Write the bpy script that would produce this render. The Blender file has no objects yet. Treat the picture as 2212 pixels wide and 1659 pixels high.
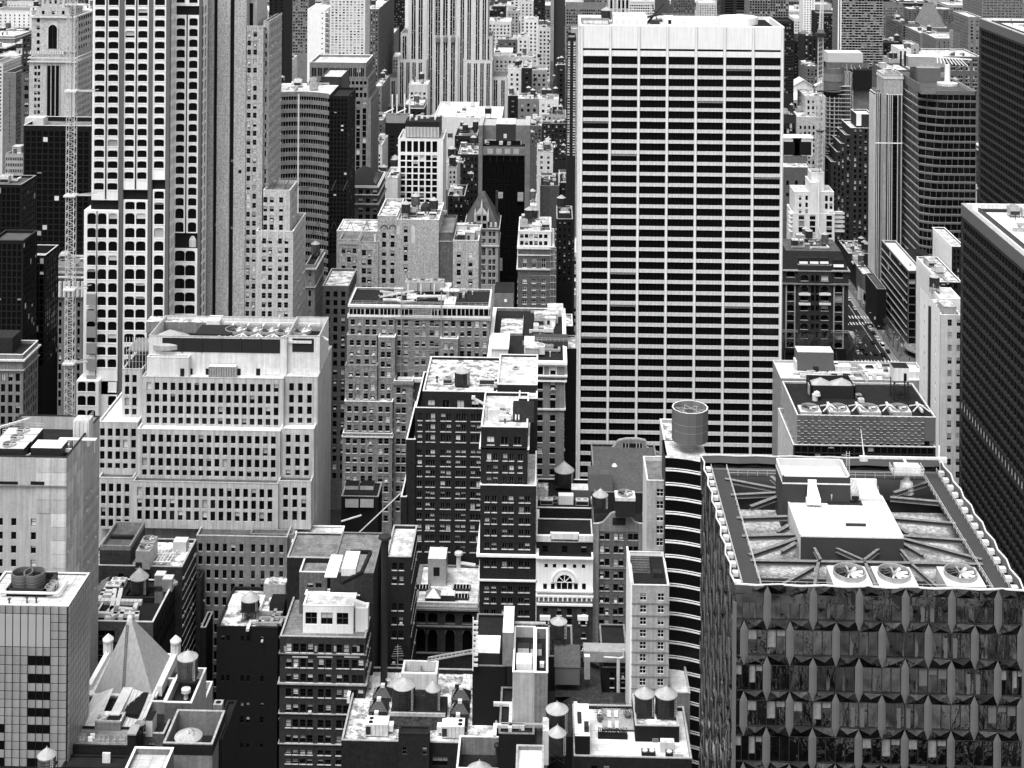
import bpy, math, random
from mathutils import Vector, Matrix
R=random.Random(5)
S=bpy.context.scene
COL=S.collection
# ---------------------------------------------------------------- camera
F=3110.; CX,CY,HY=1106.,829.5,-310.; CAMZ=260.
YAW=math.atan(79/F); ROLL=math.radians(.42)
RM=(Matrix.Rotation(YAW,3,'Z')@Matrix.Rotation(math.pi/2,3,'X')@Matrix.Rotation(ROLL,3,'Z'))
cam=bpy.data.objects.new('camera',bpy.data.cameras.new('camera')); COL.objects.link(cam)
cam.location=(0,0,CAMZ); cam.rotation_euler=RM.to_euler()
cam.data.sensor_width=36; cam.data.lens=F/2212*36
cam.data.shift_x=0; cam.data.shift_y=(HY-CY)/2212
cam.data.clip_start=1; cam.data.clip_end=20000
S.camera=cam
# ---------------------------------------------------------------- light
SUN_EL,SUN_AZ=66,-152      # azimuth measured from +Y towards +X
w=bpy.data.worlds.new('World'); S.world=w; w.use_nodes=True
nt=w.node_tree; nt.nodes.clear()
sky=nt.nodes.new('ShaderNodeTexSky'); sky.sky_type='NISHITA'; sky.sun_disc=False
sky.sun_elevation=math.radians(SUN_EL); sky.sun_rotation=math.radians(SUN_AZ); sky.air_density=1; sky.dust_density=3
bw=nt.nodes.new('ShaderNodeRGBToBW'); bg=nt.nodes.new('ShaderNodeBackground'); wo=nt.nodes.new('ShaderNodeOutputWorld')
nt.links.new(sky.outputs[0],bw.inputs[0]); nt.links.new(bw.outputs[0],bg.inputs[0]); nt.links.new(bg.outputs[0],wo.inputs[0])
bg.inputs[1].default_value=.15
sd=bpy.data.lights.new('sun','SUN'); sd.energy=1.5; sd.angle=math.radians(35); sd.color=(1,1,1)
so=bpy.data.objects.new('sun',sd); COL.objects.link(so)
a,e=math.radians(SUN_AZ),math.radians(SUN_EL)
sv=Vector((math.sin(a)*math.cos(e),math.cos(a)*math.cos(e),math.sin(e)))
so.rotation_euler=sv.to_track_quat('Z','Y').to_euler(); so.location=(-300,0,600)
S.view_settings.view_transform='Standard'; S.view_settings.look='None'
S.view_settings.exposure=1.08; S.view_settings.gamma=1; S.view_settings.use_curve_mapping=False
# ---------------------------------------------------------------- picture <-> place
SC,OX,OY=1.,0.,0.
def TT(t):
 "measurements that follow are read from sheet t of the photograph (0 = whole)"
 global SC,OX,OY
 if t==0: SC,OX,OY=1.,0.,0.
 else: SC=1/3.; OX=((t-1)%3)*737.33; OY=((t-1)//3)*553.
def ray(u,v):
 return RM@Vector(((u*SC+OX-CX)/F,-(v*SC+OY-HY)/F,-1))
def P(u,v,Y):
 d=ray(u,v); k=Y/d.y; return d.x*k, CAMZ+d.z*k
def G(u,v,z):
 d=ray(u,v); k=(z-CAMZ)/d.z; return d.x*k,d.y*k
def M(px,Y): return px*SC*Y/F
RMT=RM.transposed()
def proj(p):
 c=RMT@(Vector(p)-Vector((0,0,CAMZ)))
 if c.z>-1: return None
 return CX+F*c.x/-c.z, HY-F*c.y/-c.z
# ---------------------------------------------------------------- materials
MATS={}
def mat(name,v,var=.15,sc=.6,streak=0,spot=0,fine=0,rough=.9,metal=0,rnd=0,bump=0,spec=.3,seam=None,lo=None,band=None):
 v=.88*(v/.88)**1.5
 m=bpy.data.materials.new(name); m.use_nodes=True; MATS[name]=m
 n=m.node_tree.nodes; L=m.node_tree.links; n.clear()
 out=n.new('ShaderNodeOutputMaterial'); b=n.new('ShaderNodeBsdfPrincipled'); L.new(b.outputs[0],out.inputs[0])
 b.inputs['Roughness'].default_value=rough; b.inputs['Metallic'].default_value=metal
 b.inputs['Specular IOR Level'].default_value=spec
 tc=n.new('ShaderNodeTexCoord')
 def noise(scale,det,stretch=None,rough_=.55):
  mp=n.new('ShaderNodeMapping'); L.new(tc.outputs['Object'],mp.inputs[0])
  if stretch: mp.inputs['Scale'].default_value=stretch
  t=n.new('ShaderNodeTexNoise'); t.inputs['Scale'].default_value=scale; t.inputs['Detail'].default_value=det; t.inputs['Roughness'].default_value=rough_
  L.new(mp.outputs[0],t.inputs[0]); return t.outputs[0]
 def rng(x,a0,a1,b0,b1):
  r=n.new('ShaderNodeMapRange'); L.new(x,r.inputs[0])
  for i,q in enumerate((a0,a1,b0,b1)): r.inputs[1+i].default_value=q
  return r.outputs[0]
 def mul(x,y,op='MULTIPLY'):
  q=n.new('ShaderNodeMath'); q.operation=op
  for i,z in enumerate((x,y)):
   if isinstance(z,(int,float)): q.inputs[i].default_value=z
   else: L.new(z,q.inputs[i])
  return q.outputs[0]
 c=rng(noise(sc,5),.3,.7,v*(1-var),v*(1+var))
 if streak: c=mul(c,rng(noise(1.,4,(1.6,1.6,.06)),.38,.62,1-streak,1.06))
 if fine: c=mul(c,rng(noise(1.5,4,None,.7),.33,.67,1-fine*1.3,1+fine*1.3))
 if spot: c=mul(c,rng(noise(.35,6,None,.75),.42,.58,1-spot,1.))
 if seam:
  mp=n.new('ShaderNodeMapping'); L.new(tc.outputs['Object'],mp.inputs[0])
  bt=n.new('ShaderNodeTexBrick'); bt.inputs['Scale'].default_value=1; bt.inputs['Brick Width'].default_value=seam[0]; bt.inputs['Row Height'].default_value=seam[1]
  bt.inputs['Mortar Size'].default_value=seam[2]; bt.offset=seam[3] if len(seam)>3 else 0
  bt.inputs['Color1'].default_value=(1,1,1,1); bt.inputs['Color2'].default_value=(.86,.86,.86,1); bt.inputs['Mortar'].default_value=(.45,.45,.45,1)
  L.new(mp.outputs[0],bt.inputs[0]); rb=n.new('ShaderNodeRGBToBW'); L.new(bt.outputs[0],rb.inputs[0]); c=mul(c,rb.outputs[0])
 if band:   # fine horizontal ribs of profiled sheet
  wv=n.new('ShaderNodeTexWave'); wv.bands_direction=band[0]; wv.inputs['Scale'].default_value=band[1]
  L.new(tc.outputs['Object'],wv.inputs[0]); c=mul(c,rng(wv.outputs['Fac'],0,1,band[2],1))
 if rnd:
  oi=n.new('ShaderNodeObjectInfo'); c=mul(c,rng(oi.outputs['Random'],0,1,1-rnd,1+rnd))
 cl=mul(mul(c,.88,'MINIMUM'),0.004,'MAXIMUM')
 L.new(cl,b.inputs['Base Color'])
 if bump:
  bp=n.new('ShaderNodeBump'); bp.inputs['Strength'].default_value=bump; bp.inputs['Distance'].default_value=.25
  L.new(noise(sc*1.6,4,(1,1,.5)),bp.inputs['Height']); L.new(bp.outputs[0],b.inputs['Normal'])
 return m
mat('sidewalk',.2,.2,.4,fine=.15); mat('asphalt',.05,.2,.3,fine=.2); mat('concrete',.3,.15,.4,fine=.1,spot=.2); mat('concrete_pale',.5,.1,.3,fine=.06,streak=.15)
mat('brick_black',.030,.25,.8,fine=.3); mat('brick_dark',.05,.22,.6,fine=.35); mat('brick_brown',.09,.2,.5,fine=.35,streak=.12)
mat('brick_mid',.2,.15,.5,fine=.3,streak=.12); mat('brick_pale',.5,.12,.5,fine=.38,streak=.15); mat('brick_tan',.56,.12,.5,fine=.28,streak=.15)
mat('stone_grey',.3,.15,.4,fine=.15,streak=.2); mat('stone_pale',.47,.12,.4,fine=.12,streak=.2); mat('stone_light',.66,.08,.4,fine=.06,streak=.15)
mat('marble',.56,.1,.3,streak=.26,fine=.05,spot=.08); mat('marble_panel',.58,.14,.4,streak=.2,rnd=.22,fine=.05)
mat('travertine',.7,.05,.3,streak=.32,fine=.03); mat('travertine_clean',.77,.04,.3,streak=.06)
mat('white',.82,.04,.4,streak=.05,rough=.6); mat('white_trim',.72,.08,.5,streak=.1,rough=.6)
mat('black_glass',.006,.2,.3,rough=.2,spec=.16,rnd=.4,bump=.05); mat('glass',.008,.2,.3,rough=.2,spec=.22,rnd=.5); mat('brick_grey',.33,.15,.5,fine=.35,streak=.15); mat('band_dark',.085,.15,.4,streak=.1); mat('speck_gravel',.5,.3,2.5,fine=.4,spot=.2)
mat('wavy_glass',.16,.7,.25,rough=.04,spec=.6,rnd=.5,bump=1.,metal=.95)
mat('blind',.48,.05,1,rnd=.35); mat('blind_pale',.68,.05,1,rnd=.15)
mat('frame_dark',.03,.1,1); mat('frame_grey',.2,.1,1); mat('frame_white',.7,.05,1)
mat('roof_white',.76,.12,.12,spot=.5,fine=.08,seam=(7,1.15,.05,.5)); mat('roof_clean',.8,.06,.1,spot=.25,seam=(6,2.4,.04,.5)); mat('roof_grey',.34,.2,.2,spot=.4,fine=.12,seam=(7,1.15,.05,.5))
mat('roof_dark',.045,.3,.2,spot=.4,fine=.2); mat('roof_mid',.2,.2,.2,spot=.35,fine=.15,seam=(8,1.15,.06,.5)); mat('roof_stained',.86,.15,.25,spot=.8,fine=.22,seam=(7,1.15,.04,.5)); mat('gravel',.74,.25,2.5,fine=.3,spot=.1)
mat('roof_slab',.66,.1,.2,spot=.25,seam=(2.6,2.2,.06,0))
mat('metal',.48,.15,.6,rough=.45,metal=.3,fine=.1,spec=.5); mat('metal_pale',.68,.1,.6,rough=.5,fine=.05,spot=.15); mat('metal_dark',.06,.2,.6,rough=.5,spec=.4)
mat('wood_tank',.10,.3,.7,streak=.55,fine=.25); mat('wood_tank_pale',.24,.3,.7,streak=.5,fine=.2); mat('tank_roof',.5,.12,.8,rough=.6,spot=.25)
mat('copper',.17,.15,.5,streak=.3); mat('slate',.06,.25,1.2,fine=.3); mat('black',.008,.2,1); mat('dark_void',.006,.1,1)
mat('grey_panel',.22,.06,.3,rough=.5,spec=.4); mat('ribbed_dark',.12,.08,.3,band=('Z',2.2,.45)); mat('ribbed_pale',.62,.05,.3,band=('Z',2.2,.82)); mat('louvre',.07,.1,.4,band=('X',2.,.4))
mat('net',.03,.3,.4,spot=.5); mat('grating',.14,.1,.5,band=('Y',3,.5)); mat('bark',.17,.2,2); mat('leaf',.05,.4,2); mat('paint',.7,.1,1,spot=.2)
mat('car_white',.7,.04,1,rough=.25,spec=.5,rnd=.1); mat('car_dark',.025,.1,1,rough=.2,spec=.5,rnd=.3); mat('rubber',.015,.1,1); mat('cloth',.03,.3,3,rnd=.6); mat('skin',.3,.05,1)
# ---------------------------------------------------------------- mesh builder
class MB:
 def __init__(s): s.v=[];s.f=[];s.m=[]
 def poly(s,pts,m):
  i=len(s.v); s.v.extend(tuple(p) for p in pts); s.f.append(tuple(range(i,i+len(pts)))); s.m.append(m)
 def box(s,x0,x1,y0,y1,z0,z1,m,top=None,nb=False):
  i=len(s.v)
  s.v+=[(x0,y0,z0),(x1,y0,z0),(x1,y1,z0),(x0,y1,z0),(x0,y0,z1),(x1,y0,z1),(x1,y1,z1),(x0,y1,z1)]
  fs=[(4,5,6,7),(0,1,5,4),(1,2,6,5),(2,3,7,6),(3,0,4,7),(3,2,1,0)]
  for k,q in enumerate(fs):
   if nb and k==5: continue
   s.f.append(tuple(i+j for j in q)); s.m.append(top if (k==0 and top) else m)
 def bar(s,a,b,r,m,n=4,r2=None,cap=True):
  a,b=Vector(a),Vector(b); d=(b-a)
  if d.length<1e-6: return
  d.normalize(); u=d.orthogonal().normalized()
  if n==4:
   up=Vector((0,0,1)) if abs(d.z)<.9 else Vector((1,0,0)); u=d.cross(up).normalized(); u=(u+d.cross(u)).normalized()
  w_=d.cross(u); i=len(s.v); r2=r if r2 is None else r2
  for p,rr in ((a,r),(b,r2)):
   for k in range(n):
    t=2*math.pi*k/n; s.v.append(tuple(p+(u*math.cos(t)+w_*math.sin(t))*rr))
  for k in range(n):
   s.f.append((i+k,i+(k+1)%n,i+n+(k+1)%n,i+n+k)); s.m.append(m)
  if cap:
   s.f.append(tuple(i+n+k for k in range(n))); s.m.append(m); s.f.append(tuple(i+k for k in reversed(range(n)))); s.m.append(m)
 def lathe(s,cx,cy,prof,n,m,a0=0,close=True):
  i=len(s.v);
  for (r,z) in prof:
   for k in range(n):
    t=2*math.pi*k/n+a0; s.v.append((cx+r*math.cos(t),cy+r*math.sin(t),z))
  for j in range(len(prof)-1):
   for k in range(n):
    s.f.append((i+j*n+k,i+j*n+(k+1)%n,i+(j+1)*n+(k+1)%n,i+(j+1)*n+k)); s.m.append(m)
  if close:
   s.f.append(tuple(i+(len(prof)-1)*n+k for k in range(n))); s.m.append(m)
 def add(s,o,loc,rz=0,sc=1):
  i=len(s.v); c,sn=math.cos(rz),math.sin(rz)
  for (x,y,z) in o.v: s.v.append((loc[0]+(x*c-y*sn)*sc,loc[1]+(x*sn+y*c)*sc,loc[2]+z*sc))
  for q in o.f: s.f.append(tuple(i+j for j in q))
  s.m+=o.m
 def mesh(s,name,off=(0,0,0)):
  me=bpy.data.meshes.new(name)
  ox,oy,oz=off
  me.from_pydata([(x-ox,y-oy,z-oz) for x,y,z in s.v] if off!=(0,0,0) else s.v,[],s.f)
  names=list(dict.fromkeys(s.m)); ix={q:k for k,q in enumerate(names)}
  for q in names: me.materials.append(MATS[q])
  me.polygons.foreach_set('material_index',[ix[q] for q in s.m])
  return me
def obj(name,me,parent=None,loc=(0,0,0),rz=0):
 o=bpy.data.objects.new(name,me); COL.objects.link(o); o.location=loc
 if rz: o.rotation_euler=(0,0,rz)
 if parent: o.parent=parent
 return o
def tag(o,label,cat,group=None,kind=None):
 if label: o['label']=label; o['category']=cat
 if group: o['group']=group
 if kind: o['kind']=kind
 return o
def struct(name,mb,off=(0,0,0)):
 o=obj(name,mb.mesh(name,off),None,off); o['kind']='structure'; return o
def one(name,mb,label,cat,off=(0,0,0),group=None):
 return tag(obj(name,mb.mesh(name,off),None,off),label,cat,group)
# ---------------------------------------------------------------- windows
WT={}; WM={}
def wtemplate(key):
 if key in WT: return WT[key]
 kind,w_,h,bl,fr,sill,rec,sd_=key
 b=MB(); f=min(.09,w_*.08,h*.08); y=rec
 gl='black_glass' if kind in('pane','band') else 'wavy_glass' if kind=='wavy' else 'glass'
 arch=kind=='arch'
 b.poly([(-w_/2,y,0),(w_/2,y,0),(w_/2,y,h),(-w_/2,y,h)],gl)
 if bl>0:
  z0=h*(1-bl); bm='blind' if sd_%2 else 'blind_pale'
  b.poly([(-w_/2+f,y-.02,z0),(w_/2-f,y-.02,z0),(w_/2-f,y-.02,h-f),(-w_/2+f,y-.02,h-f)],bm)
 if kind!='far':
  ff=.08
  for x0,x1 in ((-w_/2,-w_/2+f),(w_/2-f,w_/2)): b.box(x0,x1,y-ff,y+.01,0,h,fr)
  b.box(-w_/2+f,w_/2-f,y-ff,y+.01,h-f,h,fr); b.box(-w_/2+f,w_/2-f,y-ff,y+.01,0,f,fr)
 if kind=='dh' and sd_==3: b.box(-w_*.3,w_*.3,rec-.75,rec-.05,.06,.5,'metal_pale')
 if kind=='dh': b.box(-w_/2+f,w_/2-f,y-ff,y+.01,h*.48,h*.48+f,fr)
 if kind=='tri':
  for x in (-w_/6,w_/6): b.box(x-f/2,x+f/2,y-ff,y+.01,f,h-f,fr)
 if kind=='duo': b.box(-f/2,f/2,y-ff,y+.01,f,h-f,fr)
 if kind=='grid':
  b.box(-f/2,f/2,y-ff,y+.01,f,h-f,fr); b.box(-w_/2+f,w_/2-f,y-ff,y+.01,h*.5,h*.5+f,fr)
 if kind=='band':
  n=max(2,round(w_/1.6))
  for i in range(1,n): x=-w_/2+w_*i/n; b.box(x-.05,x+.05,y-.1,y+.01,f,h-f,fr)
 if arch:   # segmental head: two spandrel corners close the square opening
  n=6
  for s in (-1,1):
   pts=[(s*w_/2,y-rec*.6,h)]
   for i in range(n+1):
    t=i/n; x=w_/2*(1-t); z=h-(h*.25)*(1-math.sqrt(max(0,1-((1-t))**2)))
    pts.append((s*x,y-rec*.6,z))
   pts=pts if s<0 else pts[::-1]
   b.poly(pts,sill or 'white_trim')
 if sill: b.box(-w_/2-.12,w_/2+.12,-.14,rec*.5,-.22,-.02,sill)
 WT[key]=b; return b
def wmesh(key):
 if key not in WM: WM[key]=wtemplate(key).mesh('window')
 return WM[key]
class Thing:
 all=[]
 def __init__(s,name,label,cat,group=None,loc=(0,0,0)):
  s.e=bpy.data.objects.new(name,None); COL.objects.link(s.e); s.e.location=loc; s.loc=loc; s.e.empty_display_size=.5
  tag(s.e,label,cat,group); s.p={}; s.w=[]; s.nick=label; Thing.all.append(s); s.lim=300; s.last=None
 def mb(s,n): return s.p.setdefault(n,MB())
 def part(s,name,mb,label=None,parent=None,kind=None):
  o=obj(name,mb.mesh(name,s.loc if not parent else s.loc),parent or s.e)
  if label: o['label']=label
  if kind: o['kind']=kind
  return o
 def inst(s,name,me,loc,rz=0,rx=None):
  o=obj(name,me,s.e,(loc[0]-s.loc[0],loc[1]-s.loc[1],loc[2]-s.loc[2]),rz)
  if rx: o.rotation_euler=rx
  return o
 def flush(s,names):
  for n in names:
   if n in s.p and s.p[n].f: o=s.part(n,s.p[n],parent=s.last if n=='coping' and s.last else None); s.last=o if n=='parapet' else s.last
   s.p.pop(n,None)
 def fin(s):
  for n,b in s.p.items():
   if not b.f: continue
   if n in SPL:
    cs=comps(b)
    if len(cs)<=70:
     for c in cs: s.part(n,c)
     continue
    s.part(n,b,kind='stuff'); continue
   s.part(n,b,kind='stuff' if n in('window','fins','netting','hoist','rebar','glazing') and len(b.f)>30 else None)
  s.p={}
  if s.w:
   s.w.sort(key=lambda q:q[3])
   for (l,rz,key,_) in s.w[:s.lim]: s.inst('window',wmesh(key),l,rz)
   rest=s.w[s.lim:]
   if rest:
    b=MB()
    for (l,rz,key,_) in rest: b.add(wtemplate(key),l,rz)
    s.part('window',b,kind='stuff')
SPL={'pier','mullion','column','fin','quoin','pilaster','stripe','louvre','louvre_post','finial','bracket','baluster','crest','door','core','opening','cornice','band','belt','frame','band_panel','shutter','paint_patch','arch_ring','stone_tablet','stone_lintel','side_window','crown','corner_pier','post','balustrade','window_strip','wall_rib','white_rib','slot','side_wall','spandrel','ledge','top_panel','crown_arch','floor_line'}
def comps(b):
 par=list(range(len(b.v)))
 def f(x):
  while par[x]!=x: par[x]=par[par[x]]; x=par[x]
  return x
 for q in b.f:
  r=f(q[0])
  for v in q[1:]: par[f(v)]=r
 out={}
 for q,m in zip(b.f,b.m):
  c=out.setdefault(f(q[0]),(MB(),{})); o,ix=c
  for v in q:
   if v not in ix: ix[v]=len(o.v); o.v.append(b.v[v])
  o.f.append(tuple(ix[v] for v in q)); o.m.append(m)
 return [c[0] for c in out.values()]
def bl_pick(mix):
 r=R.random(); a=mix[0]
 if r<a: return 0
 if r<a+mix[1]: return R.choice((.3,.5,.5,.7))
 return .97
def facade(T,o,rz,W,zt,zb,cols,rows,k,wall):
 """o=(x,y) start, rz rotation of outward -Y plane; cols [(a,b)] along the face; rows [(z0,z1)] world z"""
 c,s_=math.cos(rz),math.sin(rz); wb=T.mb(k.get('wn','wall')); rec=k.get('rec',.3); m=wall; rv=k.get('rv',m)
 def pt(a,d,z): return (o[0]+a*c-d*s_, o[1]+a*s_+d*c, z)
 def quad(a0,a1,z0,z1,mm=m,d=0):
  if a1-a0>1e-3 and z1-z0>1e-3: wb.poly([pt(a0,d,z0),pt(a1,d,z0),pt(a1,d,z1),pt(a0,d,z1)],mm)
 rows=sorted([r for r in rows if r[1]<zt-.01 and r[0]>zb+.01]); cols=sorted([q for q in cols if q[0]>.02 and q[1]<W-.02])
 if not rows or not cols: quad(0,W,zb,zt); return
 z=zb; pend=k.get('spandrel'); mix=k.get('mix',(.62,.28,.1)); far=k.get('far',False)
 for (r0,r1) in rows:
  if pend and z>zb:
   a=0
   for (c0,c1) in cols: quad(a,c0,z,r0); quad(c0,c1,z,r0,pend,rec*.5); a=c1
   quad(a,W,z,r0)
  else: quad(0,W,z,r0)
  a=0
  for (c0,c1) in cols:
   quad(a,c0,r0,r1); a=c1
   wb.poly([pt(c0,0,r0),pt(c0,rec,r0),pt(c0,rec,r1),pt(c0,0,r1)],rv); wb.poly([pt(c1,rec,r0),pt(c1,0,r0),pt(c1,0,r1),pt(c1,rec,r1)],rv)
   wb.poly([pt(c0,0,r0),pt(c1,0,r0),pt(c1,rec,r0),pt(c0,rec,r0)],rv); wb.poly([pt(c0,rec,r1),pt(c1,rec,r1),pt(c1,0,r1),pt(c0,0,r1)],rv)
   ww,hh=c1-c0,r1-r0; bl=bl_pick(mix)
   if far:
    gb=T.mb('window'); gb.poly([pt(c0,rec*.98,r0),pt(c1,rec*.98,r0),pt(c1,rec*.98,r1),pt(c0,rec*.98,r1)],'blind' if bl>.8 else 'glass')
    if 0<bl<.8: gb.poly([pt(c0,rec*.9,r0+hh*.5),pt(c1,rec*.9,r0+hh*.5),pt(c1,rec*.9,r1),pt(c0,rec*.9,r1)],'blind')
   else:
    l=pt((c0+c1)/2,0,r0); q=proj(l)
    vis=q and -60<q[0]<2270 and -60<q[1]<1690
    key=(k.get('wk','plain'),round(ww,1),round(hh,1),bl,k.get('fr','frame_dark'),k.get('sill'),round(rec,2),R.choice((0,1,0,1,3)) if bl else 0)
    # snap openings to template size by placing template of exact size
    key=(key[0],round(ww,3),round(hh,3))+key[3:]
    T.w.append((l,rz,key,(l[0]**2+l[1]**2)**.5 if vis else 1e6))
  quad(a,W,r0,r1); z=r1
 quad(0,W,z,zt)
def rowsz(xm,rows,h,Y):
 out=[]
 if isinstance(rows,list):
  for y,hh in rows: z1=P(xm,y,Y)[1]; out.append((z1-M(hh,Y),z1))
 elif rows:
  for i in range(rows[2]): z1=P(xm,rows[0]+rows[1]*i,Y)[1]; out.append((z1-M(h,Y),z1))
 return [q for q in out if q[0]>1]
def autocols(W,p,w_,g=1,gg=0,mg=None):
 if W<w_*1.6: return []
 mg=p*.25 if mg is None else mg
 n=max(1,int((W-2*mg)/p)); pp=(W-2*mg)/n; out=[]
 for i in range(n):
  c=mg+pp*(i+.5); tw=g*w_+(g-1)*gg
  for j in range(g): a=c-tw/2+j*(w_+gg); out.append((a,a+w_))
 return out
def ring(T,part,X0,X1,Y0,Y1,z0,z1,out,m,thick=.4):
 "a moulding or coping running round a block, proud by out"
 b=T.mb(part); a,c,d,e=X0-out,X1+out,Y0-out,Y1+out; t=thick+out
 b.box(a,c,d,d+t,z0,z1,m); b.box(a,c,e-t,e,z0,z1,m); b.box(a,a+t,d+t,e-t,z0,z1,m); b.box(c-t,c,d+t,e-t,z0,z1,m)
FOOT=[]
def block(T,xl,xr,yt,Y,D,wall='brick_mid',roof='roof_grey',par=.9,cop=None,rows=None,cols=None,w=None,h=None,p=None,g=1,gg=0,sp=None,sw=None,sg=None,
          yb=None,zb=0,belts=(),back=False,sides='a',side_mat=None,mg=None,cl=0,ck=None,clr=None,frontwin=True,**k):
 X0,_=P(xl,yt,Y); X1,_=P(xr,yt,Y); _,H=P((xl+xr)/2,yt,Y); W=X1-X0
 if yb is not None: zb=P((xl+xr)/2,yb,Y)[1]
 zc=max(0,zb)
 R_=rowsz((xl+xr)/2,rows,h,Y); FOOT.append((X0,X1,Y,Y+D))
 C_=[]
 ww=M(w,Y) if w else 1.4; ggm=M(gg,Y)
 if cols is not None:
  if isinstance(cols,tuple): cols=[cols[0]+cols[1]*i for i in range(cols[2])]
  for cx in cols:
   c=P(cx,yt,Y)[0]-X0; tw=g*ww+(g-1)*ggm
   for j in range(g): a=c-tw/2+j*(ww+ggm); C_.append((a,a+ww))
 elif p: C_=autocols(W,M(p,Y),ww,g,ggm,M(mg,Y) if mg is not None else None)
 facade(T,(X0,Y),0,W,H,zc,C_ if frontwin else [],R_,k,wall)
 sww=M(sw,Y) if sw else ww; spm=M(sp,Y) if sp else (M(p,Y) if p else 3.2*ww*.7)
 SCo=autocols(D,spm,sww,sg or g,ggm) if (sp or p) and sp!=0 else []
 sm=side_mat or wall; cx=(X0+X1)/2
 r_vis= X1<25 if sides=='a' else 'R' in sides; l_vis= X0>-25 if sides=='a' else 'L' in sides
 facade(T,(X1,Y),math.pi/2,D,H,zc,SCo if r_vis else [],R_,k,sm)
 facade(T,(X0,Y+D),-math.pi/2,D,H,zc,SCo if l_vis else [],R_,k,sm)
 facade(T,(X1,Y+D),math.pi,W,H,zc,[],[],k,sm)
 rb=T.mb('roof'); t=.35; zr=H-par; cop=cop or wall
 rb.poly([(X0,Y,zr),(X1,Y,zr),(X1,Y+D,zr),(X0,Y+D,zr)],roof)
 if par>.05:
  pb=T.mb('parapet')
  pb.poly([(X0+t,Y+t,zr),(X0+t,Y+t,H),(X1-t,Y+t,H),(X1-t,Y+t,zr)][::-1],sm)
  pb.poly([(X0+t,Y+D-t,zr),(X1-t,Y+D-t,zr),(X1-t,Y+D-t,H),(X0+t,Y+D-t,H)],sm)
  pb.poly([(X0+t,Y+t,zr),(X0+t,Y+D-t,zr),(X0+t,Y+D-t,H),(X0+t,Y+t,H)],sm)
  pb.poly([(X1-t,Y+t,zr),(X1-t,Y+D-t,zr),(X1-t,Y+D-t,H),(X1-t,Y+t,H)][::-1],sm)
  ring(T,'coping',X0,X1,Y,Y+D,H,H+.18,.06,cop)
 for bt in belts:   # (y px top, height px, projection m, material)
  z1=P((xl+xr)/2,bt[0],Y)[1]; z0=z1-M(bt[1],Y); ring(T,'cornice',X0,X1,Y,Y+D,z0,z1,bt[2],bt[3],-.02)
 T.last=None; T.flush(('wall','roof','parapet','coping'))
 if cl: clutter(T,X0+1,X1-1,Y+1,Y+D-1,zr,cl,ck,clr)
 return X0,X1,Y,Y+D,zr
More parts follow.
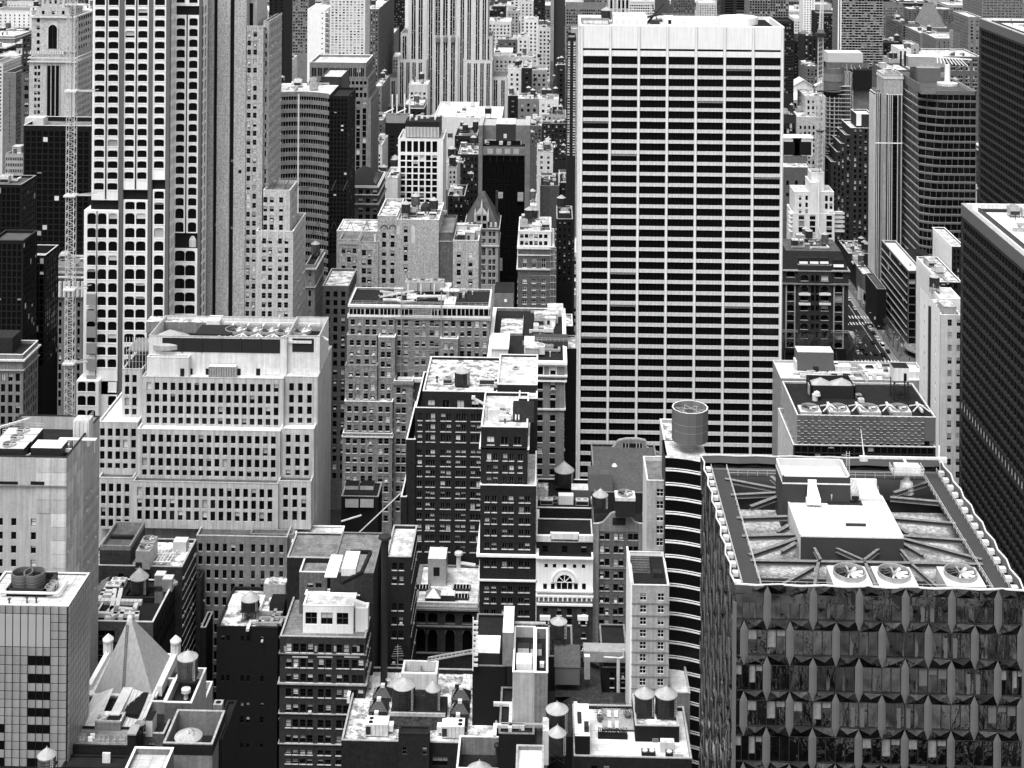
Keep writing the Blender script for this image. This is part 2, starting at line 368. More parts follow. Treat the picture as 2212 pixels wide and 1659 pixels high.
# ---------------------------------------------------------------- roof furniture
TPL={}
def tpl(kind,v):
 if (kind,v) in TPL: return TPL[(kind,v)]
 b=MB()
 if kind=='air_unit':
  w_,d,h=(1.8,1.4,1.3) if v%2 else (3.2,1.8,1.5); m=('metal_pale','metal','white_trim')[v%3]
  b.box(-w_/2,w_/2,-d/2,d/2,.25,h,m); b.box(-w_/2+.1,w_/2-.1,-d/2-.03,-d/2,.45,h-.25,'metal_dark'); b.box(-w_/2,w_/2,-d/2+.1,d/2-.1,0,.25,'metal_dark')
  for x in ((-w_/4,w_/4) if w_>2 else (0,)):
   b.lathe(x,0,[(.62,h),(.62,h+.22),(.5,h+.22),(.5,h+.02)],12,m,close=False); b.lathe(x,0,[(.5,h+.03),(.01,h+.03)],12,'metal_dark')
   b.box(x-.5,x+.5,-.05,.05,h+.12,h+.16,m)
 elif kind=='cooling_tower':
  h=3.4; m='metal_pale' if v%2 else 'metal'
  b.box(-1.7,1.7,-1.7,1.7,.8,h,m); b.box(-1.6,1.6,-1.72,-1.7,1,2.2,'metal_dark'); b.lathe(0,0,[(1.35,h),(1.3,h+.5),(1.15,h+.5),(1.15,h+.05)],16,m,close=False)
  b.lathe(0,0,[(1.15,h+.06),(.01,h+.06)],16,'metal_dark')
  for k in range(4): a=k*math.pi/2+.3; b.bar((0,0,h+.3),(1.1*math.cos(a),1.1*math.sin(a),h+.3),.12,'metal_pale')
  for x in(-1.5,1.5):
   for y in(-1.5,1.5): b.bar((x,y,0),(x,y,.8),.1,'metal_dark')
 elif kind=='vent_pipe':
  h=1.1+.5*(v%3); b.lathe(0,0,[(.16,0),(.16,h),(.34,h),(.34,h+.12),(.05,h+.32)],8,'metal_pale' if v%2 else 'metal_dark')
 elif kind=='duct_run':
  m='metal_pale' if v%2 else 'metal'; l=4+3*(v%3)
  b.box(-l/2,l/2,-.4,.4,.4,1.1,m); b.box(l/2-.8,l/2,.4,2.6+v%2*1.5,.4,1.1,m); b.box(-l/2,-l/2+.8,-.4,.4,0,.4,m)
  for i in range(3): x=-l/2+l*(i+.5)/3; b.box(x-.05,x+.05,-.45,.45,.0,1.15,'metal')
 elif kind=='bulkhead':
  w_,d,h=3+v%3,3.4+v%2,2.6+.5*(v%2); m=('brick_mid','concrete_pale','white_trim','brick_brown')[v%4]
  b.box(-w_/2,w_/2,-d/2,d/2,0,h,m); b.box(-w_/2-.15,w_/2+.15,-d/2-.15,d/2+.15,h,h+.2,'roof_white'); b.box(-.5,.5,-d/2-.04,-d/2,0,2.1,'metal_dark')
 elif kind=='skylight':
  b.box(-1.6,1.6,-1.1,1.1,0,.5,'metal');
  b.poly([(-1.6,-1.1,.5),(1.6,-1.1,.5),(1.1,0,1.3),(-1.1,0,1.3)],'glass'); b.poly([(1.6,1.1,.5),(-1.6,1.1,.5),(-1.1,0,1.3),(1.1,0,1.3)],'glass')
  b.poly([(-1.6,1.1,.5),(-1.6,-1.1,.5),(-1.1,0,1.3)],'glass'); b.poly([(1.6,-1.1,.5),(1.6,1.1,.5),(1.1,0,1.3)],'glass')
  for i in range(-3,4): b.bar((i*.45,-1.12,.52),(i*.33,0,1.33),.04,'metal_pale')
  b.bar((-1.1,0,1.33),(1.1,0,1.33),.07,'metal_pale')
 elif kind=='chimney':
  b.box(-.6,.6,-.6,.6,0,2.8,'brick_mid'); b.box(-.7,.7,-.7,.7,2.8,3.0,'stone_pale'); b.box(-.35,.35,-.35,.35,3,3.02,'black')
 elif kind=='antenna_mast':
  b.bar((0,0,0),(0,0,4.5),.06,'metal_pale',5)
  for i in range(4): b.bar((-.9+.15*i,0,2.6+.5*i),(.9-.15*i,0,2.6+.5*i),.035,'metal_pale')
 elif kind=='small_tank':
  b.lathe(0,0,[(1.9,2.6),(1.9,6.2)],14,'wood_tank' if v%2 else 'wood_tank_pale'); b.lathe(0,0,[(2.05,6.15),(.05,7.5)],14,'tank_roof')
  b.lathe(0,0,[(2.0,2.4),(2.0,2.6),(0.1,2.6)],14,'metal_dark',close=False);
  for x in(-1.3,1.3):
   for y in(-1.3,1.3): b.bar((x,y,0),(x,y,2.5),.13,'metal_dark')
  for zz in (3,3.7,4.4,5.1,5.8): b.lathe(0,0,[(1.94,zz),(1.94,zz+.07)],14,'metal_dark',close=False)
  b.bar((-1.3,-1.3,.2),(1.3,-1.3,2.4),.06,'metal_dark')
 elif kind=='bench': b.box(-1.6,1.6,-.3,.3,.4,.5,'metal_dark'); b.box(-1.5,-1.3,-.25,.25,0,.4,'metal_dark'); b.box(1.3,1.5,-.25,.25,0,.4,'metal_dark')
 TPL[(kind,v,'b')]=b; TPL[(kind,v)]=b.mesh(kind); return TPL[(kind,v)]
DESC={'air_unit':('twin fan air unit','small air unit'),'cooling_tower':('boxy cooling tower','pale cooling tower'),'vent_pipe':('capped vent pipe','pale vent pipe'),
 'duct_run':('bent sheet duct','pale bent duct'),'bulkhead':('stair head box','low stair head'),'skylight':('ridged glass skylight','ridged glass skylight'),'chimney':('square brick chimney','square brick chimney'),
 'antenna_mast':('thin antenna mast','thin antenna mast'),'small_tank':('pale round water tank','dark round water tank'),'bench':('long bench','long bench')}
CATS={'bench':'bench','air_unit':'air unit','cooling_tower':'cooling tower','vent_pipe':'vent','duct_run':'duct','bulkhead':'bulkhead','skylight':'skylight','chimney':'chimney','antenna_mast':'antenna','small_tank':'water tank'}
DEFK=('air_unit','air_unit','vent_pipe','duct_run','bulkhead','skylight','chimney','cooling_tower','small_tank','duct_run')
def put(kind,v,x,y,z,rz,where,sc=1):
 lab=f"{DESC[kind][v%2]} on {where}"
 o=obj(kind,tpl(kind,v),None,(x,y,z),rz); tag(o,lab,CATS[kind],lab)
 if sc!=1: o.scale=(sc,)*3
 return o
def clutter(T,X0,X1,Y0,Y1,z,n,kinds=None,where=None):
 kinds=kinds or DEFK; where=where or 'the '+short(T.nick); pl=[]
 n=int(n*1.6+1)
 for _ in range(n*8):
  if len(pl)>=n: break
  x,y=R.uniform(X0+1,X1-1) if X1-X0>2 else (X0+X1)/2,R.uniform(Y0+1,Y1-1) if Y1-Y0>2 else (Y0+Y1)/2
  if any(abs(x-a)<2.7 and abs(y-b_)<2.7 for a,b_ in pl): continue
  pl.append((x,y)); k=R.choice(kinds)
  put(k,R.randint(0,5),x,y,z,R.choice((0,0,math.pi/2,math.pi)),where)
def short(l):
 ws=l.split(',')[0].split()[:9]
 while ws[-1] in('of','with','and','a','the','in','on','its','at','behind','under','beside','between','by','to','dark','two','left','right'): ws.pop()
 return ' '.join(ws)
def tank(u,vb,r,hb,hc,leg,Y,label,wood='wood_tank',group=None,hoops=7,roof='tank_roof',pl=True,zr=None):
 "u,vb = centre bottom of the barrel; sizes in sheet pixels"
 if zr: Y=G(u,vb+leg,zr)[1]+M(r,Y)*.8
 r=M(r,Y); x=P(u,vb,Y)[0]; z=P(u,vb,Y-r)[1]; hb=M(hb,Y); hc=max(M(hc,Y)-.15*r,.6*r); leg=M(leg,Y)
 T=Thing('water_tank',label,'water tank',group,(x,Y,z-leg)); n=28
 b=T.mb('barrel')
 for k in range(n):   # separate staves with a dark joint between
  t0,t1=2*math.pi*k/n,2*math.pi*(k+.9)/n; rr=r*(1+.006*(k%3))
  q=[(x+rr*math.cos(t),Y+rr*math.sin(t)) for t in (t0,t1)]
  b.poly([(q[0][0],q[0][1],z),(q[1][0],q[1][1],z),(q[1][0],q[1][1],z+hb),(q[0][0],q[0][1],z+hb)],wood)
 b.lathe(x,Y,[(r*.97,z),(r*.97,z+hb)],n,'black'); b.poly([(x+r*math.cos(2*math.pi*k/n),Y+r*math.sin(2*math.pi*k/n),z) for k in reversed(range(n))],'wood_tank')
 hm=MB(); hm.lathe(0,0,[(r*1.005,-.05),(r*1.025,-.05),(r*1.025,.05),(r*1.005,.05)],n,'metal_dark',close=False); me=hm.mesh('hoop')
 for i in range(hoops): T.inst('hoop',me,(x,Y,z+hb*(.04+.9*(i/(hoops-1))**1.25)))
 rb=T.mb('roof'); rb.lathe(x,Y,[(r*1.04,z+hb-.25),(r*1.06,z+hb-.05),(r*.06,z+hb+hc),(r*.05,z+hb+hc+.25)],n,roof)
 for k in range(0,n,2): t=2*math.pi*k/n; rb.bar((x+r*1.04*math.cos(t),Y+r*1.04*math.sin(t),z+hb),(x,Y,z+hb+hc+.03),.03,'metal')
 if pl: T.mb('platform').box(x-r*.95,x+r*.95,Y-r*.95,Y+r*.95,z-.35,z-.02,'metal_dark')
 if leg>.6:
  for sx in(-1,1):
   for sy in(-1,1):
    l=MB(); l.bar((x+sx*r*.72,Y+sy*r*.72,z-.35),(x+sx*r*.8,Y+sy*r*.8,z-leg),.14,'metal_dark'); T.part('leg',l)
  bc=T.mb('brace')
  for s in(-1,1):
   bc.bar((x-r*.75,Y+s*r*.75,z-leg*.9),(x+r*.75,Y+s*r*.75,z-.4),.06,'metal_dark'); bc.bar((x+r*.75,Y+s*r*.75,z-leg*.9),(x-r*.75,Y+s*r*.75,z-.4),.06,'metal_dark')
 ld=T.mb('ladder'); ax=x+r*.75; ay=Y-r*.8
 for d in(0,.4): ld.bar((ax+d,ay,z),(ax+d,ay,z+hb+.6),.035,'metal_pale')
 i=0
 while i*.35<hb: ld.bar((ax,ay,z+i*.35),(ax+.4,ay,z+i*.35),.025,'metal_pale'); i+=1
 T.fin(); return T
def rail(T,pts,h=1.1,step=1.8,m='metal_pale',name='railing',r=.035):
 b=T.mb(name) if isinstance(T,Thing) else T
 for a,c in zip(pts,pts[1:]):
  a,c=Vector(a),Vector(c); n=max(1,int((c-a).length/step))
  for q in(h,h*.55): b.bar(a+Vector((0,0,q)),c+Vector((0,0,q)),r,m)
  for i in range(n+1): p_=a.lerp(c,i/n); b.bar(p_,p_+Vector((0,0,h)),r,m)
def panel(T,xl,xr,yt,yb,Y,rows,cols,w,h=0,wall='white',th=1.,**k):
 "a wall panel of real thickness standing in front of a core"
 X0,_=P(xl,yt,Y); X1,_=P(xr,yt,Y); xm=(xl+xr)/2; H=P(xm,yt,Y)[1]; zb=max(0,P(xm,yb,Y)[1])
 C_=[]; ww=M(w,Y)
 for cx in cols: c=P(cx,yt,Y)[0]-X0; C_.append((c-ww/2,c+ww/2))
 facade(T,(X0,Y),0,X1-X0,H,zb,C_,rowsz(xm,rows,h,Y),k,wall)
 b=T.mb(k.get('wn','wall'))
 b.poly([(X0,Y+th,zb),(X0,Y,zb),(X0,Y,H),(X0,Y+th,H)],wall); b.poly([(X1,Y,zb),(X1,Y+th,zb),(X1,Y+th,H),(X1,Y,H)],wall)
 b.poly([(X0,Y,H),(X1,Y,H),(X1,Y+th,H),(X0,Y+th,H)],wall)
def pbox(mb,xl,xr,yt,yb,Y,d,m,top=None,back=0):
 "box given by its front outline in the picture, front plane at Y, d metres deep"
 x0,_=P(xl,yt,Y); x1,_=P(xr,yt,Y); xm=(xl+xr)/2; z1=P(xm,yt,Y)[1]; z0=P(xm,yb,Y)[1]
 mb.box(x0,x1,Y-back,Y+d,max(0,z0),z1,m,top); return x0,x1,z0,z1
# =========================================================== ground and streets
g=MB(); g.poly([(-6000,-500,0),(6000,-500,0),(6000,9000,0),(-6000,9000,0)],'asphalt'); struct('ground',g)
# =========================================================== banded travertine slab
def grace():
 TT(2); Y=590; D=38
 T=Thing('office_tower','tall white slab tower of dark ribbon windows between white bands, centre right','office tower')
 X0=P(1550,171,Y)[0]; X1=P(2868,171,Y)[0]; H=P(2200,171,Y)[1]; zz=lambda y:P(2200,y,Y)[1]
 c=T.mb('core'); c.box(X0+.5,X1-.5,Y+.9,Y+D-.5,0,H-7,'black')
 pc=[1559,1744,1929,2114,2300,2486,2670,2858]; px=[P(x,171,Y)[0] for x in pc]
 pw=M(17,Y); pm=MB(); pm.box(-pw/2,pw/2,-.35,1.2,0,H,'travertine_clean')
 for s in(-1,1): pm.box(s*pw/2-(.12 if s>0 else -.0),s*pw/2+(.0 if s>0 else .12),-.36,-.35,0,H-.2,'metal')
 me=pm.mesh('pier')
 for x in px: T.inst('pier',me,(x,Y,0))
 tp=T.mb('top_panel')
 bw=px[1]-px[0]-pw
 sm=MB(); sm.box(-bw/2,bw/2,.0,.9,0,M(20.5,Y),'travertine'); sm.box(-bw/2,bw/2,-.08,0,0,.12,'travertine'); sp=sm.mesh('spandrel')
 for a,b in zip(px,px[1:]):
  xa,xb=a+pw/2,b-pw/2
  tp.box(xa,xb,Y,Y+1,zz(318),H,'travertine_clean'); tp.box(xa,xb,Y,Y+1,zz(368),zz(333),'travertine_clean');
  xm=(a+b)/2
  for i in range(39):
   z1=zz(420+69.9*i); z0=z1-M(22.5,Y)+M(1,Y)
   if z0<1: break
   T.inst('spandrel',sp,(xm,Y,z0))
   zt=zz(420+69.9*i-47.4) if i else zz(368)
   bl=.3 if R.random()<.03 else 0
   key=('band',round(bw,3),round(M(47.4,Y),3),bl,'frame_dark',None,.5,1)
   T.w.append(((xm,Y,z1),0,key,500+i))
 # side faces: white ribs and floor bands
 for X,nx in((X0,-1),(X1,1)):
  s=T.mb('side_wall'); s.box(X-.3 if nx<0 else X-.4,X+.4 if nx<0 else X+.3,Y+.9,Y+2,0,H,'travertine_clean'); s.box(X-.3 if nx<0 else X-.4,X+.4 if nx<0 else X+.3,Y+D-2,Y+D,0,H,'travertine_clean')
  s.box(X-.2,X+.2,Y+2,Y+D-2,zz(360),H,'travertine_clean')
  for i in range(39):
   z1=zz(420+69.9*i)
   if z1<2: break
   s.box(X-.25,X+.25,Y+2,Y+D-2,z1-M(22.5,Y),z1,'travertine')
  for j in range(1,4): y=Y+2+(D-4)*j/4; s.box(X-.45 if nx<0 else X-.3,X+.3 if nx<0 else X+.45,y-.5,y+.5,0,H-.05,'travertine_clean')
 s.box(X0,X1,Y+D-.5,Y+D,0,H,'travertine')
 zr=H-2.2; r=T.mb('roof'); r.poly([(X0,Y+1,zr),(X1,Y+1,zr),(X1,Y+D,zr),(X0,Y+D,zr)],'roof_white')
 p=T.mb('parapet');
 for a,b,c_,d in((X0-.3,X1+.3,Y+1.2,Y+1.9),(X0-.3,X1+.3,Y+D-.7,Y+D+.1),(X0-.3,X0+.5,Y+1.9,Y+D-.7),(X1-.5,X1+.3,Y+1.9,Y+D-.7)): p.box(a,b,c_,d,H-9,H+.15,'travertine_clean')
 p.box(X0-.3,X1+.3,Y+.1,Y+1.2,H-.5,H+.12,'travertine_clean')
 # rooftop
 n='the banded white slab tower'
 tank(1718,118,34,50,24,12,Y+28,'round wooden water tank at the left of the banded white slab tower roof')
 m=MB(); x,z=P(1650,150,Y+10); m.box(x-6,x+6,Y+20,Y+26,zr,zr+2.4,'stone_grey'); m.box(x-5.4,x+5.4,Y+19.8,Y+20,zr+.6,zr+2,'travertine'); one('rooftop_plant_box',m,'white louvred plant box left on the roof of the banded slab tower','plant box',(x,Y+20,zr))
 m=MB(); xa=P(1765,140,Y+12)[0]; xb=P(1985,140,Y+12)[0]; m.box(xa,xb,Y+15,Y+30,zr,zr+4.6,'travertine_clean',top='roof_white'); rail(m,[(xa,Y+15.2,zr+4.6),(xb,Y+15.2,zr+4.6)]); rail(m,[(xa,Y+29.8,zr+4.6),(xb,Y+29.8,zr+4.6)])
 for i in range(5): xx=xa+(xb-xa)*(i+.5)/5; m.box(xx-.8,xx+.8,Y+14.9,Y+15,zr+1,zr+3,'stone_light')
 one('penthouse',m,'long white penthouse with a railing on the banded slab tower roof','penthouse',(xa,Y+15,zr))
 m=MB(); xq=P(2030,140,Y+20)[0]; m.bar((xq-4,Y+20,zr),(xq+4,Y+24,zr+9),.5,'metal_dark'); m.bar((xq-5,Y+21,zr+3),(xq+3,Y+21,zr+5),.6,'metal_dark'); m.box(xq-2,xq+2,Y+18,Y+23,zr,zr+2.4,'metal_dark'); m.bar((xq+2,Y+22,zr),(xq-1,Y+22,zr+9),.25,'metal_dark')
 one('window_cleaning_crane',m,'dark window cleaning crane mid roof of the banded white slab','roof crane',(xq,Y+20,zr))
 m=MB(); xa=P(2090,130,Y+18)[0]; m.box(xa,xa+4,Y+14,Y+20,zr,zr+4.5,'travertine_clean'); m.box(xa+1.5,xa+2.8,Y+13.9,Y+14,zr+1.5,zr+3.2,'black'); one('lift_head',m,'small white lift head with one dark opening on banded slab roof','lift head',(xa,Y+14,zr))
 m=MB(); xa=P(2280,150,Y+5)[0]; xb=P(2395,150,Y+5)[0]; m.box(xa-22,xb-14,Y+6,Y+26,zr,zr+.8,'roof_clean'); one('white_roof_deck',m,'low white deck right of centre on the banded slab roof','roof deck',(xa,Y+6,zr))
 xc,_=P(2575,130,Y+20); m=MB(); m.lathe(xc,Y+21,[(8,zr),(8,zr+4.2),(7.6,zr+4.2),(7.6,zr+3.4)],32,'white',close=False); m.lathe(xc,Y+21,[(7.6,zr+3.4),(.1,zr+3.8)],32,'roof_clean')
 for i in range(40): t=i*math.pi/20; m.bar((xc+8.08*math.cos(t),Y+21+8.08*math.sin(t),zr),(xc+8.08*math.cos(t),Y+21+8.08*math.sin(t),zr+4.1),.09,'stone_light')
 one('cooling_drum',m,'large ribbed white drum on the right of the banded slab roof','cooling drum',(xc,Y+21,zr))
 m=MB(); xa,xb=P(2470,150,Y)[0],X1-1.5
 for i in range(22): yy=Y+6+i*1.4; m.bar((xb-9,yy,zr+1.2),(xb-1,yy,zr+1.2),.12,'metal_dark')
 for xx in (xb-9,xb-5,xb-1): m.box(xx-.2,xx+.2,Y+5,Y+D-2,zr+.4,zr+1.1,'metal_dark')
 m.box(xb-9.3,xb-.7,Y+5,Y+D-2,zr,zr+.1,'black')
 one('steel_grillage',m,'dark steel grillage along the right edge of the banded slab roof','grillage',(xb-5,Y+10,zr))
 for u,v in((1600,150),(2020,160),(2240,150),(2340,140)):
  xx,_=P(u,v,Y+8); put('vent_pipe',R.randint(0,3),xx,Y+6,zr,0,n)
 for u in (1600,1850,2060): xx=P(u,150,Y+32)[0]; put('air_unit',R.randint(0,5),xx,Y+34,zr,0,n)
 m=T.mb('roof_railing'); rail(m,[(X0+10,Y+D-1,H),(X1-2,Y+D-1,H)],1.1,2.5)
 T.lim=300; T.fin()
grace()
# =========================================================== arched window tower
def arched():
 TT(1); Y=520
 T=Thing('apartment_tower','white tower of arched windows in bays between dark vertical piers, behind the left crane mast','apartment tower')
 def core(xl,xr,yt,Yc,D,m='black'):
  pbox(T.mb('core'),xl,xr,yt,4000,Yc,D,m)
 core(600,1104,-160,Y+1,11); core(1104,1305,-160,Y+9,9); core(600,1285,-160,Y+12,18)
 A=[(58+70.4*i-210,46) for i in range(21)]          # window tops down the shaft
 AK=dict(wk='arch',sill='white',mix=(.93,.05,.02),rec=.45,fr='frame_dark')
 lower=[(1382,73),(1478,64),(1562,64),(1744,70),(1834,66),(1921,60),(2004,58),(2084,58),(2164,58),(2247,56),(2327,56)]
 lower=[(1382,74),(1478,64),(1564,64),(1655,66),(1744,68),(1834,62),(1921,60),(2004,58),(2084,58),(2164,58),(2247,56),(2327,56),(2475,62),(2565,60)]
 k=[q for q in A if q[0]<1240]
 panel(T,603,775,-160,1297,Y,k,[650,738],66,**AK)
 panel(T,805,966,-160,1230,Y,[q for q in A if q[0]<1180],[845,928],62,**AK)
 panel(T,992,1079,-160,1165,Y,[q for q in A if q[0]<1110],[1038],66,**AK)
 panel(T,545,768,1366,2555,Y-1,[q for q in lower if q[0]<2400],[594,662,732],58,th=2,**AK)
 panel(T,495,640,2470,3300,Y-4,[(2475+91*i,64) for i in range(8)],[530,592],54,th=4,**AK)
 panel(T,640,760,2470,3300,Y-1,[(2475+91*i,64) for i in range(8)],[662,728],56,th=2,**AK)
 panel(T,800,962,1297,3300,Y,[(1308,52)]+lower,[842,913],64,**AK)
 panel(T,990,1075,1230,3300,Y,[(1240,50),(1312,50)]+lower,[1031],64,**AK)
 # dark stone piers
 pr=T.mb('pier')
 for a,b in((778,806),(968,992),(1080,1104)): pbox(pr,a,b,-160,3300,Y-.5,1.6,'grey_panel')
 pbox(pr,770,800,2400,3300,Y-1,1.6,'grey_panel')
 for c,yb in((694,1290),(887,1225)): pbox(T.mb('mullion'),c-4,c+4,-160,yb,Y-.25,.4,'metal_dark')
 pbox(T.mb('mullion'),626,630,1366,2555,Y-1.2,.3,'metal_dark')
 # return side
 X=P(1104,0,Y)[0]; rows=[(r0,r1) for r0,r1 in rowsz(900,A,0,Y)]
 facade(T,(X,Y),math.pi/2,9,P(900,-160,Y)[1],0,[(1.2,2.6),(3.6,5),(6,7.4)],rows+rowsz(900,[q for q in lower],0,Y),AK,'white')
 # second bay, set back
 Y2=Y+8.5; k2=dict(AK)
 r2=[(108+66.2*i+0,46) for i in range(19)];
 panel(T,1140,1292,98,1510,Y2,[(118+68.6*i,50) for i in range(18)]+[(1352,66),(1440,66)],[1172,1254],56,**k2)
 panel(T,1140,1292,-160,38,Y2,[(-30,50),(-100,50)],[1172,1254],56,**k2)
 panel(T,1125,1285,1610,3300,Y2,[(1625,70),(1718,70),(1806,66),(1895,62),(1976,60),(2056,60)],[1165,1232],66,**k2)
 pbox(T.mb('mullion'),1209,1216,98,1510,Y2-.25,.4,'metal_dark')
 pbox(pr,1292,1310,-160,3300,Y2-.4,1.6,'grey_panel')
 m=MB(); X2,_=P(1240,1500,Y2)
 xa,z=P(1248,1600,Y2+.5); m.lathe(xa,Y2+2,[(2,z),(2,z+2.5),(1.6,z+4),(.8,z+4.8),(.05,z+5)],20,'stone_light'); one('white_dome_tank',m,'pale domed tank in the dark recess of the arched window tower','dome tank',(xa,Y2+2,z))
 X=P(1310,0,Y2)[0]
 facade(T,(X,Y2),math.pi/2,9,P(900,-160,Y)[1],0,[(1,3.4),(5,7.4)],rowsz(900,[(40+70*i,58) for i in range(32)],0,Y2),AK,'white')
 # tarpaulin-wrapped lower left bay
 b=T.mb('netting');
 for j in range(6): pbox(b,560+0,560+62,1908+j*105,1908+j*105+70,Y-2.2,.2,'blind');
 rf=T.mb('roof'); pbox(rf,545,603,1362,1366,Y-.5,9,'white'); pbox(rf,495,545,2466,2470,Y-3.5,9,'white')
 T.lim=300; T.fin()
arched()
# =========================================================== brick setback skyscraper
def fifth():
 TT(1); Y=540
 T=Thing('skyscraper','pale brick skyscraper with two black vertical stripes down its blank wall','skyscraper')
 K=dict(wk='dh',fr='frame_grey',mix=(.6,.3,.1),rec=.25)
 yb=2200
 X0=P(1338,0,Y)[0]; X1=P(1598,0,Y)[0]; Hh=P(1400,-300,Y)[1]
 fr=[1338,1390,1413,1495,1523,1598]
 w_=T.mb('wall')
 for a,b in((1338,1390),(1413,1495),(1523,1600)): pbox(w_,a,b,-300,3200,Y,6,'brick_pale')
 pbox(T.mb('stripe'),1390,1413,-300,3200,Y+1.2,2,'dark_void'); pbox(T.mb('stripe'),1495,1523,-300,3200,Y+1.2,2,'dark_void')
 for y in(1035,1470,1450+0):
  a=1497 if y!=1450 else 1392; pbox(T.mb('stripe'),a,a+18,y,y+16,Y+.9,.3,'stone_grey')
 pbox(T.mb('wall'),1338,1600,-300,3200,Y+3.5,30,'brick_pale')
 pbox(T.mb('vent_opening'),1545,1565,1102,1123,Y-.03,.2,'black')
 block(T,1600,1706,180,Y,30,'brick_pale',rows=(205,58.4,36),cols=[1616,1655],w=24,h=34,sp=48,sw=18,par=1.5,roof='roof_grey',**K)
 cr=T.mb('crest')
 for i in range(9): pbox(cr,1600+i*12.5,1606+i*12.5,168,180,Y-.1,1,'stone_light')
 block(T,1610,1668,-300,Y+6,20,'brick_tan',par=.5); pbox(T.mb('stripe'),1614,1640,20,165,Y+5.8,.4,'dark_void')
 block(T,1706,1745,140,Y+4,26,'brick_pale',rows=(160,58.4,36),p=20,w=10,h=34,sp=40,sw=20,par=.8,**K)
 block(T,1706,1880,1235,Y-2,16,'brick_tan',cop='stone_light',rows=(1278,59,22),cols=[1720,1762,1822],w=26,h=36,sp=44,sw=20,roof='roof_grey',**K)
 block(T,1660,1900,1500,Y-4,28,'brick_tan',cop='white_trim',rows=(1545,59,20),cols=[1712,1752,1815,1857],w=26,h=36,sp=46,sw=20,roof='roof_grey',**K)
 for x in(1712,1752,1815,1857): pbox(cr,x-22,x-12,1488,1560,Y-4.3,.3,'stone_light')
 X=P(1720,1240,Y-2)[0]
 m=MB(); z=P(1800,1240,Y-2)[1]
 for i in range(7): m.bar((X+2+i*4.5,Y,z),(X+2+i*4.5,Y+12,z+1.2),.15,'metal_dark')
 rail(m,[(X+1,Y+1,z),(X+30,Y+1,z)],1.6,2,'metal_dark'); one('roof_steelwork',m,'dark steel frame on the lower roof of the black-striped brick skyscraper','steel frame',(X,Y,z))
 T.fin()
fifth()
def leftside():
 # ornate tower far left
 TT(1); T=Thing('skyscraper','ornate tan skyscraper with a tall arched window, far left beyond the crane','skyscraper')
 K=dict(wk='duo',mix=(.7,.2,.1),rec=.3,fr='frame_dark')
 Y=720
 block(T,190,488,395,Y,38,'brick_tan',cop='stone_light',rows=(425,41.5,12),cols=[231,253],w=17,h=24,sp=30,sw=14,roof='roof_mid',belts=[(372,8,.6,'stone_light'),(398,6,.8,'stone_light')],**K)
 for a in (318,345,372): pbox(T.mb('window_strip'),a-11,a+11,425,1000,Y-.02,.2,'glass')
 for a in (303,331,359,387): pbox(T.mb('pier'),a-3,a+3,400,1000,Y-.35,.4,'stone_pale')
 for i in range(14): pbox(T.mb('balustrade'),192+i*16,204+i*16,335,352,Y+.5,.6,'stone_light')
 block(T,205,478,110,Y+5,30,'brick_tan',cop='stone_light',rows=(120,47,5),cols=[249],w=20,h=26,sp=44,sw=30,belts=[(106,10,.8,'stone_light'),(330,8,.6,'stone_pale')],**K)
 X,_=P(343,200,Y+5); z1=P(343,160,Y+5)[1]; z0=P(343,315,Y+5)[1]; r=M(29,Y)
 b=T.mb('arched_window'); pts=[(X-r,Y+4.9,z0),(X+r,Y+4.9,z0)]+[(X+r*math.cos(t*math.pi/10),Y+4.9,z1-r+r*math.sin(t*math.pi/10)) for t in range(11)]
 b.poly(pts,'glass');
 for t in range(11):
  a,c=t*math.pi/11,(t+1)*math.pi/11; b.bar((X+r*1.12*math.cos(a),Y+4.8,z1-r+r*1.12*math.sin(a)),(X+r*1.12*math.cos(c),Y+4.8,z1-r+r*1.12*math.sin(c)),.35,'stone_light')
 for s in(-1,1): b.bar((X+s*r*1.12,Y+4.8,z0),(X+s*r*1.12,Y+4.8,z1-r),.35,'stone_light')
 b.bar((X,Y+4.8,z0),(X,Y+4.8,z1),.15,'metal_dark');
 block(T,235,455,50,Y+10,20,'brick_tan',rows=(70,45,1),p=50,w=18,h=24,sp=40,**K)
 block(T,270,420,-120,Y+13,14,'brick_tan',cop='stone_light',rows=(-80,40,3),p=30,w=15,h=24,sp=40,**K)
 T.fin()
 # dark slab in front
 T=Thing('office_block','black glass office slab behind the left crane mast','office block')
 X0,X1,a,b,zr=block(T,153,588,815,640,22,'black','roof_grey',cop='white_trim',par=2,rows=(850,38,22),p=36,w=32,h=33,wk='pane',mix=(.97,.02,.01),rec=.08,fr='frame_dark',fin=1,sp=36)
 m=MB(); m.box(X0-3,X1-25,a+10,a+16,zr,zr+3.5,'stone_light'); one('roof_screen_wall',m,'pale screen wall on the black glass slab roof','screen wall',(X0,a+10,zr)); T.fin()
 T=Thing('office_block','pale office block with four rows of small windows, far left below the brick towers','office block')
 block(T,35,152,1000,700,30,'stone_pale',rows=(1020,39,5),p=11,w=7,h=21,wk='plain',rec=.3,mix=(.9,.1,0),cl=4); T.fin()
 T=Thing('glass_building','dark glass building with a flat roof at the left edge','glass building')
 block(T,-60,140,1195,560,16,'black','roof_mid',rows=(1215,44,14),p=30,w=27,h=40,wk='pane',mix=(.95,.03,.02),rec=.1,cop='metal',sp=30,cl=2,ck=('cooling_tower','duct_run')); T.fin()
 T=Thing('glass_building','lower dark glass building with a pale edged roof, left of the crane foot','glass building')
 block(T,90,294,1655,520,14,'black','roof_white',rows=(1670,44,16),p=30,w=27,h=40,wk='wavy',mix=(.95,.03,.02),rec=.1,cop='metal_pale',sp=30,par=3);
 block(T,-60,150,1560,500,14,'black','roof_mid',rows=(1580,44,16),p=30,w=27,h=40,wk='pane',mix=(.95,.03,.02),rec=.1,cop='metal_dark',sp=30); T.fin()
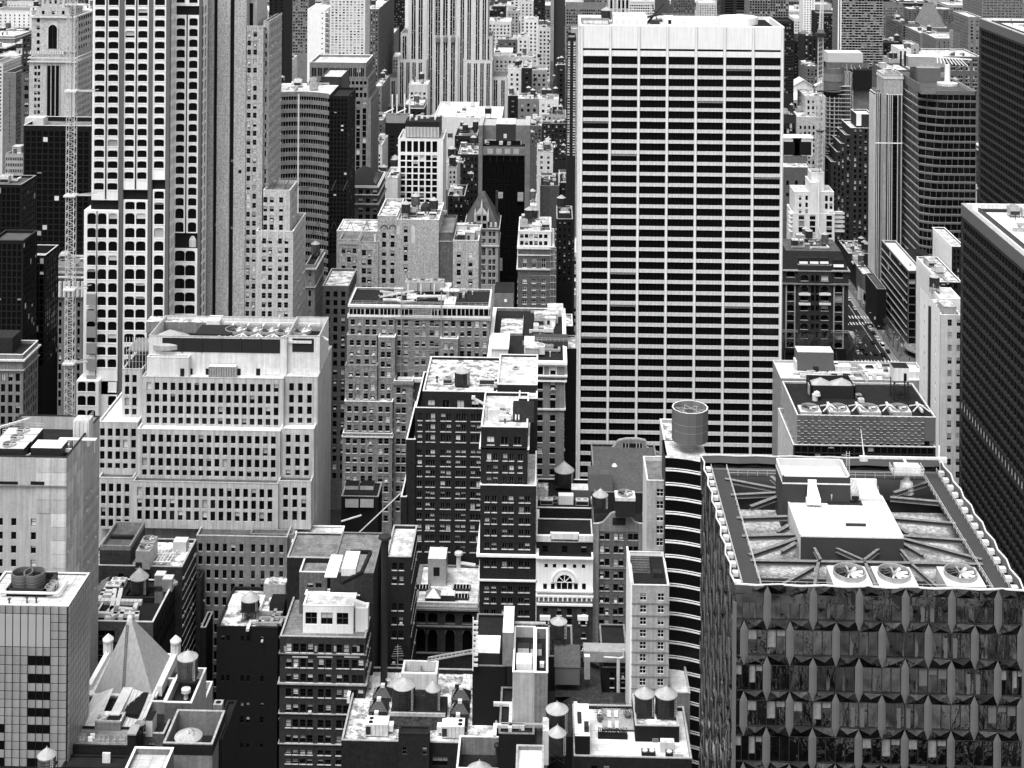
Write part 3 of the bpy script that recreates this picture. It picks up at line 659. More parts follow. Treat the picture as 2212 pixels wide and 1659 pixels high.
 TT(4); T=Thing('office_building','grey building with a dark roof and heavy cornice at the left edge','office building')
 block(T,-60,150,640,470,14,'stone_grey','roof_dark',rows=(760,70,9),p=42,w=28,h=52,wk='duo',mix=(.7,.2,.1),rec=.4,belts=[(668,10,.8,'stone_light'),(735,6,.5,'stone_pale')],cop='stone_light',sp=42)
 pbox(T.mb('dormer_wall'),-60,80,530,640,474,8,'slate'); T.fin()
 T=Thing('classical_building','grey classical building with a row of columns, behind the crane mast','classical building')
 block(T,296,540,75,620,40,'stone_grey','roof_grey',par=1,cop='stone_pale',rows=[(300,30),(352,42),(410,42),(468,42),(526,42),(584,42),(642,42),(700,42),(758,42),(816,42),(874,42),(932,42)],h=42,cols=[309,332,368,392,452,476,512],w=18,wk='plain',mix=(.85,.1,.05),belts=[(100,10,1.,'stone_pale'),(130,8,1.3,'stone_light'),(262,8,.6,'stone_pale')],cl=5)
 cb=T.mb('column')
 for i in range(9):
  x,z0=P(304+i*29,262,619.4); z1=P(304+i*29,165,619.4)[1]; cb.lathe(x,619.2,[(.85,z0),(.75,z1)],10,'stone_light')
  pbox(T.mb('opening'),308+i*29,324+i*29,168,262,619.9,.06,'black')
 T.fin()
 # left high grey residential slabs
 TT(1)
 T=Thing('apartment_slab','pale grey apartment slab at the upper left edge','apartment slab'); block(T,-60,20,410,860,30,'stone_light',rows=(430,24,18),p=20,w=12,h=12,far=True); T.fin()
 T=Thing('apartment_slab','dark windowless grey slab beside the ornate skyscraper','apartment slab'); block(T,25,104,470,820,40,'concrete',roof='roof_dark',side_mat='concrete',rows=(500,24,18),sp=26,sw=16,h=14,w=5,p=60,far=True,cop='concrete_pale'); T.fin()
 T=Thing('office_building','narrow dark brick building left of the ornate skyscraper','office building'); block(T,138,205,480,760,40,'brick_mid',rows=(500,55,10),p=34,w=26,h=30,wk='grid',roof='roof_mid'); block(T,145,200,240,790,20,'brick_brown',rows=(250,40,10),p=20,w=12,h=18,far=True); T.fin()
 # curved banded office
 Y=640
 T=Thing('office_building','concave office building of pale bands beside a black slab','office building')
 zt=P(1900,600,Y)[1]; pts=[]
 for i in range(13):
  u=1750+(2140-1750)*i/12; q=(i/12-.35); dy=-14*(q*q)*1.5+6*(i/12); X=P(u,600,Y)[0]; pts.append((X,Y+dy))
 wl=T.mb('spandrel'); gw=T.mb('glazing'); pi_=T.mb('mullion')
 rowy=[600]+[655+56.2*i for i in range(24)]
 for j,y in enumerate(rowy):
  z1=P(1900,y,Y)[1]; hh=M(30 if j==0 else 26,Y)
  if z1<40: break
  for (xa,ya),(xb,yb) in zip(pts,pts[1:]):
   wl.poly([(xa,ya,z1-hh),(xb,yb,z1-hh),(xb,yb,z1),(xa,ya,z1)],'concrete'); wl.poly([(xa,ya,z1),(xb,yb,z1),(xb,yb+.8,z1),(xa,ya+.8,z1)],'concrete'); wl.poly([(xb,yb,z1-hh),(xa,ya,z1-hh),(xa,ya+.8,z1-hh),(xb,yb+.8,z1-hh)],'concrete')
 for (xa,ya),(xb,yb) in zip(pts,pts[1:]):
  gw.poly([(xa,ya+.7,20),(xb,yb+.7,20),(xb,yb+.7,zt-1),(xa,ya+.7,zt-1)],'black_glass')
  for f in(0,.5): pi_.bar((xa+(xb-xa)*f,ya+(yb-ya)*f+.6,20),(xa+(xb-xa)*f,ya+(yb-ya)*f+.6,zt-1),.12,'metal')
 for i in (1,5): pbox(T.mb('column'),1750+i*37-5,1750+i*37+5,610,2300,Y+.2 + (0 if i==1 else -1.2),.5,'stone_light')
 rf=T.mb('roof'); rf.poly([(x,y,zt-.6) for x,y in pts]+[(pts[-1][0],Y+30,zt-.6),(pts[0][0],Y+30,zt-.6)],'roof_white')
 T.fin()
 X0=pts[0][0]; clutter(T,X0+2,pts[-1][0]-8,Y+8,Y+28,zt-.6,7,('cooling_tower','air_unit','duct_run','vent_pipe'))
 T=Thing('office_slab','black glass slab right of the concave banded office','office slab')
 block(T,2135,2258,625,Y-2,24,'black','roof_dark',rows=(640,28,36),p=22,w=19,h=24,wk='pane',mix=(.97,.03,0),rec=.08,sp=24)
 block(T,2080,2215,500,Y+26,26,'metal_dark','roof_white',par=.6); T.lim=200; T.fin()
 # ornate narrow tower between
 TT(4); T=Thing('ornate_building','slim ornate pale building squeezed behind the striped brick skyscraper','ornate building')
 block(T,1978,2040,60,600,24,'stone_pale',rows=(90,66,12),p=30,w=16,h=40,wk='duo',belts=[(80,8,.8,'stone_light'),(200,5,.4,'stone_light')],sp=34,roof='slate',cl=1); T.fin()
 T=Thing('office_building','grey brick building with a small rail topped roof left of the salmon-grey brick block','office building')
 block(T,2090,2260,195,570,24,'brick_mid',rows=(230,56,22),p=42,w=26,h=36,wk='dh',mix=(.6,.3,.1),sp=42,cop='stone_pale',roof='roof_stained'); T.fin()
leftside()
def stepped():
 # stepped pale marble block
 TT(4); K=dict(wk='plain',sill=None,mix=(.9,.08,.02),rec=.42,fr='frame_dark',side_mat='marble')
 T=Thing('office_building','stepped pale marble office block with square black windows and five roof fans','office building')
 Yb=400
 block(T,860,1802,1470,400,34,'marble','roof_mid',par=.5,cop='stone_pale',rows=[(1504,58),(1580,58),(1655,62),(1738,50)],h=58,cols=(905,52.8,17),w=31,yb=1770,**K)
 block(T,1802,2016,1462,401.2,34,'marble','roof_mid',par=.5,rows=[(1500,56),(1576,56),(1652,62),(1732,50)],h=58,cols=[1851,1911,1969],w=32,yb=1770,**K)
 block(T,636,862,1440,402.5,30,'marble','roof_mid',par=.5,rows=[(1475,56),(1552,56),(1630,60),(1706,50)],h=58,cols=[670,720,770,823],w=31,yb=1770,**K)
 block(T,890,1816,1130,403.5,30,'marble','roof_clean',par=.5,cop='stone_light',rows=[(1162,52),(1238,54),(1314,54),(1390,38)],h=58,cols=(938,52.1,17),w=31,**K)
 block(T,1816,2035,1122,404.8,30,'marble','roof_clean',par=.5,cop='stone_light',rows=[(1158,52),(1234,54),(1310,54),(1386,38)],h=58,cols=[1869,1929,1988],w=31,**K)
 block(T,636,892,1078,406,26,'marble','roof_clean',par=.5,cop='stone_light',rows=[(1118,52),(1190,54),(1266,54),(1342,36)],h=58,cols=[664,714,764,814,866],w=31,**K)
 block(T,920,1838,792,407.5,26,'marble','gravel',par=.3,cop='stone_pale',rows=[(825,52),(900,54),(975,54),(1050,42)],h=58,cols=(966,51.5,17),w=31,**K)
 block(T,1838,2060,785,408.8,26,'marble','gravel',par=.3,rows=[(825,52),(900,54),(975,52),(1048,36)],h=58,cols=[1890,1947,2006],w=31,**K)
 block(T,792,922,735,411,24,'marble','roof_dark',par=.3,rows=[(770,52),(845,54),(918,54),(990,40)],h=58,cols=[824,872],w=29,**K)
 # mechanical storey
 X0,X1,a,b,zr=block(T,965,1858,525,411,18,'stone_light','black',par=4,cop='stone_pale',rows=None,p=0,mg=0)
 block(T,1858,2072,520,412.4,17,'stone_light','black',par=4,cop='stone_pale')
 for xa,xb,y0,y1 in((1052,1815,535,625),(1895,2034,535,622)):
  pbox(T.mb('louvre'),xa,xb,y0,y1,410.9 if xa<1500 else 412.3,.05,'louvre')
 for i in range(1,6): pbox(T.mb('louvre_post'),1052+i*127-4,1052+i*127+4,535,625,410.75,.2,'metal_dark')
 block(T,952,1222,660,408.6,2.4,'stone_light','roof_white',par=.4);
 x0,x1,z0,z1=pbox(T.mb('plant_shed'),1352,1528,718,785,408.4,2,'metal',top='metal_pale')
 for i in range(11): pbox(T.mb('plant_shed'),1354+i*16,1356+i*16,720,785,408.3,.1,'metal_dark')
 dm=MB();
 for x in(1168,1222,1333,1533,1660):
  d=MB(); pbox(d,x,x+26,730,780,410.85 if x!=1168 else 408.5,.1,'black'); T.part('door',d)
 for xa,xb in((1702,1815),(1892,2034)): pbox(T.mb('shutter'),xa,xb,732,768,410.8,.15,'stone_light')
 # dropping to the street-side wing
 TT(7); K['fr']='frame_white'
 block(T,1272,1862,160,395,12,'stone_grey','roof_mid',par=.5,cop='stone_pale',rows=[(208,56)]+[(290+88*i,60) for i in range(12)],h=60,cols=[1297,1350,1403,1456,1510,1563,1640,1702,1762,1822],w=31,wk='plain',sill=None,fr='frame_white',mix=(.95,.05,0),rec=.4)
 block(T,1620,1900,148,396.5,3,'stone_grey','roof_mid',par=.4,rows=[(196,40)],h=40,cols=[1650,1712,1772,1830],w=30,wk='plain',fr='frame_white',rec=.3)
 TT(4)
 T.lim=300; T.fin()
 X,Z=P(1530,480,418)
 for i,u in enumerate((1525,1630,1735,1840,1945)):
  x,z=P(u,488,420); f=fan_unit(x,421,zr+2.4,3.0,6,f"{['first','second','third','fourth','fifth'][i]} roof fan from the left on the stepped marble block",'fans on the stepped marble block',box=False)
 m=MB()
 for i in range(7):
  x=P(1480+i*100,488,420)[0]; m.box(x-.25,x+.25,412.5,428,zr+2.2,zr+2.7,'stone_light'); m.bar((x-3,414,zr+2.6),(x,418,zr+2.6),.3,'stone_light'); m.bar((x+3,414,zr+2.6),(x,418,zr+2.6),.3,'stone_light')
 m.box(X0+18,X1+7,412,412.6,zr+2.2,zr+2.9,'stone_light'); m.box(X0+18,X1+7,427.6,428.2,zr+2.2,zr+2.9,'stone_light'); one('girders',m,'pale steel beams carrying the roof fans of the stepped marble block','steel frame',(X,415,zr))
 m=MB(); x=P(1090,510,414)[0]; m.lathe(x,416,[(6.2,zr+.2),(6.2,zr+1.5),(.3,zr+4.2)],24,'tank_roof'); one('conical_tank_roof',m,'low cone shaped tank lid left on the stepped marble block','tank lid',(x,416,zr))
 m=MB(); x=P(1400,470,420)[0]; m.box(x-5,x+5,416,424,zr,zr+3,'metal_dark'); m.box(x-5.2,x+5.2,415.8,424.2,zr+3,zr+3.15,'louvre'); one('grille_box',m,'black grille box beside the fans on the stepped marble block','grille box',(x,416,zr))
 m=MB(); x=P(1130,440,424)[0]; m.box(x-9,x+9,426,431,zr,zr+3.2,'stone_grey',top='roof_stained'); m.box(x+9,x+13,426,431,zr+1,zr+3.8,'white_trim'); one('lift_room',m,'stained lift room at the back left of the stepped marble block roof','lift room',(x,426,zr))
 # scaffolded grey roof hut at left shoulder
 m=MB(); x0,z=P(815,620,412); x1=P(962,620,412)[0]; m.box(x0,x1,413,424,z-.3,z,'stone_grey')
 for i in range(8): xx=x0+(x1-x0)*i/7; m.bar((xx,412.6,z-9),(xx,412.6,z+4),.07,'metal_pale');
 for q in(-7,-5,-3,-1): m.bar((x0,412.5,z+q),(x1,412.5,z+q),.06,'metal')
 for xx in(x0+.5,x1-.5):
  for yy in(414,423): m.box(xx-.3,xx+.3,yy-.3,yy+.3,P(900,735,411)[1],z-.3,'stone_grey')
 one('scaffold_hut',m,'flat roofed hut wrapped in scaffolding on the left shoulder of the marble block','scaffold',(x0,413,z))
def fan_unit(x,y,z,r,n,label,group=None,box=True,depth=2.2,blade='metal_pale'):
 T=Thing('roof_fan',label,'fan',group,(x,y,z))
 if box: T.mb('housing').box(x-r*1.22,x+r*1.22,y-r*1.25,y+r*1.25,z-depth,z,'metal_pale')
 c=T.mb('cowl'); c.lathe(x,y,[(r*1.05,z+.02),(r*1.05,z+r*.3),(r*.98,z+r*.3),(r*.98,z+.03)],28,'metal',close=False); T.mb('well').lathe(x,y,[(r*.98,z+.04),(.01,z+.04)],28,'black')
 T.mb('hub').lathe(x,y,[(r*.13,z+.1),(r*.13,z+r*.24)],12,'metal')
 bm=MB(); bm.poly([(r*.1,-r*.07,r*.1),(r*.92,-r*.08,r*.08),(r*.92,r*.08,r*.2),(r*.1,r*.05,r*.2)],blade); bm.poly([(r*.1,-r*.07,r*.09),(r*.1,r*.07,r*.19),(r*.92,r*.08,r*.19),(r*.92,-r*.08,r*.07)],blade); me=bm.mesh('blade')
 for k in range(n): T.inst('blade',me,(x,y,z),2*math.pi*k/n+.2)
 g_=T.mb('guard')
 for k in range(12): t=math.pi*2*k/12; g_.bar((x+r*.12*math.cos(t),y+r*.12*math.sin(t),z+r*.3),(x+r*math.cos(t),y+r*math.sin(t),z+r*.31),.02,'metal')
 T.fin(); return T
stepped()
def marble_left():
 TT(4); Y=330
 T=Thing('office_building','veined marble clad block with open roof plant at the left edge','office building')
 k=dict(wk='dh',fr='frame_dark',mix=(.6,.3,.1),rec=.35)
 X0,X1,a,b,zr=block(T,-120,432,1302,Y,24.5,'concrete_pale','roof_dark',par=3.2,cop='brick_dark',rows=[(1700+89*i,50) for i in range(9)],h=50,cols=[-60,5,92,220],w=34,sp=24,sw=10,**k)
 # marble panels proud of the backing, one object each
 H=P(150,1302,Y)[1]; pw,ph=3.55,3.15
 pm=MB(); pm.box(-pw/2+.05,pw/2-.05,-.12,0,.05,ph-.05,'marble_panel'); me=pm.mesh('panel')
 holes=[]
 rz_=rowsz(150,[(1700+89*i,50) for i in range(9)],50,Y)
 hc=[P(c,1302,Y)[0] for c in(5,92,220)]
 n=0
 ncol=int((X1-X0)/pw)
 for j in range(20):
  z=H-ph*(j+1)-.3
  for i in range(ncol):
   x=X1-pw*(i+.5)
   if x<X0+12: continue
   if any(r0-.2<z+ph and r1+.2>z for r0,r1 in rz_) and any(abs(c-x)<pw/2+1.9 for c in hc): continue
   T.inst('panel',me,(x,Y,z)); n+=1
 ps=MB(); ps.box(-1.12,1.12,-.1,0,.04,ph-.04,'marble_panel'); me2=ps.mesh('panel')
 for j in range(13):
  for i in range(6):
   z=H-ph*(j+1)-.3; y=Y+1.2+2.34*i
   if j>1 and i>4: continue
   T.inst('panel',me2,(X1,y,z),math.pi/2)
 for x0,x1,y in((-10,115,1462),(198,288,1462)): pbox(T.mb('slot'),x0,x1,y,y+26,Y-.16,.1,'dark_void')
 pbox(T.mb('ledge'),-120,434,1487,1494,Y-.5,.4,'stone_grey')
 T.fin()
 # plant inside the parapet
 for i,(u,v) in enumerate(((150,1120),(110,1165),(60,1210))):
  x,y=G(u,v+10,zr+4); m=MB(); m.box(x-4.2,x+4.2,y-2,y+2,zr,zr+3.8,'metal_dark',top='metal_pale'); rail(m,[(x-4.2,y-2,zr+3.8),(x+4.2,y-2,zr+3.8)],1.2,1.4); rail(m,[(x-4.2,y+2,zr+3.8),(x+4.2,y+2,zr+3.8)],1.2,1.4)
  w_=['rear','middle','front'][i]
  one('cooling_box',m,f'{w_} pale topped cooling box inside the marble clad block parapet','cooling box',(x,y,zr)); fan_unit(x,y,zr+3.85,1.5,5,f'round fan set in the {w_} cooling box on the marble clad block',None,box=False)
 x,y=G(320,1215,zr+3.5); m=MB(); m.box(x-3.6,x+3.6,y-2.4,y+2.4,zr,zr+3.4,'metal_dark',top='roof_clean'); one('plant_room',m,'white topped dark plant box near the marble block front parapet','plant box',(x,y,zr))
 x,y=G(425,1235,zr+1); m=MB(); m.bar((x-1.6,y,zr+1.2),(x+1.2,y,zr+1.2),1.1,'metal',14); m.lathe(x-1.6,y,[(.2,zr),(.2,zr+1.2)],6,'metal'); one('exhaust_drum',m,'horizontal grey exhaust drum on the marble clad block','exhaust drum',(x,y,zr))
 m=MB(); x0,y0=G(0,1110,zr+4); x1,y1=G(190,1060,zr+4); m.bar((x0,y0,zr+4),(x1,y1,zr+4.2),.35,'stone_light'); one('steel_beam',m,'long pale steel beam crossing the marble clad block roof','beam',(x0,y0,zr+4))
 m=MB(); x0,y0=G(160,1290,zr+2); x1,y1=G(250,1245,zr+2); m.bar((x0,y0,zr+1.5),(x1,y1,zr+1.5),.35,'stone_light'); x2,y2=G(490,1255,zr+2); m.box(x1+6,x2,y1-.2,y1+.3,zr+1.2,zr+2,'stone_light'); one('steel_beam',m,'low pale beam by the front parapet of the marble clad block','beam',(x0,y0,zr+1))
 X,Yy=G(545,1085,zr+5); m=MB(); m.box(X-2.2,X+1.6,Yy-1.5,Yy+2,zr,zr+6.2,'stone_light',top='roof_white'); rail(m,[(X-2.2,Yy-1.5,zr+6.2),(X+1.6,Yy-1.5,zr+6.2),(X+1.6,Yy+2,zr+6.2)],1.2,1);
 for i in range(4): m.bar((X-1.8+i,Yy-1.6,zr+1),(X-1.8+i,Yy-1.6,zr+6),.14,'metal_pale')
 one('stair_tower',m,'white corner stair box with railings and pipes on the marble clad block','stair tower',(X,Yy,zr))
 m=MB(); x0,y0=G(380,1190,zr+3); m.bar((x0,y0,zr+3),(x0+9,y0,zr+3),.25,'metal_pale',8); m.bar((x0,y0+.8,zr+3),(x0+9,y0+.8,zr+3),.25,'metal_pale',8); m.bar((x0+.3,y0,zr),(x0+.3,y0,zr+3),.2,'metal'); m.bar((x0+8.7,y0,zr),(x0+8.7,y0,zr+3),.2,'metal'); one('pipe_pair',m,'pair of pale pipes on supports on the marble clad block roof','pipes',(x0,y0,zr))
marble_left()
def glassbox():
 TT(7); Y=290
 T=Thing('office_building','pale glass panelled block with two round roof vents, bottom left corner','office building')
 X0,X1,a,b,zr=block(T,-130,443,608,Y,13.6,'metal_dark','roof_slab',par=.25,cop='metal_pale')
 H=P(150,608,Y)[1]
 cx=[-60,-12,37,85,135,184,236,282,330,383,437]; ry=[608,657]+[873,930,990,1047]+[1105+54.3*i for i in range(14)]
 MATS_=('stone_light',)
 mat('glazed_panel',.38,.1,.3,streak=.16,rnd=.1,rough=.35,spec=.6,fine=.03); mat('fluted_panel',.5,.06,.3,band=('Z',2.6,.7))
 tm={}
 zz=lambda y:P(150,y,Y)[1]; xx=lambda x:P(x,608,Y)[0]
 dark={(6,3),(6,5),(6,7),(6,9),(6,11),(6,13),(6,15),(5,3),(5,5),(5,7),(5,9),(5,11),(0,11),(1,11),(0,13),(1,13),(0,15),(1,15),(5,13),(5,15),(0,17),(1,17),(6,17),(5,17)}
 def pan(w_,h_,m):
  k=(round(w_,2),round(h_,2),m)
  if k not in tm: q=MB(); q.box(-w_/2+.1,w_/2-.1,-.14,0,.1,h_-.1,m); tm[k]=q.mesh('panel')
  return tm[k]
 for i in range(len(cx)-1):
  x0,x1=xx(cx[i]),xx(cx[i+1])
  for j in range(len(ry)-1):
   z1,z0=zz(ry[j]),zz(ry[j+1]);
   if z0<zz(1680): continue
   if j==1 and cx[i]<330: m='fluted_panel'
   else: m='glazed_panel'
   if j==1 and cx[i]>=330:
    for q in range(4): a0=z0+(z1-z0)*q/4; T.inst('panel',pan(x1-x0,(z1-z0)/4,m),((x0+x1)/2,Y,a0))
    continue
   if (i,j) in dark or (cx[i] in(236,282) and j in (3,5,7,9,11,13)): T.inst('window',pan(x1-x0,z1-z0,'black_glass'),((x0+x1)/2,Y,z0)); continue
   T.inst('panel',pan(x1-x0,z1-z0,m),((x0+x1)/2,Y,z0))
 nd=9; dw=13.6/nd; zs=[H-.2];
 while zs[-1]>60: zs.append(zs[-1]-M(54.3,Y))
 for i in range(nd):
  for z1,z0 in zip(zs,zs[1:]): T.inst('panel',pan(dw,z1-z0,'glazed_panel'),(X1,Y+dw*(i+.5),z0),math.pi/2)
 T.fin()
 x0,y0=G(40,545,zr); x1,_=G(300,545,zr); _,y1=G(100,430,zr); m=MB()
 m.box(x0,x1,y0,y1,zr,zr+.3,'roof_dark');
 for a_,b_,c_,d_ in((x0,x1,y0,y0+.5),(x0,x1,y1-.5,y1),(x0,x0+.5,y0,y1),(x1-.5,x1,y0,y1)): m.box(a_,b_,c_,d_,zr,zr+1.5,'metal_dark')
 one('plant_well',m,'sunken black walled plant well on the pale glass block roof','plant well',(x0,y0,zr))
 for i,u in enumerate((133,212)):
  x,y=G(u,500,zr+.4); m=MB(); m.lathe(x,y+1,[(2.1,zr+.3),(2.2,zr+3.6),(1.95,zr+3.6),(1.95,zr+2.4)],24,'grey_panel',close=False); m.lathe(x,y+1,[(1.95,zr+2.5),(.05,zr+2.5)],24,'black')
  for q in range(5): m.lathe(x,y+1,[(2.14,zr+.5+q*.6),(2.26,zr+.6+q*.6),(2.14,zr+.7+q*.6)],24,'metal_dark',close=False)
  one('round_vent',m,f"{['left','right'][i]} of two round grey cooling vents on the pale glass block roof",'round vent',(x,y+1,zr),'round vents of the glass block')
 m=MB(); xa,ya=G(100,522,zr+1); m.bar((xa-3,ya,zr+1),(xa+9,ya,zr+1),.3,'metal_pale',8); m.bar((xa+9,ya,zr+1),(xa+9,ya+5,zr+1),.3,'metal_pale',8); one('pipe_run',m,'pale pipe loop inside the plant well of the glass block','pipe',(xa,ya,zr))
 for i,(u,v) in enumerate(((312,535),(325,515),(345,495))):
  x,y=G(u,v,zr); put('air_unit',1,x,y,zr,0,'the pale glass block roof')
 for u,v in((235,590),(175,590),(60,600)): x,y=G(u,v,zr); put('vent_pipe',0,x,y,zr,0,'the pale glass block roof')
glassbox()
def salmon():
 # big grey brick block with setbacks and crest of pale bays
 TT(5); K=dict(wk='dh',fr='frame_grey',mix=(.5,.4,.1),rec=.28,sill='stone_light')
 Y=500
 T=Thing('office_building','broad grey brick block with a pale top window band, below its blank brick neighbour','office building')
 KK=dict(K,wall='brick_grey')
 R1=[(412,38),(472,38)]
 X0,X1,a,b,zr=block(T,47,960,322,Y+4,20,'brick_grey','roof_dark',par=.6,cop='white_trim',rows=[(418,36),(480,36),(550,36),(612,36),(670,36),(755,36)],h=36,cols=[378,420,492,534,588,620,680,726,784,830,880,930],w=27,sp=48,sw=20,belts=[(322,14,.25,'white_trim'),(384,14,.35,'white_trim'),(402,6,.5,'stone_pale')],**K)
 # pale window band under the roof
 for xa,xb in((52,150),(155,245),(250,370),(380,465),(585,622),(628,745),(750,855),(860,955)):
  q=MB(); pbox(q,xa,xb,344,386,Y+3.82,.15,'glass'); n=max(2,int((xb-xa)/24))
  for i in range(n+1): x=xa+(xb-xa)*i/n; pbox(q,x-1.5,x+1.5,344,386,Y+3.72,.1,'frame_white')
  T.part('window',q)
 block(T,36,232,515,Y+2,30,'brick_grey','roof_grey',par=.5,cop='stone_pale',rows=[(545,36),(607,36),(668,36)],h=36,cols=[68,112,166,210],w=28,sp=48,sw=20,**K)
 block(T,47,345,400,Y+3.2,30,'brick_grey','roof_grey',par=.1,rows=[(412,36),(474,36)],h=36,cols=[74,119,170,215,276,321],w=28,**K)
 block(T,240,348,528,Y,20,'brick_grey','roof_white',par=.4,cop='white_trim',rows=[(558,36),(622,36),(684,36),(748,36),(830,36),(890,36)],h=36,cols=[270,308],w=27,**K)
 block(T,640,756,538,Y+1,20,'brick_grey','roof_white',par=.4,cop='white_trim',rows=[(566,36),(630,36),(692,36),(752,36)],h=36,cols=[676,716],w=27,**K)
 block(T,24,232,712,Y-1,30,'brick_grey','roof_grey',par=.4,rows=[(744,36),(830,36),(890,36)],h=36,cols=[62,106,160,204],w=28,**K)
 block(T,340,462,812,Y-1.5,20,'brick_grey','roof_grey',par=1.2,cop='stone_light',rows=[(852,38),(915,38),(982,38),(1040,38),(1100,38),(1184,38),(1244,38),(1305,38),(1364,38),(1425,38),(1490,38),(1552,38),(1615,38)],h=38,cols=[371,406],w=28,sp=48,sw=20,belts=[(822,14,.4,'stone_grey')],**K)
 block(T,20,332,945,Y-3,30,'brick_grey','roof_stained',par=.5,cop='white_trim',rows=[(975,36),(1036,36),(1097,36)],h=36,cols=[52,98,150,195,254,300],w=28,sp=48,sw=20,**K)
 block(T,8,330,1152,Y-4,30,'brick_grey','roof_grey',par=.3,cop='stone_light',rows=[(1180,38),(1242,38),(1300,38),(1364,38),(1425,38),(1490,38),(1552,38),(1615,38),(1680,38)],h=38,cols=[44,88,140,188,254,292],w=28,sp=48,sw=20,belts=[(1168,8,.3,'stone_light')],**K)
 T.lim=300; T.fin()
 # roof plant
 z=zr
 x,y=G(520,235,z+5); m=MB(); Xa=x
 YC=Y+16; m.box(x-7,x+7,YC,YC+5,z+2,z+5.2,'metal',top='metal'); m.box(x-6.7,x+6.7,YC-.1,YC,z+.4,z+2,'black'); m.box(x-7,x+7,YC,YC+5,z+.4,z+2,'metal_dark')
 for q in(-2.3,2.3): m.box(x+q-.1,x+q+.1,YC-.2,YC-.1,z+.4,z+5.2,'metal_dark')
 one('cooling_tower',m,'large three cell grey cooling tower on the broad grey brick block','cooling tower',(x,YC,z))
 for i,q in enumerate((-4.6,0,4.6)): fan_unit(x+q,YC+2.5,z+5.2,1.7,6,f"{['left','middle','right'][i]} fan on the three cell cooling tower",'fans on the three cell cooling tower',box=False)
 m=MB();
 def pt(u,v,h): xx,yy=G(u,v,z+h); return (xx,yy,z+h)
 m.bar(pt(250,265,3),pt(470,225,6),.35,'metal_pale'); m.bar(pt(250,225,5),pt(400,245,3),.3,'metal_pale'); m.bar(pt(245,290,1),pt(245,255,4),.2,'metal_pale'); m.bar(pt(255,230,5),pt(330,262,2),.25,'metal_pale'); one('steel_gantry',m,'pale crossed steel gantry at the left of the three cell cooling tower','gantry',pt(300,260,0))
 m=MB()
 a_=pt(270,285,1); b_=pt(360,285,1); c_=pt(400,300,1.5); d_=pt(470,290,1.5)
 for p_,q_,r_ in((a_,b_,1),(b_,c_,1),(c_,d_,.9)): m.bar(p_,q_,r_*.6,'metal_pale',10)
 a_=pt(450,262,1.5); b_=pt(690,262,1.5); m.bar(a_,b_,.55,'metal_pale',10); m.bar(b_,pt(690,225,4),.55,'metal_pale',10); m.bar(pt(690,225,4),pt(660,225,4),.55,'metal_pale',10)
 one('insulated_duct',m,'fat pale insulated pipes in front of the three cell cooling tower','pipes',a_)
 for u in(432,516,602):
  a_=pt(u,245,1.5); m=MB(); m.bar(a_,(a_[0],a_[1],a_[2]+3.6),.18,'white',8); one('riser_pipe',m,'white riser pipe on the front of the three cell cooling tower','pipe',a_,'riser pipes of the cooling tower')
 m=MB(); a_=pt(700,320,.5); b_=pt(730,235,.5); m.box(a_[0]-2,a_[0]+2,a_[1],b_[1],z+.4,z+.9,'metal_pale'); one('pale_gangway',m,'pale plank gangway right of the three cell cooling tower','gangway',a_)
 m=MB(); rail(m,[(X0,Y+4.3,z+.6),(X1,Y+4.3,z+.6)],1.3,2.4); rail(m,[(X1,Y+5,z+.6),(X1,Y+24,z+.6)],1.3,2.4); rail(m,[(X0,Y+5,z+.6),(X0,Y+24,z+.6)],1.3,2.4); one('roof_railing',m,'thin pale railing round the broad grey brick block roof','railing',(X0,Y+4,z))
 x,y=P(500,420,Y+3.4)[0],Y+2.6; m=MB(); zt=P(500,240,Y+2.6)[1]; zb=P(500,790,Y+2.6)[1]
 for sx in(x-6,x+8):
  for sy in(y,y+1): m.bar((sx,sy,zb),(sx,sy,zt),.14,'metal')
 q=zb
 while q<zt: m.bar((x-6,y,q),(x+8,y,q),.07,'metal'); m.bar((x-6,y,q),(x+8,y,q+2.4),.05,'metal'); q+=2.4
 m.box(x-7,x+8,y-1.5,y+.5,zb-1,zb+.2,'metal_pale'); one('scaffold_hoist',m,'tall thin scaffold hoist on the front of the broad grey brick block','scaffold',(x,y,zb))
 clutter(T,X0+14,X0+44,Y+9,Y+24,z,14,('air_unit','vent_pipe','duct_run')); clutter(T,X1-26,X1-12,Y+14,Y+24,z,5,('bulkhead','vent_pipe','duct_run'))
 # blank walled block behind
 Y=600; TT(2)
 T=Thing('office_building','pale brick block with a blank patched wall between window wings','office building')
 K.update(sill=None)
 R=[(1505+62*i,38) for i in range(14)]
 block(T,360,632,1425,Y,30,'brick_pale','roof_stained',par=1,cop='white_trim',rows=[(1468,42),(1530,42),(1590,42),(1652,42),(1714,42)],h=42,cols=[418],w=26,sp=60,sw=20,**K)
 for y0,x0,x1,h in((1465,455,478,110),(1468,358,378,50)): pbox(T.mb('paint_patch'),x0,x1,y0,y0+h,Y-.05,.04,'paint')
 block(T,235,360,1400,Y+1.5,30,'brick_pale','roof_stained',par=1,cop='white_trim',rows=[(1508,36),(1566,36),(1625,36),(1684,36),(1742,36),(1800,36),(1858,36)],h=36,cols=[278,333],w=26,**K)
 pbox(T.mb('downpipe'),213,222,1520,1960,Y+.5,.4,'white')
 for u in(278,333):
  x,z=P(u,1480,Y+1.4); r=M(22,Y); b_=T.mb('arch_ring')
  for t in range(8): a0,a1=math.pi*t/8,math.pi*(t+1)/8; b_.bar((x+r*math.cos(a0),Y+1.4,z+r*math.sin(a0)),(x+r*math.cos(a1),Y+1.4,z+r*math.sin(a1)),.25,'brick_mid')
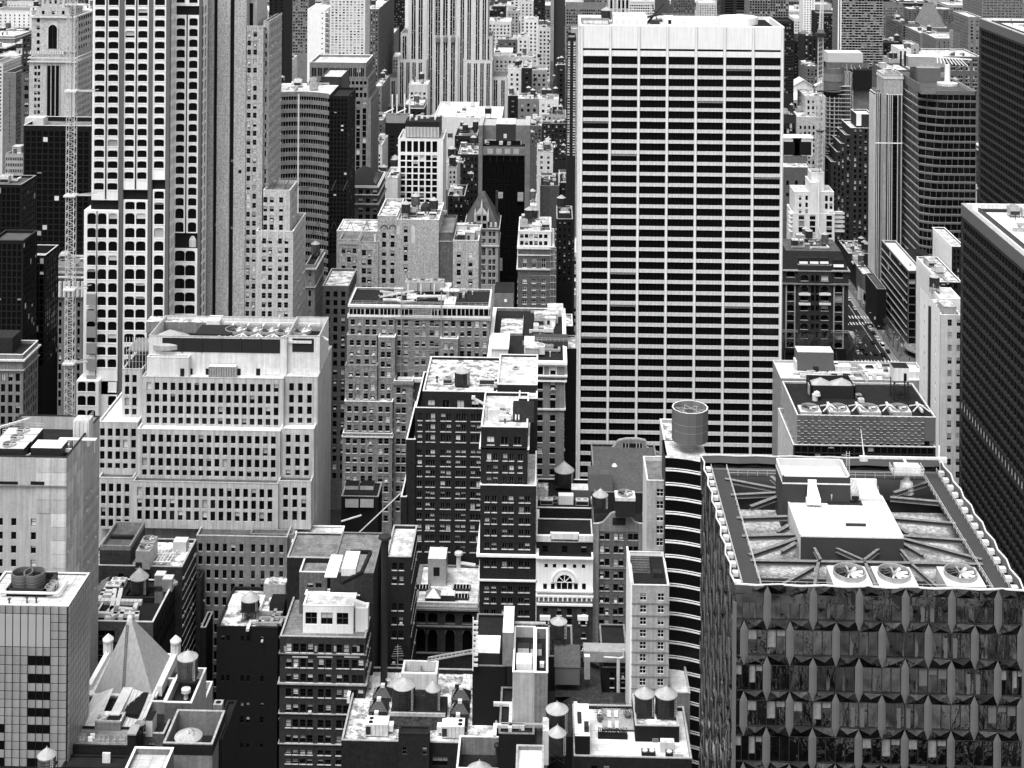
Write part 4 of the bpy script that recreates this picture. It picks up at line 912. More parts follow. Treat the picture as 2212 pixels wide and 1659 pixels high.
 block(T,-14,110,1555,Y+.5,30,'brick_pale','roof_grey',par=1,cop='stone_pale',rows=[(1608,34),(1664,34),(1722,34),(1780,34),(1838,34),(1896,34),(1955,34),(2014,34)],h=34,cols=[15,50,86],w=26,belts=[(1575,8,.4,'stone_pale')],**K)
 block(T,110,240,1568,Y+.2,30,'brick_pale','roof_grey',par=1,rows=[(1620,38),(1680,38),(1738,38),(1796,38),(1854,38),(1912,38)],h=38,cols=[147,183],w=28,**K)
 block(T,-30,235,1500,Y+12,20,'brick_pale','roof_stained',par=.4,cop='white_trim')
 block(T,624,724,1510,Y+1,30,'brick_mid','roof_grey',par=1,rows=[(1600,40),(1740,40)],h=40,cols=[],w=26,belts=[(1560,6,.2,'brick_pale')],**K)
 block(T,724,890,1560,Y+.6,26,'brick_pale','roof_grey',par=1.4,cop='white_trim',rows=[(1632,38),(1690,38),(1748,38),(1806,38),(1864,38)],h=38,cols=[762,838],w=27,**K)
 X0,z=P(100,1520,Y+14); m=MB()
 for i in range(6):
  x=X0-20+i*7; m.bar((x,Y+14,z-2),(x+3,Y+16,z+5),.12,'metal_dark'); m.bar((x+6,Y+14,z-2),(x+3,Y+16,z+5),.12,'metal_dark')
 one('billboard_frame',m,'row of dark angled steel frames on the blank walled brick block','steel frame',(X0,Y+14,z))
 x=P(540,1405,Y+10)[0]; z=P(540,1425,Y)[1]-1; m=MB(); m.lathe(x,Y+16,[(2.2,z),(2.2,z+3),(0.1,z+5)],14,'wood_tank'); one('short_tank',m,'short conical tank on the blank walled brick block roof','tank',(x,Y+16,z))
 clutter(T,P(370,1425,Y)[0],P(620,1425,Y)[0],Y+2,Y+28,z,9); clutter(T,P(730,1550,Y)[0],P(880,1550,Y)[0],Y+2,Y+24,P(800,1560,Y)[1]-1.4,4,('air_unit','bulkhead'))
 T.fin()
salmon()
def brown():
 TT(5); K=dict(wk='duo',fr='frame_grey',mix=(.55,.35,.1),rec=.3,sill='stone_light')
 T=Thing('office_building','dark brown brick building with white parapet copings and a projecting tower, centre','office building')
 RR=[(1022,46),(1092,46),(1160,46),(1258,38),(1325,38),(1392,38),(1460,38),(1530,38),(1602,38),(1672,38),(1742,38),(1812,38),(1880,38)]
 D=dict(wall='brick_dark',cop='white_trim')
 X0,X1,a,b,zr=block(T,528,1012,880,434,30,'brick_dark','roof_stained',par=.8,cop='white_trim',rows=[(936,52)],h=52,cols=[583,678,773,868,963],w=46,sp=60,sw=30,**K)
 block(T,478,930,988,431,30,'brick_dark','roof_dark',par=3.,cop='white_trim',rows=RR,h=40,cols=[510,564,594,660,697,758,794,855,892],w=30,sp=56,sw=26,**K)
 block(T,420,480,1190,430.4,30,'brick_dark','roof_dark',par=6,cop='white_trim',rows=RR[3:],h=38,cols=[469],w=28,**K)
 block(T,385,424,1562,429.6,28,'brick_dark','roof_dark',par=8,cop='white_trim')
 block(T,905,1208,1110,402,26,'brick_dark','roof_white',par=.9,cop='white_trim',rows=[(1172,52)],h=52,cols=[968,1057,1142],w=48,sp=60,sw=30,belts=[(1238,12,.5,'white')],**K)
 block(T,1010,1270,835,430,26,'brick_dark','roof_white',par=.6,cop='white_trim',rows=[(1022,46),(1092,46)],h=46,cols=[1210],w=26,**K)
 block(T,1150,1270,925,424,8,'brick_dark','roof_white',par=.5,cop='white_trim',rows=[(965,50)],h=50,cols=[1210],w=30,**K)
 block(T,900,1262,1488,400.5,27,'brick_dark','roof_white',par=.9,cop='white',rows=[(1556,40)]+[(1624+75*i,38) for i in range(3)]+[(1860,38),(1980,36),(2142,36),(2216,36),(2296,36),(2370,36)],h=40,cols=[946,992,1060,1100,1168,1208],w=32,sp=48,sw=24,belts=[(1930,14,.9,'white'),(2095,10,.5,'white')],**K)
 block(T,903,1205,1245,401.5,26,'brick_dark','roof_white',par=.2,rows=[(1282,44),(1358,44),(1434,44)],h=44,cols=[958,1000,1062,1104,1160],w=30,sp=48,sw=24,**K)
 T.lim=300; T.fin()
 bb=MB();
 tank(783,838,48,76,36,16,449,'round wooden water tank with a pale cone roof on the dark brown brick building',zr=zr)
 n='the dark brown brick building'
 for u,v,kk,s in((690,830,'air_unit',1),(945,835,'air_unit',0),(980,830,'air_unit',2),(1015,880,'air_unit',1),(620,820,'vent_pipe',0),(1130,815,'chimney',1),(870,840,'vent_pipe',1)):
  x,y=G(u,v,zr); put(kk,s,x,y,zr,0,n,1.5)
 z=zr
 m=MB()
 def run(pts,r,mt='metal_pale'):
  q=[(*G(u,v,z+h),z+h) for u,v,h in pts]
  for a_,b_ in zip(q,q[1:]): m.bar(a_,b_,r,mt)
 run([(990,830,1),(1080,830,1),(1080,920,1),(1030,925,1)],.7); run([(1100,850,1.4),(1100,940,1.4),(1150,940,1.4)],.35); run([(1000,900,1.5),(1000,960,1.5)],.5)
 one('duct_work',m,'bulky pale ducts on the rear roof of the dark brown brick building','ducts',(*G(1050,880,z),z))
 z=P(1050,1110,402)[1]-.9; m=MB()
 run([(1020,1045,1.2),(1100,1045,1.2),(1110,1000,1.2),(1080,960,2)],.9); run([(1000,960,1.4),(1080,970,1.4),(1080,1000,1.4)],.9); run([(1130,960,2),(1130,1060,2)],.3); run([(1150,1000,2),(1150,1060,2)],.25)
 one('duct_work',m,'curling white ducts on the tower roof of the dark brown brick building','ducts',(*G(1050,1040,z),z))
 m=MB(); x,y=G(980,1055,z); m.box(x-2,x+2,y-1,y+1,z,z+3,'metal_pale'); m.bar((x-6,y,z+6),(x,y,z+3),.4,'metal_pale'); m.bar((x-6,y,z+6),(x-5,y,z+6),.6,'metal_pale'); m.bar((x-1.5,y-1,z),(x-1.5,y-1,z+4),.15,'metal'); one('fan_unit',m,'white air handler with a sloping arm on the brown brick tower roof','air handler',(x,y,z))
 for u,v in((1060,1085),(1175,1040)): x,y=G(u,v,z); put('vent_pipe',0,x,y,z,0,n)
 m=MB(); xx,yy=G(1180,1060,z); m.box(xx-3,xx+3,yy-2,yy+3,z,z+4.2,'brick_brown',top='roof_dark'); one('lift_head',m,'dark lift head at the right rear of the brown brick tower roof','lift head',(xx,yy,z))
 # white corniced building behind to the right
 T=Thing('hotel_building','grey building with white cornices and busy roof plant beside the banded slab','hotel building')
 K=dict(wk='dh',fr='frame_dark',mix=(.75,.2,.05),rec=.3,sill='stone_light')
 X0,X1,a,b,zr=block(T,960,1446,680,480,56,'stone_grey','roof_dark',par=1,cop='white',rows=[(718,48),(812,50),(878,44),(935,56)]+[(1028+70*i,38) for i in range(6)],h=46,cols=[1030,1112,1203,1290,1372],w=34,sp=60,sw=24,belts=[(682,16,.9,'white'),(706,4,.4,'white'),(768,8,1.,'stone_light'),(778,10,.6,'stone_grey'),(800,8,.8,'white'),(984,10,.5,'stone_light')],**K)
 pb=T.mb('quoin')
 for x in(1030,1112,1203,1290,1372):
  for a_,b_,c_,d_ in((x-24,x-18,712,770),(x+18,x+24,712,770),(x-24,x+24,708,714)): pbox(pb,a_,b_,c_,d_,479.9,.08,'white_trim')
 T.fin()
 block_T=T; n='the white corniced grey building'
 m=MB(); x0,x1,z0,z1=pbox(m,972,1078,604,680,481,14,'stone_light',top='roof_white'); pbox(m,965,1085,596,606,480.6,15,'white'); one('corner_pavilion',m,'white corner pavilion on the left of the white corniced roof','pavilion',(x0,481,z0))
 m=MB(); x0,x1,z0,z1=pbox(m,1185,1250,576,680,490,9,'white',top='white');
 for q in(1205,1225): pbox(m,q,q+9,650,672,489.9,.1,'metal')
 one('white_tank_box',m,'tall white box unit in the middle of the white corniced roof','plant box',(x0,490,z0))
 m=MB(); x0,x1,z0,z1=pbox(m,1030,1175,500,640,508,16,'concrete',top='roof_stained'); rail(m,[(x0,508.2,z1),(x1,508.2,z1),(x1,524,z1)],1.3,2); one('plant_house',m,'grey plant house with a railed top on the white corniced roof','plant house',(x0,508,z0))
 m=MB(); x0,x1,z0,z1=pbox(m,1335,1438,350,470,530,8,'stone_light',top='roof_white'); rail(m,[(x0,530,z1),(x1,530,z1)],1.3,2); one('stair_tower',m,'tall pale stair tower at the back right of the white corniced roof','stair tower',(x0,530,z0))
 m=MB(); x0,x1,z0,z1=pbox(m,990,1115,240,640,545,14,'concrete',top='roof_dark'); pbox(m,1056,1074,280,298,544.9,.1,'white'); one('blank_tower',m,'blank grey concrete tower with one small hatch behind the white corniced roof','tower',(x0,545,z0))
 clutter(T,X0+13,X1-3,486,533,zr,30,('air_unit','duct_run','duct_run','air_unit','cooling_tower','vent_pipe','bulkhead'),where=n)
 m=MB(); x,y=G(1280,600,zr); m.box(x-2,x+10,y,y+8,zr+.5,zr+2.5,'ribbed_dark'); rail(m,[(x-2,y,zr+2.5),(x+10,y,zr+2.5)],1.2,1.5); one('ribbed_platform',m,'ribbed dark platform with a stair on the white corniced roof','platform',(x,y,zr))
 T=Thing('office_slab','narrow black slab squeezed against the banded white tower','office slab')
 block(T,1446,1524,600,520,14,'black','roof_stained',par=.4,cop='metal'); block(T,1446,1500,455,540,14,'black','roof_stained',par=.4,cop='metal_pale'); T.fin()
brown()
def FB(name_,label,cat,xl,xr,yt,Y,D,**k):
 T=Thing(name_,label,cat); block(T,xl,xr,yt,Y,D,**k); T.fin(); return T
def empire():
 TT(2); Y=1250
 T=Thing('skyscraper','stepped pale limestone skyscraper with dark vertical window stripes, top centre','skyscraper')
 K=dict(wk='plain',far=True,spandrel='brick_brown',rv='brick_brown',mix=(.75,.12,.13),rec=.9)
 R=(-30,15.6,60); S='stone_light'
 def bb(xl,xr,yt,Yc,D,cols,g=1,yb=None,w=11):
  rr=(yt+20,15.6,int((760-yt)/15.6))
  block(T,xl,xr,yt,Yc,D,S,'roof_grey',par=1,cop='stone_light',rows=rr,cols=cols,w=w,h=8.5,g=g,gg=3.5,sp=40,sg=1,sw=14,**K)
 bb(435,555,-60,Y,40,[470,515],2,w=11); bb(600,756,232,Y-2,40,[626,675,724],2,w=11); bb(745,950,-60,Y,40,[785,830,885,928],2,w=10)
 bb(555,605,-60,Y+1,40,[580],2,w=10); block(T,604,742,-60,Y+3,30,S,par=.5,rows=(-50,15.6,20),cols=[627,675,722],w=13,h=8.5,g=2,gg=3.5,far=True,spandrel='brick_brown',rv='brick_brown',rec=.5)
 ar=T.mb('crown_arch')
 for u in(626,675,724):
  x,z=P(u,250,Y-2); ar.lathe(x,Y-1.6,[(2.2,z-3),(2.2,z+1),(1.2,z+3),(.1,z+3.6)],10,'stone_grey')
 bb(385,437,215,Y+4,36,[410],2,w=10); bb(915,980,235,Y+4,36,[946],2,w=10)
 bb(365,552,385,Y-8,40,[392,432,472,512],2,w=9); bb(790,978,390,Y-8,40,[828,870,912,952],2,w=9)
 bb(262,368,505,Y-2,40,[298,336],2,w=9); bb(975,1078,500,Y-2,40,[1000,1048],2,w=9)
 T.fin()
empire()
def mids():
 TT(2); K=dict(rec=.3)
 FB('commercial_building','long low white roofed building at the foot of the stepped limestone skyscraper','commercial building',600,866,760,1120,70,wall='white_trim',roof='roof_clean',cop='white',par=1.2,cl=6)
 FB('commercial_building','low white box building right of the long white roof below the limestone skyscraper','commercial building',866,1040,765,1090,50,wall='white_trim',roof='roof_clean',par=1,cop='white')
 tank(952,735,22,32,18,34,1085,'dark water tank with a white cone roof on tall lattice legs below the limestone skyscraper')
 T=FB('apartment_block','black brick apartment block with white duct work on its roof, below the limestone skyscraper','apartment block',285,432,800,900,28,wall='brick_black',roof='roof_dark',rows=(880,27,9),cols=[330,372],w=26,h=14,wk='plain',mix=(.8,.1,.1),rec=.2,par=.5,sp=40)
 m=MB(); x0,x1,z0,z1=pbox(m,290,432,738,800,903,16,'metal','metal'); pbox(m,300,430,690,738,906,8,'metal_dark','metal_dark')
 for u in(330,410): x,z=P(u,735,902.5); m.bar((x,902.5,z),(x,902.5,z+12),.45,'white',6); m.bar((x+3,902.5,z),(x+3,902.5,z+12),.45,'white',6); m.bar((x-5,902.5,z),(x+1,902.5,z+3),.45,'white',6)
 one('roof_plant',m,'grey plant house with white bent pipes on the black brick apartment block','roof plant',(x0,903,z0))
 # white grid building
 T=Thing('office_building','white framed grid office building with a black plant box on its roof','office building')
 X0,X1,a,b,zr=block(T,368,660,900,760,26,'white','roof_white',par=1.2,cop='white',rows=[(915,72)]+[(1006+40.8*i,34) for i in range(14)],cols=(400,41.2,7),w=31,h=34,wk='duo',mix=(.85,.12,.03),rec=.6,sp=34,sw=22,fr='frame_dark'); T.fin()
 m=MB(); x0,x1,z0,z1=pbox(m,415,636,788,890,765,18,'metal_dark',top='roof_dark');
 for i in range(40): x=x0+(x1-x0)*i/40; m.box(x,x+.18,764.8,765,z0+5,z1,'metal_dark')
 for i in range(24): x=x0+(x1-x0)*(i+.5)/24; m.bar((x,764.7,z0),(x,764.7,z0+5.5),.22,'white')
 one('plant_screen',m,'black slatted plant box behind white posts on the white grid office roof','plant screen',(x0,765,z0)); T.nick='black plant box of the white grid building'
 clutter(T,x0+1,x1-1,766,782,z1,6,('air_unit','cooling_tower','duct_run'))
 # black glass building in grey frame
 T=Thing('office_building','grey framed office building with a sheer black glass front, centre','office building')
 Y=720
 for xa,xb in((890,916),(1191,1224)):
  pbox(T.mb('frame'),xa,xb,812,1900,Y,26,'concrete',top='concrete_pale')
 pbox(T.mb('frame'),1131,1191,812,930,Y+9,17,'concrete',top='concrete_pale'); pbox(T.mb('frame'),916,1003,812,905,Y+9,17,'concrete',top='concrete_pale'); pbox(T.mb('dark_inset'),1003,1131,805,912,Y+9.3,17,'ribbed_dark',top='roof_white'); pbox(T.mb('window'),1052,1072,868,895,Y+9.2,.1,'blind_pale')
 pbox(T.mb('terrace'),916,1190,958,1900,Y+1.4,10,'black'); pbox(T.mb('band'),917,1190,953,1006,Y+.5,.9,'concrete')
 for u in(965,1021,1077,1133): pbox(T.mb('band_panel'),u-18,u+18,964,998,Y+.45,.06,'concrete_pale')
 Xa=P(917,1010,Y)[0];
 facade(T,(Xa,Y+1.2),0,P(1190,1010,Y)[0]-Xa,P(1000,1006,Y)[1],20,[(.3+i*3.42,3.4+i*3.42) for i in range(18)],[(P(1000,1010+33*i,Y)[1]-7.0,P(1000,1010+33*i,Y)[1]-.3) for i in range(0,30)],dict(wk='pane',rec=.05,mix=(.97,.02,.01)),'metal_dark')
 T.fin(); z=P(1000,953,Y)[1]; T.nick='terrace of the grey framed black glass building'
 X0=P(920,950,Y)[0]; clutter(T,X0,X0+58,Y+2,Y+9,z,5,('air_unit','vent_pipe'))
 m=MB(); x0,x1,z0,z1=pbox(m,945,1165,912,940,Y+8.4,.4,'white_trim')
 for i in range(22):
  for j in range(3): x=x0+(x1-x0)*(i+.5)/22; zz=z0+(z1-z0)*(j+.5)/3; m.box(x-.45,x+.45,Y+8.3,Y+8.4,zz-.45,zz+.45,'black')
 one('lattice_screen',m,'white perforated screen on the terrace of the grey framed black glass building','lattice screen',(x0,Y+8,z0))
 # gabled chateau building
 T=Thing('office_building','ornate pale building with a steep pyramid roof and pointed dormer, centre','office building')
 Y=680; K2=dict(wk='duo',mix=(.7,.25,.05),fr='frame_white',rec=.5)
 X0,X1,a,b,zr=block(T,800,1018,1475,Y,24,'stone_pale','slate',par=.1,cop='stone_light',rows=[(1500,34),(1548,30),(1605,54),(1680,34),(1720,34),(1765,34),(1810,34)],cols=[822,852,910,926,964,990],w=20,h=34,belts=[(1478,6,.6,'stone_light'),(1590,6,.4,'stone_light')],sp=30,sw=18,**K2)
 rf=T.mb('steep_roof'); xm=P(915,1250,Y+9)[0]; zt=P(915,1250,Y+9)[1]; z0=zr
 c=[(X0-.3,Y-.3,z0),(X1+.3,Y-.3,z0),(X1+.3,Y+24,z0),(X0-.3,Y+24,z0)]; tp=[(xm-1,Y+9,zt),(xm+1,Y+9,zt),(xm+1,Y+13,zt),(xm-1,Y+13,zt)]
 for i in range(4): rf.poly([c[i],c[(i+1)%4],tp[(i+1)%4],tp[i]],'copper')
 rf.poly(tp,'copper')
 dm=T.mb('dormer'); x0,x1,q0,q1=pbox(dm,872,948,1390,1478,Y-.5,9,'stone_pale'); xm2=(x0+x1)/2; pk=P(910,1330,Y)[1]
 dm.poly([(x0-.3,Y-.6,q1),(x1+.3,Y-.6,q1),(xm2,Y-.6,pk)],'stone_light'); dm.poly([(x0-.3,Y-.6,q1),(xm2,Y-.6,pk),(xm2,Y+9,pk),(x0-.3,Y+9,q1)],'copper'); dm.poly([(xm2,Y-.6,pk),(x1+.3,Y-.6,q1),(x1+.3,Y+9,q1),(xm2,Y+9,pk)],'copper')
 for u in(892,928): q=MB(); pbox(q,u-12,u+12,1398,1430,Y-.56,.05,'glass'); pbox(q,u-12,u+12,1448,1478,Y-.56,.05,'glass'); T.part('window',q)
 for u in(868,910,952): x,z=P(u,1395 if u!=910 else 1335,Y-.6); T.mb('finial').lathe(x,Y-.6,[(.5,z-3),(.5,z),(.05,z+3.4)],6,'stone_light')
 for u in(822,846,970,1000): x,z=P(u,1475,Y); T.mb('finial').box(x-.5,x+.5,Y,Y+1,z,z+2.2,'stone_light')
 T.fin(); m=MB(); pbox(m,1000,1016,1240,1400,Y+14,2,'brick_brown'); one('chimney_stack',m,'tall brick chimney behind the steep roofed ornate pale building','chimney',(P(1008,1400,Y+14)[0],Y+14,60))
 # pyramid roofed brick building left
 T=Thing('office_building','grey brick building with a dark pyramid roof and arched top windows, left of centre','office building')
 Y=700; X0,X1,a,b,zr=block(T,0,236,1205,Y,32,'brick_mid','slate',par=.2,cop='stone_light',rows=[(1228,34),(1286,30),(1345,30),(1390,38),(1437,30),(1488,30)],cols=[30,78,125,172,218],w=27,h=34,belts=[(1208,8,.6,'stone_light'),(1316,10,.8,'stone_pale'),(1466,6,.4,'stone_pale'),(1258,5,.7,'stone_light')],sp=40,wk='duo',mix=(.6,.3,.1),fr='frame_grey',rec=.4)
 rf=T.mb('pyramid_roof'); xm,zt=P(148,1070,Y+16); c=[(X0+1,Y+1,zr),(X1-1,Y+1,zr),(X1-1,Y+31,zr),(X0+1,Y+31,zr)]
 for i in range(4): rf.poly([c[i],c[(i+1)%4],(xm,Y+16,zt)],'slate')
 for i in range(7): rf.bar((X1-1.2,Y+4+i*3.6,zr+.5),(xm+1+(i-3)*.15,Y+15,zt-2),.15,'metal')
 T.fin()
 # scaffolded brick building
 T=Thing('apartment_building','brick building with white window surrounds wrapped in scaffolding, left of the banded slab','apartment building')
 Y=600; X0,X1,a,b,zr=block(T,1145,1375,1600,Y,30,'brick_mid','roof_stained',par=.6,cop='white_trim',rows=[(1675,60),(1810,26),(1855,26),(1900,26),(1945,26),(1990,26)],cols=[1190,1250,1312],w=26,h=26,wk='grid',fr='frame_white',mix=(.8,.2,0),sill='white_trim',belts=[(1602,12,.4,'white_trim'),(1738,10,.6,'stone_light'),(1650,6,.3,'white_trim')],rec=.3,sp=40)
 block(T,1148,1360,1500,Y+3,24,'stone_light','roof_stained',par=.6,cop='white',rows=[(1518,26),(1562,28)],cols=[1170,1200,1230,1262,1292,1325],w=22,h=26,wk='duo',mix=(.6,.3,.1),rec=.5); T.fin()
 m=MB(); xa,xb=P(1355,1600,Y)[0],P(1392,1600,Y)[0]
 for i in range(4): x=xa+(xb-xa)*i/3; m.bar((x,Y-1.5,20),(x,Y-1.5,P(1370,1600,Y)[1]),.09,'metal')
 for i in range(26): z=25+i*2.9; m.bar((xa-8,Y-1.5,z),(xb,Y-1.5,z),.07,'metal'); m.box(xa,xb,Y-1.6,Y-.4,z,z+.1,'metal')
 one('scaffold',m,'full height scaffold on the right edge of the brick building with white window surrounds','scaffold',(xa,Y-1.5,20))
 clutter(T,X0+1,X1-2,Y+4,Y+24,P(1250,1500,Y+3)[1]-.6,9); tank(1257,1405,22,42,18,14,Y+26,'wooden tank behind the scaffolded brick building')
 # assorted middle distance between limestone tower and banded slab
 L=[('brick building with a square blank end wall and roof boxes',1288,1412,1205,740,30,'brick_mid','roof_dark',None,None),
       ('narrow dark brick building hard against the banded slab',1412,1500,1185,745,30,'brick_black','roof_dark',(1220,40,14),30),
       ('pale brick building with balconies and a row of dark windows',1268,1372,985,860,26,'stone_light','roof_white',(1010,34,6),32),
       ('low dark brick block behind the chateau roof',755,890,1000,840,30,'brick_dark','roof_stained',(1022,42,8),22),
       ('white fronted narrow building beside the white grid block',690,750,1085,800,30,'stone_light','roof_white',(1110,30,12),24),
       ('dark striped apartment block with pale piers near the banded slab',1300,1490,800,960,26,'brick_dark','roof_dark',(812,30,8),24),
       ('pale penthouse block under two water tanks',1330,1456,745,975,20,'stone_pale','roof_grey',(760,34,3),24),
       ('dark low building right of the white grid block',735,880,880,930,30,'brick_dark','roof_dark',(905,28,6),20),
       ('dark block between the two pyramid roofs',690,800,1270,720,24,'brick_black','roof_dark',(1290,34,6),26),
       ('dark brick block left of the banded slab foot',1395,1500,1420,640,24,'brick_black','roof_dark',(1440,40,10),26),
       ('white roofed low block behind the grey framed building',1224,1300,815,980,30,'brick_mid','roof_clean',(840,24,5),20),
       ('grey block behind the white grid building',200,270,780,960,30,'stone_grey','roof_stained',(810,26,8),18),
       ('pale low block left of the white grid building',200,266,940,850,30,'stone_light','roof_white',(1000,28,5),20),
       ('low pale building beside the pyramid roofed brick building',282,366,1155,745,30,'stone_light','roof_stained',(1330,26,4),26)]
 for (lab,xl,xr,yt,Y,D,wl,rf_,rw,p) in L:
  FB('city_building',lab,'building',xl,xr,yt,Y,D,wall=wl,roof=rf_,rows=rw,h=(rw[1]*.55 if rw else None),p=p,w=(p*.5 if p else None),wk='dh',rec=.3,mix=(.6,.3,.1),cop='stone_pale',sp=p,cl=6)
 for i,(u,v,r,hb,hc,Y) in enumerate(((1383,728,15,38,14,985),(1420,728,15,38,14,985),(1334,965,26,42,20,870),(1440,960,14,18,12,880),(716,1010,26,44,18,860),(706,885,17,22,12,900),(275,1118,24,34,14,760),(788,828,18,34,14,1000),(838,1150,20,24,14,825),(744,1300,22,30,16,715),(1235,880,18,24,14,960),(1437,1000,14,14,10,870))):
  tank(u,v,r,hb,hc,14,Y,['left of a close pair of wood tanks beside the banded slab','right of a close pair of wood tanks beside the banded slab','broad pale water tank on the balconied pale brick building','small water tank on the balconied pale brick building','large dark water tank right of the white grid office building','small white roofed tank right of the white grid office building','dark tank behind the dark pyramid roof','grey tank standing in the dark low roofs above the centre','small tank left of the grey framed black glass building','tank between the chateau roof and the white grid building','pale tank right of the grey framed black glass building','tiny tank low beside the banded slab'][i],hoops=5,wood='wood_tank_pale' if i in(2,10,5) else 'wood_tank')
 # tall towers top centre
 FB('apartment_tower','tall apartment tower with stacked balconies left of the banded slab top','apartment tower',1357,1376,-100,1350,20,wall='concrete',roof='roof_grey',rows=(-80,13.5,34),p=9,w=6,h=7,far=True,sp=12)
 FB('apartment_tower','blank ribbed grey face of the tall balcony tower','apartment tower',1378,1452,-100,1340,24,wall='ribbed_dark',roof='roof_grey',rows=None)
 m=MB(); x0=P(1357,0,1340)[0]; x1=P(1378,0,1340)[0]
 for i in range(36): z=P(1360,-80+13.5*i,1338)[1]; m.box(x0,x1,1336,1340,z,z+.5,'stone_light'); m.box(x0,x1,1335.9,1336,z,z+1.5,'metal')
 one('balcony_stack',m,'stack of pale balconies on the tall tower left of the banded slab','balconies',(x0,1336,0))
 T=FB('apartment_tower','slim dark residential tower with white balcony lines against the banded slab','apartment tower',1466,1522,245,700,18,wall='brick_dark',roof='roof_grey',rows=(262,17,44),cols=[1476,1512],w=13,h=10,wk='plain',mix=(.5,.2,.3),rec=.2,fr='frame_white',sill='white')
 FB('office_tower','dark netted grid tower behind the banded slab left end','office tower',1455,1722,40,1180,30,wall='stone_grey',roof='roof_mid',rows=(62,20,36),p=14,w=10,h=13,far=True,par=3)
 FB('city_building','pale stair head tower above the slim dark residential tower','building',1492,1530,190,900,14,wall='stone_pale',roof='roof_white')
 # right of limestone tower
 B2=[('dark brick building with a pale cornice behind the limestone skyscraper',985,1060,40,1700,30,'brick_dark'),('white multistorey building with arched top windows, upper centre',1185,1276,125,1500,26,'white_trim'),
  ('pale building with paired windows, upper centre',1160,1245,8,1750,26,'stone_light'),('black brick tower, upper centre',1246,1322,-60,1600,26,'brick_dark'),('grey arcaded building with big round headed windows, upper centre',1075,1152,68,1650,26,'stone_pale'),
  ('white corner building with few windows, upper centre',1142,1212,240,1380,26,'white_trim'),('brown building left of the white corner building',1015,1142,255,1390,26,'brick_mid'),('long mansard roofed white building, upper centre',990,1248,368,1290,20,'stone_light'),
  ('white commercial block right of the limestone skyscraper foot',1080,1166,450,1200,26,'white_trim'),('pale block with tall windows, upper centre',1230,1335,455,1230,20,'stone_pale'),('pale long roofed market building',950,1100,140,1550,40,'stone_light'),
  ('pale arched window building beside the balcony tower',1275,1360,180,1450,26,'stone_light'),('white arcaded building under two tanks',1282,1408,645,1050,24,'white_trim'),('grey large windowed building left of the arcaded one',1145,1280,640,1060,24,'stone_grey'),('black framed building right of the limestone skyscraper base',1080,1143,620,1075,24,'brick_black'),
  ('dark brick row in the upper centre gap',1170,1232,440,1180,40,'brick_dark'),('black narrow tower next to the slim dark tower',1400,1450,420,1150,24,'brick_dark')]
 for lab,xl,xr,yt,Y,D,wl in B2:
  q=F*3/Y; FB('city_building',lab,'building',xl,xr,yt,Y,D,wall=wl,roof='roof_white' if wl in('white_trim','stone_light') else 'roof_stained',rows=(yt+3.5*q,3.9*q,14),h=2.2*q,p=3.6*q,w=1.9*q,far=True,rec=.5,cop='stone_light',sp=3.6*q,par=1,cl=5)
 tn=0
 for (u,v,r,Y) in ((1090,408,12,1310),(1050,408,10,1310),(1113,410,12,1305),(1282,370,11,1400),(1304,155,11,1480),(1408,400,12,1160),(1440,412,9,1160),(1258,520,10,1210),(1378,510,11,1190),(1412,555,14,1170),(1210,608,12,1120),(1346,612,17,1110),(1352,275,9,1440)):
  x,z=P(u,v,Y); k=M(r,Y)/1.9; o=put('small_tank',tn%2*1,x,Y,z-2.6*k,0,'a roof right of the limestone skyscraper',k); tn+=1
 # low blocks under those tanks come from the general district infill
 # left top group
 TT(1)
 FB('apartment_tower','tall tower of stacked balconies right of the striped brick skyscraper','apartment tower',1862,2000,-60,1050,30,wall='concrete',roof='roof_grey',rows=(-40,19.5,20),p=16,w=12,h=11,far=True,mix=(.5,.2,.3),sp=16)
 FB('apartment_tower','bright white blank slab with one column of small windows','apartment tower',1993,2108,62,1000,30,wall='white',roof='roof_clean',rows=(80,33,9),cols=[2089],w=8,h=10,far=True,side_mat='white',sp=30,sw=14)
 m=MB();
 for i in range(10):
  x0,z=P(2108,80+33*i,999); x1=P(2130,0,999)[0]; m.box(x0,x1,999,1014,z-.4,z,'stone_light'); m.box(x1-.1,x1,999,1014,z,z+1.2,'metal')
 one('balcony_stack',m,'balconies on the right edge of the bright white blank slab','balconies',(x0,999,0))
 FB('apartment_tower','black slab immediately right of the striped brick skyscraper','apartment tower',1745,1842,-60,900,30,wall='brick_black',roof='roof_dark',rows=(-40,20,24),cols=[1756,1790,1825],w=12,h=10,far=True,mix=(.8,.1,.1))
 T=FB('hotel_tower','white gridded tower with pale windows, upper left of centre','hotel tower',2139,2367,-60,900,24,wall='white_trim',roof='roof_white',rows=(-45,17.5,26),p=24,w=14,h=10,wk='plain',mix=(.1,.2,.7),rec=.25,sp=20,sw=12,fr='frame_grey')
 TT(2)
 T=Thing('office_tower','grey tower with dark vertical window strips and a white setback, left of the limestone skyscraper','office tower')
 K=dict(wk='plain',mix=(.85,.1,.05),rec=.35,fr='frame_dark')
 X0,X1,a,b,zr=block(T,-205,160,405,760,30,'stone_grey','roof_white',par=1.4,cop='white',rows=[(440,56)],h=56,p=38,g=3,gg=2,w=9,sp=34,**K)
 block(T,-180,175,505,758,34,'stone_grey','roof_grey',par=.4,rows=[(525,22),(565,20),(600,30)],h=22,p=26,w=18,sp=26,**K)
 block(T,-150,192,640,757,36,'stone_grey','roof_grey',par=.3,rows=[(655,20)]+[(700+38*i,35) for i in range(22)],cols=[65,110,150],w=24,h=35,sp=40,sw=20,**K)
 T.fin()
 FB('city_building','white building with arched windows left of the white blank slab','building',-410+30,-355+30,390,1000,24,wall='stone_light',roof='roof_white',rows=(410,30,4),p=18,w=9,h=16,far=True,cl=2)
